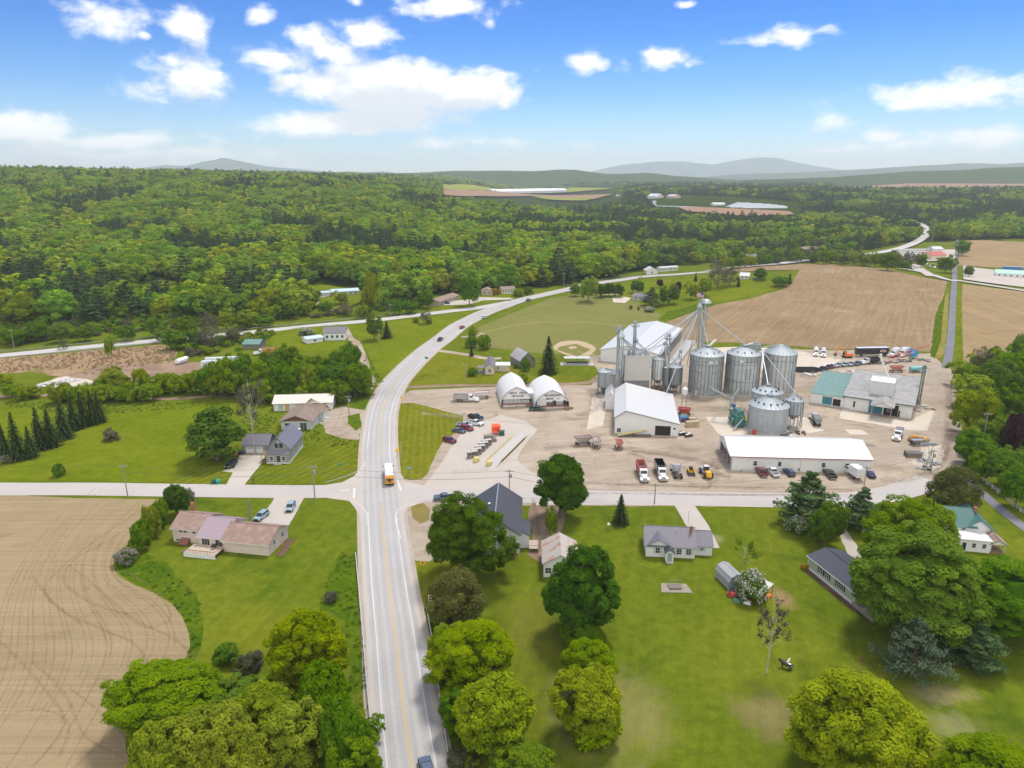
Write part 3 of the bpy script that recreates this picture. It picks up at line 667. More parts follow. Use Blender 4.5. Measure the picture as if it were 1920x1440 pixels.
L_red = leaf_mat('leaf_purple', (.035,.016,.018), (.075,.032,.034), .1)
L_gold = leaf_mat('leaf_gold', (.30,.16,.02), (.42,.26,.03), .1)
L_flow = leaf_mat('blossom_white', (.52,.50,.46), (.72,.70,.66), .06, .0)
L_lila = leaf_mat('blossom_lilac', (.30,.20,.28), (.46,.34,.42), .06, .0)
BARK = mat('bark', (.16,.125,.095), .9, var=.3, scale=3); BIRCH = mat('bark_pale', (.52,.49,.44), .8, var=.25, scale=4, var2=(.12,.10,.09))
class LB:
    def __init__(s): s.v = []; s.f = []; s.m = []; s.c = []
    def quad(s, p, nrm, a, b, lv, m=0, up=None):
        t = nrm.cross(up if up is not None else Vector((random.gauss(0,1), random.gauss(0,1), random.gauss(0,1))))
        if t.length < 1e-3: t = Vector((1,0,0))
        t.normalize(); u = nrm.cross(t).normalized()
        k = len(s.v)
        s.v += [p-t*a-u*b, p+t*a-u*b*.6, p+t*a*.7+u*b, p-t*a*.8+u*b*.8]; s.f.append((k, k+1, k+2, k+3)); s.m.append(m); s.c += [lv]*4
    def solid(s, mb, lv=.5, m=1):
        k = len(s.v); s.v += [Vector(v) for v in mb.v]; s.f += [tuple(i+k for i in f) for f in mb.f]; s.m += [m]*len(mb.f); s.c += [lv]*len(mb.v)
    def mesh(s, name, mats):
        me = bpy.data.meshes.new(name); me.from_pydata(s.v, [], s.f)
        for x in mats: me.materials.append(x)
        me.polygons.foreach_set('material_index', s.m)
        at = me.attributes.new('lv', 'FLOAT', 'POINT'); at.data.foreach_set('value', s.c); me.update(); return me
def rdir():
    while True:
        v = Vector((random.uniform(-1,1), random.uniform(-1,1), random.uniform(-1,1)))
        if .05 < v.length < 1: return v.normalized()
def trunk_mb(h, r, forks=5, spread=2.5, lean=0, start=.3):
    mb = MB(); mb.tube([(0,0,-.2), (lean*.3,0,h*.35), (lean,0,h*.8)], r, 8, 0, True, r*.35)
    for k in range(forks):
        a = 2*PI*k/forks+random.uniform(-.4,.4); z = h*(start+.4*k/forks); s_ = spread*random.uniform(.7,1.1)
        mb.tube([(0,0,z), (math.cos(a)*s_*.5, math.sin(a)*s_*.5, z+h*.11), (math.cos(a)*s_, math.sin(a)*s_, z+h*.24)], r*.42, 5, 0, False, r*.1)
    return mb
def broad(seed, h=12.0, R=5.0, base=.7, K=70, n=90, leaf=.42, lo=0, blobR=(.20,.32), irregular=.16, flower=0.0, pear=.1, core=.62):
    """crown of leaf clumps through the volume; returns (leafbuilder)"""
    random.seed(seed); lb = LB(); H = (h-base)/2; cz = base+H
    off = [rdir()*irregular for _ in range(5)]
    for k in range(K):
        d = rdir()
        if d.z < -.8: d.z = -d.z*.4; d.normalize()
        bump = 1+sum(max(0, d.dot(o_.normalized()))**3*o_.length*random.uniform(.8,1.2) for o_ in off)-irregular*.5
        q = random.uniform(.62, .84)*bump if random.random() > .12 else random.uniform(.3, .6)
        sh = 1-pear*max(0, d.z)+pear*.6*max(0, -d.z)
        c = Vector((d.x*R*q*sh, d.y*R*q*sh, cz+d.z*H*q))
        br = R*random.uniform(*blobR); bz = br*.85; lv0 = random.uniform(0, .6); up_ = .6 if leaf < .9 else .25
        for i in range(n):
            e = rdir()
            if e.dot(d) < -.25 and random.random() < .8: e = -e
            if e.z < -.5 and random.random() < .6: e.z = -e.z
            p = c+Vector((e.x*br, e.y*br, e.z*bz))*random.uniform(.62, 1.14)
            nn = (e*.95+Vector((0,0,up_))+rdir()*.4).normalized(); sz = leaf*random.uniform(.6, 1.25)*.5
            fl_ = flower > 0 and e.z > -.2 and random.random() < flower
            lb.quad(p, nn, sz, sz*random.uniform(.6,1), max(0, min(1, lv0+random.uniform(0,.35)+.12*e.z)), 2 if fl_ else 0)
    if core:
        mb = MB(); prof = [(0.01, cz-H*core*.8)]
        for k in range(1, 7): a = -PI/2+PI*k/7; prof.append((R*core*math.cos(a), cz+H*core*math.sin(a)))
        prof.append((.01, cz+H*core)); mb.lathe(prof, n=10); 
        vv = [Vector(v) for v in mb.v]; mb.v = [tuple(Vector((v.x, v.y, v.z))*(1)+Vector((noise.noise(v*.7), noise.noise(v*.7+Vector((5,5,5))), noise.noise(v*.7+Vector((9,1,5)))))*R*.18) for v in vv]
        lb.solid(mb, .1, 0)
    return lb
def spruce(seed, h=12.0, R=3.0, layers=20, nb=11, leaf=.55, lo=False, base=.6, droop=.25, q0=1.0):
    random.seed(seed); lb = LB()
    for L in range(layers):
        t = L/(layers-1); z = base+(h-base)*t**.92; r = R*(1-t)**.85*random.uniform(.86, 1.1)+.12
        m_ = max(4, int(nb*(1-t*.6)))
        for k in range(m_):
            a = 2*PI*k/m_+L*.7+random.uniform(-.2,.2); rr = r*random.uniform(.75, 1.12); steps = max(2, int(rr/leaf*1.3)) if not lo else 2
            lv0 = random.uniform(0, .5)
            for i in range(steps):
                s_ = (i+.6)/steps; p = Vector((math.cos(a)*rr*s_, math.sin(a)*rr*s_, z-droop*rr*s_*s_+.12*h/layers))
                wd = leaf*(1.15-.5*s_)*random.uniform(.8,1.2)*(1.6 if lo else 1)
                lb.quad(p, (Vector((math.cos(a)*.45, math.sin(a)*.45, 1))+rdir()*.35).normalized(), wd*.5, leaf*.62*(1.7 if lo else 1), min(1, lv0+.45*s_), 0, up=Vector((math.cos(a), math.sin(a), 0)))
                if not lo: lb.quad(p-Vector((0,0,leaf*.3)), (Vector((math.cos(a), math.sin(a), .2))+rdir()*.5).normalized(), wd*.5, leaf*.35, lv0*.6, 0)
    mb = MB().lathe([(R*.5, base+.2), (R*.32, h*.35), (R*.12, h*.75), (.02, h*.96)], n=8); lb.solid(mb, 0, 0); return lb
def pine(seed, h=15.0, R=4.5, lo=False, leaf=.6, base=2.5, N_=30):
    random.seed(seed); lb = LB(); W = 9 if not lo else 7
    for L in range(W):
        t = L/(W-1); z = base+(h-base)*t; r = R*(.55+.6*math.sin(PI*min(1, t*.8+.22)))*(1-t*.72)*1.2
        for k in range(7 if t < .7 else 5):
            a = 2*PI*k/6+L+random.uniform(-.5,.5); rr = max(.6, r*random.uniform(.6, 1.15)); lv0 = random.uniform(0, .5)
            for i in range(N_ if not lo else 13):
                s_ = random.uniform(.3, 1.05); w_ = random.gauss(0, .17)*rr*(1.2-s_*.5)
                p = Vector((math.cos(a)*rr*s_-math.sin(a)*w_, math.sin(a)*rr*s_+math.cos(a)*w_, z+.18*rr*s_+random.gauss(0,.22)))
                sz = leaf*random.uniform(.5,.95)*(1.7 if lo else 1)*.6
                lb.quad(p, (Vector((math.cos(a)*.3, math.sin(a)*.3, 1))+rdir()*.6).normalized(), sz*1.3, sz*.6, min(1, lv0+random.uniform(0,.5)), 0, up=Vector((math.cos(a), math.sin(a), .2)))
    return lb
def sparse(seed, h=12.0, R=3.5, n=380, leaf=.3, birch=False, r=.16):
    """thin tree: visible branches and few leaves. returns (leafbuilder, branch MB)"""
    random.seed(seed); lb = LB(); mb = MB(); mb.tube([(0,0,-.2), (.15,.1,h*.4), (-.1,0,h*.75), (0,0,h*.97)], r, 7, 0, True, r*.2)
    for k in range(18):
        z = h*random.uniform(.28, .85); a = random.uniform(0, 2*PI); L = R*random.uniform(.6, 1.1)*(1.15-z/h*.6)
        e = Vector((math.cos(a)*L, math.sin(a)*L, z+L*.8)); m_ = Vector((math.cos(a)*L*.45, math.sin(a)*L*.45, z+L*.25))
        mb.tube([(0,0,z), m_, e], r*.35, 4, 0, False, r*.08)
        for j in range(4):
            s_ = random.uniform(.4,1); b0 = m_.lerp(e, s_); b1 = b0+Vector((math.cos(a)*.6, math.sin(a)*.6, .5))*L*.35+rdir()*L*.28
            mb.tube([b0, b1], r*.12, 3, 0, False, r*.04)
            for i in range(n//72):
                p = b0.lerp(b1, random.uniform(.2,1.2))+rdir()*random.uniform(.1,.55); sz = leaf*random.uniform(.5,1)*.5
                lb.quad(p, (rdir()+Vector((0,0,.5))).normalized(), sz, sz, random.random())
    return lb, mb
# ---- prototypes: key -> (crown mesh, trunk mesh, reference height, reference crown radius)
PROTO = {}
def proto(key, lb, mats, tr, tm, h, R):
    cm = lb.mesh(key+'_crown', mats); t = None
    if R >= 3 and key[:3] in ('map','rou','mid','bro','pur','bus','lil','blo','gre','gol'):
        rr = sorted(math.hypot(v.x, v.y) for v in lb.v); R = rr[int(len(rr)*.975)]; zz_ = sorted(v.z for v in lb.v); h = zz_[int(len(zz_)*.992)]
    if tr is not None:
        t = bpy.data.meshes.new(key+'_trunk'); t.from_pydata(tr.v, [], tr.f); t.materials.append(tm); t.update()
    PROTO[key] = (cm, t, h, R)
def tr(h, r, f=5, s=2.5, st=.3): random.seed(7); return trunk_mb(h, r, f, s, 0, st)
for i in range(3):
    proto('maple_hd%d' % i, broad(11+i, K=210, n=120, leaf=.31, pear=.2, irregular=.22, blobR=(.11,.22)), [L_maple], tr(12,.35), BARK, 12, 5)
    proto('round_hd%d' % i, broad(21+i, K=210, n=120, leaf=.31, irregular=.32, blobR=(.11,.22)), [L_light], tr(12,.3), BARK, 12, 5)
    proto('mid_hd%d' % i, broad(31+i, K=210, n=115, leaf=.32, irregular=.35, blobR=(.11,.22)), [L_mid], tr(12,.3), BARK, 12, 5)
for i, (kk, mm_) in enumerate((('maple', L_maple), ('round', L_light), ('mid', L_mid))): proto(kk+'_xl', broad(15+i*9, K=300, n=190, leaf=.19, irregular=.28, blobR=(.08,.17), pear=.15), [mm_], tr(12,.3), BARK, 12, 5)
for i in range(2):
    proto('maple%d' % i, broad(41+i, K=60, n=60, leaf=.6), [L_maple], tr(12,.35), BARK, 12, 5)
    proto('round%d' % i, broad(51+i, K=60, n=60, leaf=.6, irregular=.35), [L_light], tr(12,.3), BARK, 12, 5)
    proto('mid%d' % i, broad(61+i, K=60, n=60, leaf=.6, irregular=.35), [L_mid], tr(12,.3), BARK, 12, 5)
    proto('bush%d' % i, broad(71+i, h=4, R=3, base=-.3, K=40, n=55, leaf=.38, irregular=.35), [L_mid], None, None, 4, 3)
    proto('bushl%d' % i, broad(75+i, h=4, R=3, base=-.3, K=40, n=55, leaf=.38, irregular=.4), [L_light], None, None, 4, 3)
    proto('spruce%d' % i, spruce(81+i), [L_spru], tr(12,.22,0), BARK, 12, 3)
    proto('pine%d' % i, pine(91+i, N_=60), [L_pine], tr(15,.3,4,2), BARK, 15, 4.5)
proto('pine_hd', pine(95, leaf=.52, N_=110, base=1.5), [L_pine], tr(15,.3,4,2), BARK, 15, 4.5)
random.seed(3)
lb = pine(97, h=10, R=5.5, leaf=.42, base=1.2, N_=80); proto('blue_pine', lb, [L_blue], tr(10,.22,5,2.5,.15), BARK, 10, 5.5)
proto('bronze', broad(101, K=120, n=150, leaf=.31, irregular=.3), [L_brwn], tr(12,.3), BARK, 12, 5)
proto('purple', broad(102, K=50, n=60, leaf=.55), [L_red], tr(12,.3), BARK, 12, 5)
proto('gold', broad(103, h=4, R=3, base=-.2, K=36, n=50, leaf=.38), [L_gold], None, None, 4, 3)
proto('blossom', broad(104, h=4, R=3, base=-.2, K=60, n=70, leaf=.26, flower=.5, irregular=.2), [L_mid, BARK, L_flow], None, None, 4, 3)
proto('lilac', broad(105, h=4, R=3, base=-.2, K=60, n=70, leaf=.26, flower=.55, irregular=.2), [L_mid, BARK, L_lila], None, None, 4, 3)
proto('grey', broad(106, K=50, n=42, leaf=.42, irregular=.4, core=0), [L_gray], tr(12,.3,8,3), BARK, 12, 5)
proto('greybush', broad(107, h=4, R=3, base=-.2, K=36, n=50, leaf=.34, irregular=.4), [L_gray], None, None, 4, 3)
lb, mb = sparse(111, 12, 3.6, 1400, .30); proto('birch', lb, [L_gray], mb, BIRCH, 12, 3.6)
lb, mb = sparse(112, 12, 3.0, 800, .34, r=.3); proto('dead', lb, [L_brwn], mb, BARK, 12, 3.0)
lb, mb = sparse(113, 6, 2.6, 1300, .22, r=.06); proto('sapling', lb, [L_mid], mb, BIRCH, 6, 2.6)
random.seed(99)
def tree(key, px, py, wpx, toppy, label, cat='tree', name='tree', group=None, at=None, rot=None):
    x, y = at or G(px, py); z = T(x, y); s_ = scale_at(x, y, z); cm, tm, h0, R0 = PROTO[key]
    wm = wpx/s_; hm = max(1.0, top(y, toppy)-z)
    if y < 330 and key[:3] in ('map','rou','mid','bro','pur','bus','lil','blo','gre','gol'):
        mid = (py+toppy)/2; ex = (py-toppy)/2          # the ellipsoid whose outline spans the given rows
        for _ in range(8):
            th = math.atan2(CH-hm*.5, y); R_ = wpx/2/s_; e2 = (ex/s_)**2-(R_*math.sin(th))**2
            H_ = max(R_*.62, math.sqrt(max(0, e2))/math.cos(th)); hm = H_*2/.95; zc = hm-H_
            x, y = P(px, mid, zc); s_ = scale_at(x, y, zc)
        wm = wpx/s_
        if wm > 14 and '_hd' in key: key = key.split('_')[0]+'_xl'; cm, tm, h0, R0 = PROTO[key]
    r = root(name, label, cat, (x, y, z-.05), random.uniform(0, 6.28) if rot is None else rot, group)
    k = wm/2/R0*(1.0 if tm is None or key[:3] in ('map','rou','mid','bro') else .95); r.scale = (k, k, hm/h0)
    c = bpy.data.objects.new('crown', cm); COL.objects.link(c); c.parent = r
    if tm is not None: t = bpy.data.objects.new('trunk', tm); COL.objects.link(t); t.parent = r; 
    return r
# ---- single trees: kind, base px, base py, crown width px, top py, label
TREES = [
# foreground
('maple_hd0',1087,1186,138,1022,'huge dark green round maple on the lawn below the rusty roofed shed'),
('maple_hd1',868,1084,182,926,'big dark maple beside the church-like house with the dark blue roof'),
('maple_hd2',1052,968,98,853,'maple by the road, right of the dirt drive, trunk showing through its open side'),
('maple0',402,862,112,765,'dense dark round maple left of the grey house with the two garage doors'),
('mid_hd0',1100,1225,92,1172,'small bronze green tree tucked under the huge dark maple'),
('round_hd1',1113,1390,150,1252,'tall yellow green tree below the huge maple on the lower lawn'),
('round_hd2',1102,1300,112,1192,'bright rounded crown between the small bronze tree and the tall yellow green one'),
('round_hd1',885,1300,165,1150,'large yellow green tree right of the main road near the guard rail end'),
('round_hd2',920,1425,165,1262,'yellow green tree leaning over the guard rail near the bottom of the picture'),
('bronze',855,1180,112,1066,'greyish olive tree at the upper end of the roadside row right of the main road'),
('mid_hd1',985,1500,130,1388,'green crown cut by the bottom edge right of the main road'),
('round_hd2',838,1262,80,1168,'small bright tree pressed against the right guard rail'),
('mid_hd1',865,1370,90,1285,'green tree against the guard rail between two larger crowns'),
('greybush',860,1445,60,1392,'pale leafed shrub beside the guard rail at the bottom edge'),
('round_hd0',588,1300,160,1142,'big yellow green tree beside the main road at the edge of the left lawn'),
('round_hd1',312,1385,200,1232,'broad yellow green tree on the corner of the ploughed field at lower left'),
('mid_hd2',445,1345,110,1285,'low dark tree in the gap between the two large lower left crowns'),
('round_hd2',485,1410,150,1280,'rounded crown in the middle of the lower left wood'),
('round_hd0',395,1470,175,1310,'wide bright crown at the bottom edge of the lower left wood'),
('mid_hd0',610,1410,130,1258,'mid green crown right next to the left guard rail'),
('round_hd1',540,1475,140,1320,'bright crown at the bottom edge between two darker trees of the lower left wood'),
('mid_hd1',650,1480,110,1330,'green crown on the bottom edge touching the left guard rail'),
('round_hd2',300,1500,120,1360,'bright crown at the bottom edge beside the ploughed field'),
('mid_hd2',660,1520,110,1390,'lowest crown at the foot of the left guard rail'),
('round_hd0',460,1530,130,1370,'lowest bright crown of the lower left wood'),
('round_hd1',1612,1480,250,1242,'very large leafy crown at the bottom right, nearest tree on the lawn'),
('round_hd2',1880,1530,200,1372,'bright crown cut off by the bottom right corner'),
('round_hd0',1750,1560,90,1428,'tip of a bright crown on the bottom edge between two larger trees'),
('mid_hd0',1716,1198,222,990,'giant round maple overhanging the end of the green sided mobile home'),
('mid_hd1',1690,1105,140,940,'tree behind the giant maple reaching towards the road bend'),
('round_hd1',1745,1075,110,950,'bright tree between the giant maple and the green roofed house'),
('mid_hd2',1895,1200,180,1043,'large tree on the right edge below the green roofed house'),
('blue_pine',1708,1265,120,1168,'bluish open pine on the lawn below the giant maple'),
('pine_hd',1826,1250,100,1172,'dark pine at the right of the bluish pine'),
('pine_hd',1510,985,112,890,'tall white pine between the long white shed and the lawn'),
('pine0',1612,990,78,918,'white pine standing at the mouth of the mobile home drive'),
('mid_hd0',1552,1022,66,942,'feathery yellow green tree beside the two white pines'),
('spruce0',1163,982,42,928,'small blue green spruce alone on the lawn by the road'),
('birch',1437,1262,66,1128,'nearly bare white birch on the lawn below the shed'),
('sapling',1392,1078,46,1018,'thin leafy sapling behind the grey shed'),
('birch',478,852,62,705,'half dead tree with bare limbs behind the grey garage'),
('maple_hd1',328,965,48,908,'bright green tree beside the lilac at the field corner'),
('mid0',1825,870,80,803,'green tree at the right edge of the yard, by the creeper covered pole'),
('bronze',1788,968,86,875,'bronze green oak between the road bend and the green roofed house'),
('maple1',1762,968,50,925,'dark green tree against the left side of the bronze oak'),
('mid_hd1',1880,912,84,840,'rounded tree above the white board fence'),
('mid1',1912,950,70,870,'tree on the right edge above the white board fence'),
('purple',1902,860,52,775,'dark purple leafed tree on the right edge'),
('round0',1822,812,90,725,'yellow green tree along the right side of the yard'),
('round1',1826,765,92,700,'golden green tree at the right side of the yard'),
('round0',1815,720,70,682,'bright tree nearest the start of the cycle path'),
('spruce1',1888,800,34,755,'dark spruce in the wood right of the yard'),
('mid0',1858,845,60,780,'leafy tree in the wood right of the yard beside the dark spruce'),
('mid1',1872,740,66,668,'green tree on the upper edge of the wood at the right'),
('grey',1846,705,44,650,'thin pale tree standing out over the right ploughed field'),
('mid0',1905,722,70,648,'tree at the right edge on the border of the ploughed field'),
('mid1',1850,795,60,740,'dense green tree in the middle of the right hand wood'),
('mid0',1905,785,60,720,'tree on the right edge over the purple leafed tree'),
# middle
('spruce1',1028,700,46,632,'big old spruce between the weathered barn and the ball field'),
('spruce0',884,668,13,648,'tiny dark spruce on the mown lawn left of the farmhouse'),
('round0',886,640,22,612,'light green tree standing over two dark shrubs by the main road'),
('mid1',702,638,34,590,'dark spruce like tree left of a pair on the grass triangle'),
('spruce0',726,634,28,602,'smaller spruce right of a pair on the grass triangle'),
('mid0',880,574,40,512,'tall dark green tree in front of the motel'),
('round1',700,590,42,510,'tall pale poplar by the upper road'),
('mid1',800,578,34,545,'green tree at the left end of the motel'),
('grey',798,608,26,582,'greyish shrub like tree on the tip of the grass triangle'),
('round0',1103,566,44,518,'big rounded golden tree at the edge of the ball field lawn'),
('mid1',1078,556,22,532,'darker tree touching the left side of the golden tree'),
('maple0',1125,558,24,532,'dark round tree right of the golden tree, first of four'),
('maple1',1142,556,22,531,'dark round tree right of the golden tree, second of four'),
('maple0',1160,558,22,532,'dark round tree right of the golden tree, third of four'),
('maple1',1194,550,27,526,'dark round tree standing alone above the pale drive'),
('pine0',1222,575,42,540,'broad dark pine beside the small grey house on the lawn'),
('mid0',1245,572,26,536,'green tree right of the broad dark pine'),
('mid1',1263,570,26,532,'taller green tree close to the flagpole'),
('purple',1237,540,17,524,'small purple tree by the far drive'),
('purple',1272,548,15,528,'second small purple tree, next to a tall green one'),
('round0',1297,562,34,528,'light green tree left of the flag'),
('round1',1322,556,30,522,'yellow green tree right of the flag'),
('grey',1345,540,44,497,'big grey leafless tree by the ploughed field'),
('grey',1368,536,34,500,'smaller grey leafless tree right of the big one'),
('spruce0',1304,528,11,510,'small dark spruce by the far road'),
('spruce1',1384,538,12,518,'small spruce next to the white cottage'),
('maple0',1425,525,26,503,'round tree sheltering a car on the far lawn'),
('mid1',1463,537,34,518,'wide dark cedar clump at the edge of the ploughed field'),
('spruce1',1480,532,13,512,'pointed cedar at the edge of the ploughed field'),
('pine1',1525,492,16,470,'dark tree on the crest left of the storage units'),
('spruce0',1548,491,14,470,'spruce on the crest of the ploughed hill'),
('mid0',1556,492,20,466,'green tree on the crest beside the spruce'),
('grey',1592,494,22,465,'grey tree on the crest of the ploughed hill'),
('mid1',1622,498,22,474,'round tree on the crest right of the grey tree'),
('mid0',1664,508,40,470,'biggest tree on the crest, in front of the storage units'),
('mid1',1695,508,20,488,'small tree in front of the red truck'),
('mid0',1772,512,36,478,'bushy tree between the parked cars and the cycle path'),
('mid1',1815,520,20,498,'small bush tree on the right of the cycle path'),
('mid0',1803,480,28,448,'tree leaning over the end of the cycle path'),
('pine0',22,600,60,540,'dark pine on the left edge above the upper road') ,
]
for k in TREES: tree(k[0], k[1], k[2], k[3], k[4], k[5])
# spruce row at the left
for i, (px, py, wd, tp) in enumerate([(12,858,34,793),(36,862,44,775),(60,858,36,800),(78,842,42,765),(98,838,44,768),(122,822,46,748),(140,806,40,745),(158,800,34,735),(176,796,34,733),(188,792,34,735)]):
    tree('spruce%d' % (i % 2), px, py, wd, tp, ['first spruce of the left hand row, on the picture edge','tall second spruce of the left hand row','third spruce of the row, lower than its neighbours','fourth spruce of the row, left of a gap','fifth spruce of the row, standing just past a gap','broad sixth spruce in the middle of the left hand row','seventh spruce of the row, brownish at its foot','eighth spruce of the left hand row','ninth spruce of the row, next to the last','last spruce of the row beside the pile of brush'][i], name='spruce_tree', group='spruces in a row at the left of the hay meadow')
# shrubs
SH = [('lilac',237,1060,48,1026,'pink and white lilac on the edge of the ploughed field'),('lilac',352,942,24,915,'purple lilac by the road at the field corner'),('blossom',1496,998,46,962,'white flowering shrub under the white pine'),
('blossom',1410,1125,60,1068,'large white flowering shrub over the junk heap'),('blossom',1218,585,22,574,'white flowering shrub on the far lawn'),('blossom',575,628,30,615,'greyish shrub left of the white house by the upper road'),
('greybush',208,824,34,804,'pile of grey brush at the end of the spruce row'),('lilac',10,865,24,855,'lilac on the left edge at the foot of the spruces'),('bush0',108,893,24,868,'small dark bush on the hay meadow near the road'),
('bush1',885,704,24,690,'rounded dark bush on the mown lawn below the small spruce'),('bush0',885,652,24,630,'dark cedar shrub by the main road, left of a pair'),('bush1',907,655,32,628,'dark cedar shrub by the main road, right of a pair'),
('bushl0',978,716,30,700,'bright bush behind the two hoop buildings'),('bush0',986,695,20,672,'green bush against the front of the weathered barn'),('bush1',967,690,10,682,'small bush by the side of the weathered barn'),
('bush0',1183,580,8,572,'small square hedge on the far lawn, left of a pair'),('bush1',1197,582,6,575,'small square hedge on the far lawn, right of a pair'),('gold',929,553,20,540,'orange leafed bush in front of the motel office'),
('bushl0',972,555,26,540,'green clipped bush right of the motel'),('bush0',990,552,20,537,'second green bush right of the motel'),('bush1',804,608,12,600,'small dark bush on the grass triangle'),
('gold',1508,1068,16,1056,'orange shrub at the corner of the mobile home'),('bushl1',285,1005,44,950,'upper part of the hedge between the ploughed field and the pink house'),('bush0',262,1030,46,975,'lower part of the hedge between the ploughed field and the pink house'),
('bush1',300,985,40,935,'hedge bush nearest the bright green tree'),('bushl0',1036,1000,26,950,'bush at the edge of the dirt drive below the maple'),('bushl1',1040,1026,24,1000,'bush between the dirt drive and the huge maple'),
('bush0',1480,905,26,892,'small dark pine tip beside the parked cars') ,('bush1',780,605,14,596,'round shrub on the grass triangle'),('mid0',1100,1190,60,1172,'olive bush at the foot of the huge maple')]
SH.insert(0, ('bushl0',1112,1400,100,1318,'low bright growth around the foot of the tall yellow green tree'))
for k in SH[:-3]+SH[-2:-1]: tree(*k, cat='shrub', name='shrub')
# hedgerow and thicket crowns
def thicket(items, label, group, keys, cat='tree', name='tree'):
    for (px, py, wd, tp) in items:
        tree(random.choice(keys), px, py, wd, tp, label, group=group, cat=cat, name=name)
thicket([(x, 742+random.uniform(-6,4), random.uniform(44,60), 682+random.uniform(-10,14)) for x in range(400, 690, 22)]+[(x, 752+random.uniform(-3,3), random.uniform(34,46), 712+random.uniform(-8,8)) for x in range(470, 650, 24)]
  +[(450,735,60,655),(540,710,50,645),(560,712,50,660),(520,716,46,660),(600,712,46,665),(640,715,50,650),(660,700,40,640),(680,725,36,680),(420,742,60,670),(395,740,60,680),(505,705,40,655)],
  'leafy tree in the thicket behind the white shed with the boarded doors', 'trees in the thicket behind the white shed', ['mid0','mid1','round0','round1','mid0'])
thicket([(x, 752+random.uniform(-4,3), random.uniform(30,44), 722+random.uniform(-5,6)) for x in range(108, 290, 16)]+[(210,728,60,690),(190,735,40,705),(232,735,40,705),(268,732,34,690),(300,738,50,705),(320,738,56,698),(345,735,50,700),(365,738,46,695),(20,744,40,715),(60,745,36,722),(42,748,40,725),(10,728,34,702)],
  'yellow green bush tree beside the farm lane at the left', 'bush trees along the farm lane', ['round0','round1','bushl0','bushl1'])
thicket([(75,640,34,600),(115,642,36,608),(160,640,36,612),(205,668,26,628),(292,632,26,592),(310,640,36,612),(330,655,50,618),(350,640,40,592),(395,630,40,585),(60,640,40,615),(425,618,36,580),(370,650,40,615),(240,640,34,610),(460,618,30,590),(390,655,50,612),(30,648,44,618),(480,600,44,560),(510,600,40,572),(545,598,40,560),(575,592,34,565),(300,600,40,565),(340,595,36,560),(365,592,40,555),(470,575,30,545),(610,590,30,565),(650,592,34,568),(680,596,30,570),(740,590,36,560),(770,588,34,562),(720,570,36,540),(640,572,36,545),(760,566,30,540),(120,655,20,638),(440,640,40,615),(470,612,46,582),(500,612,36,590)],
  'roadside tree in the band along the upper road', 'roadside trees along the upper road', ['mid0','mid1','round0','grey','mid0'])
thicket([(x, 1150+30*((x-820)/40) , 36, 1120+25*((x-820)/40)) for x in (826, 835)]+[(620,1130,30,1105),(600,1240,60,1190),(520,1290,60,1262),(425,1240,60,1208),(470,1258,56,1220)], 'scrubby bush on the edge of the lower lawns', 'scrub on the edge of the lower lawns', ['bush0','greybush'], 'shrub', 'shrub')
thicket([(1840,900,50,845),(1850,870,50,820),(1815,850,40,800),(1900,835,60,790),(1885,825,50,770),(1840,760,60,705),(1880,700,50,655),(1915,690,50,625),(1862,720,46,680),(1900,760,50,700),(1840,835,40,790),(1830,690,30,662),(1868,690,30,650)], 'leafy tree in the wood right of the yard', 'trees in the wood right of the yard', ['mid0','mid1','round0','maple0'])
thicket([(1485+i*14+random.uniform(-4,4), 492+i*.75+random.uniform(-2,2), random.uniform(20,30), 470+i*.5+random.uniform(-6,4)) for i in range(18)]+[(1440+i*11, 487, 20, 468) for i in range(5)]+[(1340+i*14, 508-i*1.5, 24, 484-i*1.2) for i in range(9)],
  'tree in the belt along the crest of the far ploughed field', 'trees along the crest of the ploughed hill', ['mid0','mid1','round0','pine0','grey'])
# ---- the forest
FOR_MATS = [L_for, L_for2]
random.seed(17)
LO = []
def lomesh(key, lb, mats, trunk_h=None):
    me = lb.mesh(key, mats); LO.append(me); return me
lo_b = [lomesh('forest_tree%d' % i, broad(201+i, h=12, R=5, base=.8, K=34, n=34, leaf=.95, irregular=.4, blobR=(.22,.36), core=.66), [L_for]) for i in range(4)]
lo_y = [lomesh('forest_tree_y%d' % i, broad(211+i, h=12, R=5, base=.8, K=34, n=34, leaf=.95, irregular=.3, core=.66), [L_for2]) for i in range(2)]
lo_p = [lomesh('forest_pine%d' % i, pine(221+i, h=15, R=4.2, leaf=.8, base=1.0), [L_pine]) for i in range(3)]
lo_s = [lomesh('forest_spruce%d' % i, spruce(231+i, lo=True, layers=12, nb=8, leaf=1.0), [L_spru]) for i in range(1)]
lo_g = [lomesh('forest_bare%d' % i, broad(241+i, h=11, R=4, base=.8, K=24, n=24, leaf=.7, irregular=.4, core=.4), [L_gray]) for i in range(1)]
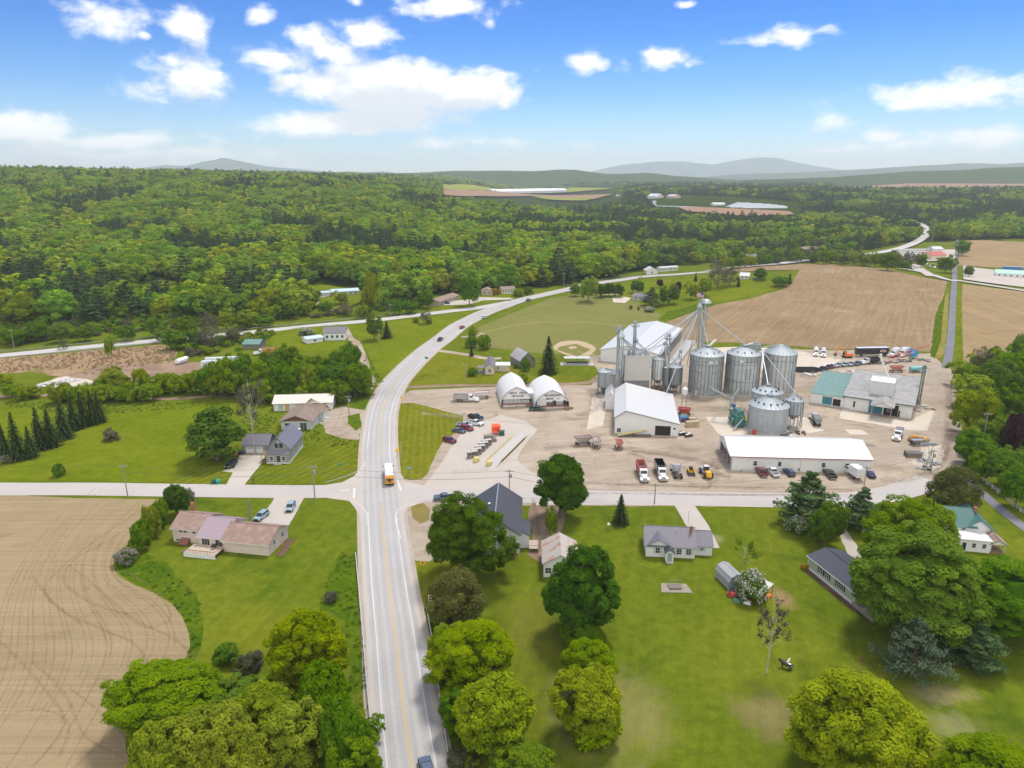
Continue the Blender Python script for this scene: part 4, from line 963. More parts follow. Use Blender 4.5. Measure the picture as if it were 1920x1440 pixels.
# openings in the woods (world polygons)
OPEN = [[G(*p) for p in q] for q in [
 [(225,548),(300,520),(345,528),(345,542),(420,545),(492,558),(485,574),(420,578),(330,572),(250,568)],
 [(570,536),(600,528),(690,540),(700,560),(690,575),(620,588),(590,575),(565,568)],
 [(800,575),(830,545),(870,556),(900,545),(960,545),(1000,548),(1070,535),(1080,560),(800,600)],
 [(1190,515),(1290,493),(1330,508),(1330,520),(1200,540)],
 [(-800,700),(0,656),(300,630),(560,600),(870,570),(1200,512),(1330,500),(1340,560),(1200,640),(0,760),(-800,800)],
 [(822,346),(1160,349),(1175,392),(822,383)], [(1200,367),(1505,380),(1500,424),(1235,414)], [(1560,346),(2300,342),(2300,362),(1560,362)],
 [(1660,408),(1700,408),(1740,418),(1760,436),(1750,456),(1700,474),(1640,486),(1560,490),(1480,500),(1400,508),(1400,490),(1500,484),(1600,472),(1660,464),(1700,456),(1722,444),(1716,430)],
 [(1400,486),(1700,462),(1800,450),(2200,440),(2200,640),(1400,640)], [(915,333.9),(1015,333.9),(1030,341),(925,341)],
 [(1500,392),(1620,396),(1620,408),(1500,404)]]]
OPB = [(min(p[0] for p in q), max(p[0] for p in q), min(p[1] for p in q), max(p[1] for p in q), q) for q in OPEN]
flb = fl
def forest_ok(x, y):
    if not inside(x, y, flb): return False
    for (a, b, c, d, q) in OPB:
        if a < x < b and c < y < d and inside(x, y, q): return False
    return True
def in_view(x, y, mrg=60):
    return abs(x) < y*.735*1.0+mrg
pts = []
y = 380.0
random.seed(23)
while y < 6500:
    sp_ = 10.8 if y < 900 else 10.8+(y-900)*.0065
    x = -(y*.735+70)
    while x < y*.735+70:
        xx = x+random.uniform(-.42,.42)*sp_; yy = y+random.uniform(-.42,.42)*sp_
        if forest_ok(xx, yy):
            T0 = T(xx, yy); n1 = noise.noise(Vector((xx*.009, yy*.009, 4.0))); n2 = noise.noise(Vector((xx*.03, yy*.03, 8.0)))
            conif = n1+.35*n2 > .16 or (xx > 200 and yy > 1150 and n1 > -.18) or (yy < 520 and xx < -90 and n2 > -.05 and xx > -330) or (0 < xx < 500 and 900 < yy < 1300 and n1 > -.1)
            scr = 700 < yy < 950 and 120 < xx < 420   # scrubby wetland
            if scr and random.random() < .35: x += sp_; continue
            if yy > 2600 and noise.noise(Vector((xx*.0011, yy*.0016, 2.0))) > .28: x += sp_; continue
            r = random.random(); k = sp_/10.8
            if conif: me = random.choice(lo_p if r < .8 else lo_b+lo_s); s_ = random.uniform(.75,1.15)
            else: me = random.choice(lo_b) if r < .74 else (random.choice(lo_y) if r < .95 else (lo_g[0] if r < .975 else random.choice(lo_p))); s_ = random.uniform(.8,1.35)
            if scr: s_ *= .6
            k2 = 1+(k-1)*.8
            pts.append((xx, yy, T0-.4, s_*k2*1.62, s_*1.2*(1+(k-1)*.16)*random.uniform(.9,1.15), me))
        x += sp_
    y += sp_*.87
print('forest trees', len(pts))
pts.sort(key=lambda p: p[0]**2+p[1]**2)
LBL = {'forest_tree': ('forest_tree', 'broadleaved tree standing in the near edge of the big wood', 'broadleaved trees at the near edge of the wood'),
       'forest_pine': ('pine_tree', 'dark white pine standing in the near edge of the big wood', 'pines at the near edge of the wood'),
       'forest_spruce': ('spruce_tree', 'dark narrow spruce standing in the near edge of the big wood', 'spruces at the near edge of the wood'),
       'forest_bare': ('bare_tree', 'grey barely leafed tree standing in the near edge of the big wood', 'grey trees at the near edge of the wood')}
cnt = {}; rest = []
for p in pts:
    kk = p[5].name.rstrip('0123456789').replace('_y', '')
    px_ = 960+F*p[0]/(p[1]*cp+80*sp)
    if cnt.get(kk, 0) < 210 and -20 < px_ < 1940 and kk in LBL:
        cnt[kk] = cnt.get(kk, 0)+1; nm, lb_, gr_ = LBL[kk]
        o = bpy.data.objects.new(nm, p[5]); COL.objects.link(o); o.location = p[:3]; o.rotation_euler = (0, 0, random.uniform(0, 6.28)); o.scale = (p[3], p[3], p[4])
        tag(o, lb_, 'tree', gr_)
    else: rest.append(p)
# the rest of the woods: one object, instanced
pc = bpy.data.collections.new('forest_kinds')
idx = {}
for me in LO:
    o = bpy.data.objects.new(me.name, me); pc.objects.link(o)
names = sorted(o.name for o in pc.objects); idx = {n_: i for i, n_ in enumerate(names)}
me = bpy.data.meshes.new('far_woods'); me.from_pydata([p[:3] for p in rest], [], [])
a1 = me.attributes.new('kind_index', 'INT', 'POINT'); a1.data.foreach_set('value', [idx[p[5].name] for p in rest])
a2 = me.attributes.new('size', 'FLOAT_VECTOR', 'POINT'); a2.data.foreach_set('vector', [c for p in rest for c in (p[3], p[3], p[4])])
a3 = me.attributes.new('turn', 'FLOAT_VECTOR', 'POINT'); a3.data.foreach_set('vector', [c for p in rest for c in (0, 0, random.uniform(0, 6.28))])
fo = bpy.data.objects.new('far_woods', me); COL.objects.link(fo); tag(fo, 'broad green forest of mixed trees running back to the hills', 'forest', kind='stuff')
gt = bpy.data.node_groups.new('woods', 'GeometryNodeTree')
gt.interface.new_socket('Geometry', in_out='INPUT', socket_type='NodeSocketGeometry'); gt.interface.new_socket('Geometry', in_out='OUTPUT', socket_type='NodeSocketGeometry')
Q = NT(gt); gi = Q.node('NodeGroupInput'); go = Q.node('NodeGroupOutput')
ci = Q.node('GeometryNodeCollectionInfo'); ci.inputs['Collection'].default_value = pc; ci.inputs['Separate Children'].default_value = True; ci.inputs['Reset Children'].default_value = True
ip = Q.node('GeometryNodeInstanceOnPoints'); ip.inputs['Pick Instance'].default_value = True
def na(nm, ty): nd = Q.node('GeometryNodeInputNamedAttribute', data_type=ty); nd.inputs[0].default_value = nm; return nd.outputs[0]
mp = Q.node('GeometryNodeMeshToPoints'); Q.link(gi.outputs[0], mp.inputs[0])
Q.link(mp.outputs[0], ip.inputs['Points']); Q.link(ci.outputs[0], ip.inputs['Instance']); Q.link(na('kind_index', 'INT'), ip.inputs['Instance Index'])
Q.link(na('size', 'FLOAT_VECTOR'), ip.inputs['Scale'])
er = Q.node('FunctionNodeEulerToRotation'); Q.link(na('turn', 'FLOAT_VECTOR'), er.inputs[0]); Q.link(er.outputs[0], ip.inputs['Rotation'])
Q.link(ip.outputs[0], go.inputs[0])
md = fo.modifiers.new('woods', 'NODES'); md.node_group = gt
def scatter(name, label, cat, polys, spacing, meshes, lo, hi, seed=1, skip=0.0, far=False):
    random.seed(seed); ps = []
    for q in polys:
        w_ = [G(*p) for p in q]; x0 = min(p[0] for p in w_); x1 = max(p[0] for p in w_); y0 = min(p[1] for p in w_); y1 = max(p[1] for p in w_); y = y0
        while y < y1:
            x = x0
            while x < x1:
                xx = x+random.uniform(-.5,.5)*spacing; yy = y+random.uniform(-.5,.5)*spacing
                if random.random() > skip and inside(xx, yy, w_): s_ = random.uniform(lo, hi); ps.append((xx, yy, T(xx, yy)-.1, s_, s_*random.uniform(.8,1.3), random.choice(meshes)))
                x += spacing
            y += spacing
    cn = bpy.data.collections.new(name+'_kinds')
    for me in set(meshes): cn.objects.link(bpy.data.objects.new(me.name, me))
    ix = {n_: i for i, n_ in enumerate(sorted(o.name for o in cn.objects))}; rv = {o.data.name: o.name for o in cn.objects}
    me = bpy.data.meshes.new(name); me.from_pydata([p[:3] for p in ps], [], [])
    me.attributes.new('kind_index', 'INT', 'POINT').data.foreach_set('value', [ix[rv[p[5].name]] for p in ps])
    me.attributes.new('size', 'FLOAT_VECTOR', 'POINT').data.foreach_set('vector', [c for p in ps for c in (p[3], p[3], p[4])])
    me.attributes.new('turn', 'FLOAT_VECTOR', 'POINT').data.foreach_set('vector', [c for p in ps for c in (0, 0, random.uniform(0, 6.28))])
    o = bpy.data.objects.new(name, me); COL.objects.link(o); tag(o, label, cat, kind='stuff')
    g_ = gt.copy(); [n_ for n_ in g_.nodes if n_.type == 'COLLECTION_INFO' or n_.bl_idname == 'GeometryNodeCollectionInfo'][0].inputs['Collection'].default_value = cn
    o.modifiers.new('scatter', 'NODES').node_group = g_; print(name, len(ps)); return o
def tuft(nm, m_, h=1.4, n=26, r=.7, w_=.10):
    lb = LB(); random.seed(len(nm))
    for i in range(n):
        a = random.uniform(0, 6.28); q = random.uniform(0, r); p = Vector((math.cos(a)*q, math.sin(a)*q, h*random.uniform(.3,.55))); hh = p.z
        d = Vector((math.cos(a), math.sin(a), random.uniform(-.1,.5))).normalized(); lb.quad(p, d, w_*random.uniform(.7,1.6), hh, random.random(), 0, up=Vector((0,0,1)).cross(d).cross(d) if 0 else Vector((0,0,1)))
    return lb.mesh(nm, [m_])
L_reed = leaf_mat('leaf_reed', (.44,.31,.19), (.64,.48,.31), .15, .01); L_gras = leaf_mat('leaf_tall_grass', (.085,.165,.008), (.180,.260,.018), .2, .03)
reed_m = [tuft('reed_tuft', L_reed, 1.3, 30, .9, .14)]; gras_m = [tuft('grass_tuft_a', L_gras, .45, 26, .7, .13), tuft('grass_tuft_bb', L_gras, .4, 26, .7, .12)]
bush_m = [lb.mesh('understory%d' % i, [m_]) for i, (lb, m_) in enumerate([(broad(301+i, h=4, R=3, base=-.4, K=18, n=32, leaf=.55, irregular=.4, core=.6), m_) for i, m_ in enumerate([L_mid, L_for, L_light, L_gray])])]
scatter('reeds', 'dry tan reeds standing along the upper road', 'reeds', [[(-60,674),(0,674),(120,664),(200,657),(300,649),(330,652),(330,672),(240,684),(160,694),(80,696),(30,702),(-60,700)],[(150,700),(250,684),(330,674),(325,680),(240,690),(170,704)]], 1.9, reed_m, .6, 1.0, 3, .5)
scatter('tall_grass', 'long dark green grass on the unmown edges', 'grass', [[(216,1050),(270,1040),(330,1078),(374,1125),(382,1160),(380,1200),(366,1238),(345,1262),(357,1190),(345,1155),(292,1108),(225,1075)],[(640,1035),(664,1040),(672,1100),(690,1300),(700,1440),(640,1440),(655,1250),(650,1160),(606,1145),(606,1100)],[(806,1130),(826,1120),(850,1200),(900,1440),(845,1440),(812,1200)],[(1238,598),(1290,576),(1338,562),(1338,572),(1262,598)],[(1754,590),(1771,560),(1764,640),(1752,672),(1744,668)],[(1796,560),(1803,560),(1806,680),(1792,690)],[(690,660),(720,716),(700,722),(650,755),(660,728)],[(0,760),(110,752),(380,756),(440,760),(205,776),(60,772)],[(500,775),(560,800),(620,815),(672,832),(660,842),(575,835),(470,820),(450,780)],[(1810,860),(1825,930),(1845,925),(1850,870)]], 1.3, gras_m, .5, .95, 5, .35)
scatter('undergrowth', 'mixed scrub and saplings filling the roadside and wood edges', 'undergrowth', [[(-80,655),(0,648),(150,634),(300,620),(420,610),(520,600),(560,596),(560,575),(480,582),(330,582),(240,575),(0,600),(-80,620)],[(560,600),(640,592),(760,580),(800,574),(800,560),(700,580),(640,588)],[(380,690),(470,690),(640,690),(690,705),(690,745),(560,738),(470,742),(380,745)],[(100,740),(300,738),(300,752),(110,750)],[(340,650),(440,632),(520,622),(500,640),(430,650),(400,665),(350,672)],[(1815,690),(1900,680),(1960,700),(1960,840),(1880,850),(1830,860),(1812,800)],[(400,1300),(560,1300),(690,1340),(700,1440),(430,1440),(250,1440)],[(820,1130),(860,1120),(880,1200),(960,1440),(860,1440)],[(1400,500),(1480,490),(1560,488),(1640,494),(1690,502),(1680,497),(1600,484),(1500,482),(1400,488)],[(1560,478),(1660,462),(1700,440),(1640,430),(1560,440),(1480,460),(1440,480)]], 3.4, bush_m, .35, .95, 7, .2)
# ---- hills and mountains
M_hill = ground_mat('wooded_hills', (.030,.060,.014), (.045,.075,.018), (.060,.085,.020), s1=.003, s2=.02, fine=.25)
def range_hill(name, prof, dist, depth, m, label_rise=0, rough=.12, near=0):
    """a ridge whose skyline passes through the pixels of prof at the given distance"""
    n = 160; vs = []; K = 14; x0, x1 = prof[0][0], prof[-1][0]
    for i in range(n+1):
        px = x0+(x1-x0)*i/n
        for a, b in zip(prof, prof[1:]):
            if a[0] <= px <= b[0]: t = (px-a[0])/(b[0]-a[0]); py = a[1]+(b[1]-a[1])*t; break
        X_, Y_ = (px-960)/F*dist, dist
        hz = CH+(720-py-F*math.tan(PITCH))/F*dist*1.0 if 0 else top(dist, py)
        X_ = W3(px, py, dist).x
        for j in range(K+1):
            v = j/K*2-1; e = math.cos(v*PI/2)**1.3
            yy = dist+v*depth; h = hz*e*(1+rough*noise.noise(Vector((X_*.0016*8000/dist, yy*.0016*8000/dist, dist)))) if j != K//2 else hz+hz*.03*noise.noise(Vector((X_*.004, 0, dist)))
            vs.append((X_*(yy/dist), yy, h-2))
    fs = [(i*(K+1)+j, i*(K+1)+j+1, (i+1)*(K+1)+j+1, (i+1)*(K+1)+j) for i in range(n) for j in range(K)]
    o = MB().add(vs, fs).build(name, [m], smooth=True); o['kind'] = 'structure'; return o
range_hill('hills', [(540,331),(600,324),(650,322),(720,325),(780,323),(850,320),(920,319.5),(960,319.5),(1000,321),(1040,318),(1080,318),(1140,326),(1210,324),(1260,329),(1330,333),(1380,337)], 5200, 900, M_hill)
range_hill('hills', [(1400,337),(1560,332),(1620,327),(1700,322),(1800,318),(1860,314),(1920,312),(2040,309),(2150,318)], 4300, 900, M_hill)
range_hill('hills', [(1300,334),(1350,329),(1430,325),(1500,323),(1600,318),(1700,313),(1800,306),(1870,308),(1930,304),(2100,300)], 10500, 1400, M_hill)
range_hill('mountain', [(230,322),(270,314),(310,309),(350,311),(380,303),(405,299),(416,296),(428,298),(450,303),(500,312),(560,317),(620,323)], 13500, 1500, M_hill)
range_hill('mountain', [(640,326),(700,322),(720,321),(760,326),(790,328)], 15500, 1000, M_hill)
range_hill('mountain', [(1080,330),(1130,316),(1180,307),(1230,304),(1280,302),(1310,306),(1340,308),(1380,300),(1420,295),(1460,296),(1500,306),(1560,316),(1640,328)], 18000, 1300, M_hill)
range_hill('hills', [(-260,322),(-100,317),(0,318),(100,321),(250,324),(400,325),(500,328),(560,332)], 3800, 700, M_hill)
# ================================================================== buildings
GLASS = mat('window_glass', (.03,.04,.05), .12, var=.05); WHT = mat('white_trim', (.62,.62,.60), .5, var=.05)
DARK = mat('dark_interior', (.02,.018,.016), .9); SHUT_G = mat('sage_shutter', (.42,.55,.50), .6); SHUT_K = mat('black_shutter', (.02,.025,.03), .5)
WMET = ribbed('white_metal_roof', (.57,.57,.56), 'x', .9, .35, dark=.93, var=.04); WMETY = ribbed('white_metal_roof_y', (.57,.57,.56), 'y', .9, .35, dark=.93, var=.04)
WSID = ribbed('white_metal_siding', (.70,.71,.70), 'xy', .5, .5, dark=.93, var=.06); CLAP = ribbed('white_clapboard', (.72,.73,.75), 'z', .22, .6, dark=.9, var=.06)
GREYS = ribbed('grey_clapboard', (.27,.29,.28), 'z', .2, .6, dark=.85); BLUEG = ribbed('pale_blue_siding', (.55,.60,.63), 'z', .2, .6, dark=.9)
PINKS = ribbed('pink_siding', (.66,.55,.49), 'z', .2, .6, dark=.9); GRNS = ribbed('sage_siding', (.36,.39,.30), 'z', .18, .6, dark=.88)
SH_GR = mat('grey_shingle', (.17,.165,.175), .85, var=.15, scale=1); SH_DK = mat('dark_shingle', (.055,.06,.078), .8, var=.15, scale=.8); SH_BR = mat('brown_shingle', (.27,.185,.15), .9, var=.2, scale=.7, var2=(.32,.225,.19))
SH_TAN = mat('tan_shingle', (.23,.175,.14), .9, var=.2, scale=.6); MR_PUR = ribbed('mauve_metal_roof', (.34,.26,.30), 'x', .5, .4, dark=.9); MR_GRY = ribbed('grey_metal_roof', (.165,.155,.185), 'x', .45, .45, dark=.8)
MR_TEAL = ribbed('teal_metal_roof', (.125,.235,.195), 'x', .5, .45, dark=.88, wear=(.16,.255,.22)); MR_GRN = ribbed('green_metal_roof', (.07,.17,.155), 'x', .5, .45, dark=.75); SH_LG = mat('weathered_grey_roof', (.30,.295,.285), .85, var=.2, scale=.5, var2=(.35,.345,.33))
RUST = ribbed('rusty_metal_roof', (.46,.42,.38), 'y', .7, .6, dark=.8, var=.2, wear=(.40,.22,.14)); RUST2 = ribbed('rust_red_roof', (.36,.40,.43), 'x', .7, .6, dark=.8, wear=(.50,.20,.10))
WOOD = ribbed('weathered_boards', (.20,.185,.165), 'xy', .3, .9, dark=.6, var=.25); WOODB = mat('brown_wood', (.22,.14,.08), .8, var=.2); REDW = mat('dark_red_paint', (.28,.045,.045), .5); TEALD = ribbed('teal_door_metal', (.035,.19,.24), 'x', .6, .5, dark=.8)
CONC = mat('concrete', (.45,.43,.40), .9, var=.15, scale=1.5); BRICK = mat('brick', (.32,.13,.08), .9, var=.2, scale=4); PLY = mat('bare_plywood', (.60,.36,.18), .7); FABRIC = mat('white_fabric', (.60,.60,.59), .6, var=.04)
def frame_root(name, label, cat, A, B, group=None, z=0):
    a = Vector(G(*A)) if not isinstance(A, Vector) else A; b = Vector(G(*B)) if not isinstance(B, Vector) else B
    r = root(name, label, cat, (a.x, a.y, T(a.x, a.y)+z), math.atan2(b.y-a.y, b.x-a.x), group); r['L'] = 0
    del r['L']; return r, (b-a).length
def loc2(r, wx, wy):
    d = Vector((wx-r.location.x, wy-r.location.y)); c, s = math.cos(-r.rotation_euler.z), math.sin(-r.rotation_euler.z)
    return (d.x*c-d.y*s, d.x*s+d.y*c)
def Lp(r, px, py, h=0): return loc2(r, *P(px, py, h))
def block(R, x0, y0, x1, y1, h, rh, axis='x', wm=WSID, rm=WMET, over=.45, off=.5, h2=None, th=.14, z0=0, wname='wall', rname='roof', base=None):
    """walls and gable roof; off is the place of the ridge across the span, h2 the far eave height"""
    h2 = h if h2 is None else h2; W = MB()
    def q(s_, t, z): return (s_, t, z) if axis == 'x' else (t, s_, z)
    a0, a1, b0, b1 = (x0, x1, y0, y1) if axis == 'x' else (y0, y1, x0, x1)
    rb = b0+(b1-b0)*off
    prof = [(b0, z0), (b0, h), (rb, rh), (b1, h2), (b1, z0)]
    n = 5; vs = [q(a0, p[0], p[1]) for p in prof]+[q(a1, p[0], p[1]) for p in prof]
    W.add(vs, [(i, (i+1) % n, n+(i+1) % n, n+i) for i in range(n) if i not in (1, 2)]+[tuple(range(n)), tuple(range(n, 2*n))])
    wo = W.build(wname, [wm], R)
    O = MB(); oa0, oa1 = a0-over, a1+over
    def sl(ba, za, bb, zb, o_):
        d = Vector((bb-ba, zb-za)).normalized(); ea = Vector((ba, za))-d*o_; eb = Vector((bb, zb)); up = Vector((-d.y, d.x)) if d.x > 0 else Vector((d.y, -d.x))
        g_ = up*.03; t_ = up*(th+.03)
        pts = [ea+g_, eb+g_, eb+t_, ea+t_]; vs = [q(oa0, p.x, p.y) for p in pts]+[q(oa1, p.x, p.y) for p in pts]
        O.add(vs, [(0,1,5,4),(1,2,6,5),(2,3,7,6),(3,0,4,7),(0,3,2,1),(4,5,6,7)])
    sl(b0, h, rb, rh, over); sl(b1, h2, rb, rh, over)
    ro = O.build(rname, [rm], R)
    C_ = MB(); ca, cb = q(oa0-.02, rb, rh+th+.05), q(oa1+.02, rb, rh+th+.05); C_.tube([ca, cb], .11, 5); C_.build('ridge_cap', [rm], ro)
    return wo, ro
def win(R, p, ang, z, w_, h_, fm=WHT, gm=None, mull=(1, 1), shut=None, name='window', fr=.09, out=.05, ground=False):
    """window or door on a wall: p local point, ang direction of the wall to the right seen from outside"""
    u = Vector((math.cos(ang), math.sin(ang), 0)); nrm = Vector((math.sin(ang), -math.cos(ang), 0)); c = Vector((p[0], p[1], 0))
    def bx(mb, a, b, z0, z1, d0, d1):
        vs = [c+u*s_+nrm*d+Vector((0,0,zz)) for zz in (z0, z1) for (s_, d) in ((a,d0),(b,d0),(b,d1),(a,d1))]
        mb.add(vs, [(0,1,2,3),(4,5,6,7),(0,1,5,4),(1,2,6,5),(2,3,7,6),(3,0,4,7)])
    m = MB(); a = w_/2
    bx(m, -a-fr, -a, z-fr, z+h_+fr, -.02, out); bx(m, a, a+fr, z-fr, z+h_+fr, -.02, out); bx(m, -a, a, z+h_, z+h_+fr, -.02, out)
    if not ground: bx(m, -a, a, z-fr, z, -.02, out+.04)
    for i in range(1, mull[0]+1): 
        if mull[0] > 0 and w_ > .5: s_ = -a+w_*i/(mull[0]+1); bx(m, s_-.025, s_+.025, z, z+h_, .0, out-.005)
    for i in range(1, mull[1]+1): zz = z+h_*i/(mull[1]+1); bx(m, -a, a, zz-.025, zz+.025, .0, out-.01)
    o = m.build(name, [fm], R); g_ = MB(); bx(g_, -a, a, z, z+h_, -.02, .018); g_.build('pane' if name == 'window' else 'panel', [gm or GLASS], o)
    if shut:
        for s_ in (-1, 1):
            k = MB(); q = s_*(a+fr+.22); bx(k, q-.2, q+.2, z-.05, z+h_+.05, .0, .05); k.build('shutter', [shut], o)
    return o
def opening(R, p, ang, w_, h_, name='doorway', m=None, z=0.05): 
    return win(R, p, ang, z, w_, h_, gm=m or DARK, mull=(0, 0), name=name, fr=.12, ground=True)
def part(R, name, m, fn, smooth=False):
    mb = MB(); fn(mb); return mb.build(name, m if isinstance(m, list) else [m], R, smooth)
HP = PI/2
# ---- hall-like white barn in the middle of the yard
R, L = frame_root('barn', 'large white metal barn with lopsided gable and open doorway in the middle of the yard', 'barn', (1152,812), (1271,818))
block(R, 0, 0, L, 33, 5.6, 8.0, 'y', WSID, WMETY, .35, .17, 4.3)
part(R, 'trim', mat('grey_trim', (.14,.14,.15)), lambda m: (m.tube([(-.3,-.42,5.45),(L*.17,-.42,8.0)], .11, 4), m.tube([(L*.17,-.42,8.0),(L+.3,-.42,4.25)], .11, 4)))
opening(R, (L*.76, 0), 0, 5.0, 3.3); win(R, (L*.5, 0), 0, .1, 5.2, 3.5, mull=(0,0), gm=WSID, name='sliding_door', fr=.05); win(R, (L*.04+.6, 0), 0, .5, 1.2, 1.3); win(R, (L*.94, 0), 0, .1, .9, 2.0, name='door', gm=WSID, mull=(0,0)); win(R, (L*.94, 0), 0, 2.3, .7, .6, mull=(0,0))
block(R, -3.6, 25, 0, 36, 4.2, 6.4, 'y', WSID, WMETY, .3, .5, wname='wing_wall', rname='wing_roof'); part(R, 'wing_door', TEALD, lambda m: m.box(-3.66, 27, .1, -3.61, 31, 3.4))
# ---- long white shed at the front of the yard
R, L = frame_root('long_shed', 'long white metal shed with pale roof and open left end facing the parked pickups', 'shed', (1370,881), (1630,888))
D = 17.0; h, rh = 4.45, 7.0
W = MB(); W.quad((0,0,0),(L,0,0),(L,0,h),(0,0,h)); W.quad((L,D,0),(0,D,0),(0,D,h),(L,D,h)); W.poly([(L,0,0),(L,D,0),(L,D,h),(L,D/2,rh),(L,0,h)])
W.poly([(0,0,h-.9),(0,0,h),(0,D/2,rh),(0,D,h),(0,D,h-.9)]); W.box(0,-.0,0,.25,.5,h-.9); W.box(0,D-1.6,0,.25,D,h-.9); W.box(.0,-.06,0,L,-.02,.25); W.build('wall', [WSID], R)
O = MB()
for s_ in (0, 1):
    y0, y1 = (-.5, D/2) if s_ == 0 else (D+.5, D/2); z0 = h-.15
    O.add([(-.6,y0,z0),(L+.5,y0,z0),(L+.5,y1,rh),(-.6,y1,rh),(-.6,y0,z0+.16),(L+.5,y0,z0+.16),(L+.5,y1,rh+.16),(-.6,y1,rh+.16)], [(0,1,2,3),(4,5,6,7),(0,1,5,4),(2,3,7,6),(0,3,7,4),(1,2,6,5)])
O.build('roof', [WMET], R); part(R, 'eave_trim', REDW, lambda m: m.box(-.6,-.58,h-.2,L+.5,-.505,h+.02))
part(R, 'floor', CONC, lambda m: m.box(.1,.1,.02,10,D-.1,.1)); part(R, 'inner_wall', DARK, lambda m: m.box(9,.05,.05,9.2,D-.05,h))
for i in range(1, 4): part(R, 'post', WOODB, lambda m: m.box(.02, D*i/4-.15, 0, .3, D*i/4+.15, h))
for px in (1415, 1461, 1543, 1587): win(R, ((px-1370)/260*L, 0), 0, 1.6, .95, 1.3, fm=WHT, mull=(0, 1))
part(R, 'downpipe', WHT, lambda m: m.tube([(L*.5,-.1,.2),(L*.5,-.1,3.4),(L*.485,-.1,3.9)], .06, 5)); part(R, 'electric_meter', mat('meter_grey', (.25,.25,.25)), lambda m: (m.box(L*.487,-.3,.3,L*.492,-.02,1.1), m.box(L*.494,-.25,.6,L*.498,-.02,1.2))); part(R, 'wall_lamp', WHT, lambda m: m.box(4.4,-.35,3.1,5.0,-.02,3.25)); part(R, 'concrete_step', CONC, lambda m: m.box(3,-1.2,0,7,-.1,.35))
# ---- back barn
A_ = Vector((41.1,319.4)); B_ = Vector((66.2,309.2))
R, L = frame_root('long_barn', 'long white metal barn behind the concrete tower, open along its right side', 'barn', A_, B_)
D = 61
W = MB(); W.poly([(0,0,0),(L,0,0),(L,0,5.6),(L/2,0,8.6),(0,0,5.6)]); W.quad((0,0,0),(0,D,0),(0,D,5.6),(0,0,5.6)); W.poly([(0,D,0),(L,D,0),(L,D,5.6),(L/2,D,8.6),(0,D,5.6)]); W.quad((L,0,4.9),(L,D,4.9),(L,D,5.6),(L,0,5.6)); W.build('wall', [WSID], R)
block(R, .02, .02, L-.02, D-.02, 5.59, 8.59, 'y', WHT, WMETY, .5, .5, z0=5.5, wname='gable_trim')
for i in range(11): part(R, 'post', mat('post_grey', (.3,.3,.3)), lambda m: m.box(L-.3, i*D/10.2, 0, L-.02, i*D/10.2+.3, 4.9))
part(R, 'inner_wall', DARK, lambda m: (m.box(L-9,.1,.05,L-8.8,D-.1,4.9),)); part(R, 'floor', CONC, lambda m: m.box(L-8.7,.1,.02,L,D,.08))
part(R, 'feed_bunk', mat('bunk_roof', (.38,.37,.35)), lambda m: m.box(L+3.2, 3, .1, L+8, D-6, 1.2)) 
# ---- grey building with tower and canopy
R, L = frame_root('feed_mill', 'grey roofed mill building with a white tower, drive-through canopy and blue doors', 'mill', (1581,766), (1708,785.5))
D = 37; block(R, 0, 0, L, D, 5.0, 8.5, 'x', WSID, SH_LG, .6, .74)
block(R, -11.5, .3, -.02, 35, 4.1, 6.6, 'x', WSID, MR_TEAL, .35, .75, wname='annex_wall', rname='annex_roof')
zt = 6.0
for _ in range(6): tx0, ty0 = Lp(R, 1630.5, 738.5, zt); zt = 5.0+3.5*ty0/27.4
tx1 = Lp(R, 1673, 745, zt)[0]; th_ = top(R.location.y+ty0*.85, 708)
block(R, tx0, ty0, tx1, ty0+8.5, th_, th_+1.0, 'x', ribbed('tower_siding', (.60,.62,.63), 'xy', .5, .5, dark=.93), WMET, .15, .35, z0=zt-1.5, wname='tower_wall', rname='tower_roof')
part(R, 'spout', mat('galv_pale', (.66,.66,.62), .4), lambda m: (m.tube([(tx0+5.2,ty0+3.5,th_+1),(tx0+1.2,ty0+7.5,th_+7.5)], .26, 8), m.tube([(tx0+1.2,ty0+7.5,th_+7.3),(tx0+1.2,ty0+7.5,th_+8.6)], .5, 8)))
cx0 = Lp(R, 1632, 784.6)[0]; cx1 = Lp(R, 1667.7, 789)[0]; cyf = (Lp(R, 1632, 784.6)[1]+Lp(R, 1667.7, 789)[1])/2
cyf = min(cyf, -3.5)
block(R, cx0-.2, cyf, cx1+.4, 2.0, 4.9, 6.3, 'y', WHT, SH_LG, .5, .5, z0=4.6, wname='canopy_gable', rname='canopy_roof')
for x in (cx0, cx1+.1): part(R, 'post', mat('post_grey', (.3,.3,.3)), lambda m: m.tube([(x, cyf+.2, 0), (x, cyf+.2, 4.9)], .12, 6))
win(R, (cx0+.6, 0), 0, .1, 4.4, 4.2, gm=TEALD, mull=(0,0), name='sliding_door', fr=.06); opening(R, (cx0+5.6, 0), 0, 4.6, 4.0)
win(R, (-5.8, .3), 0, .6, 3.3, 2.9, gm=TEALD, mull=(0,0), name='sliding_door', fr=.06); opening(R, (-2.5, .3), 0, 2.6, 2.6, z=.5)
win(R, (3.4, 0), 0, 1.2, .7, 2.2, mull=(0,1)); win(R, (L-7.2, 0), 0, 1.5, 1.2, .9, mull=(1,0)); win(R, (L-4.2, 0), 0, .1, .95, 2.1, fm=mat('black_paint', (.02,.02,.02), .4), name='door', mull=(0,0), gm=GLASS)
part(R, 'foundation', CONC, lambda m: m.box(-11.8,-.15,0,2,.1,.45)); part(R, 'green_trim', mat('green_trim', (.03,.09,.08)), lambda m: m.box(-.6,-.75,4.72,L+.6,-.6,4.95))
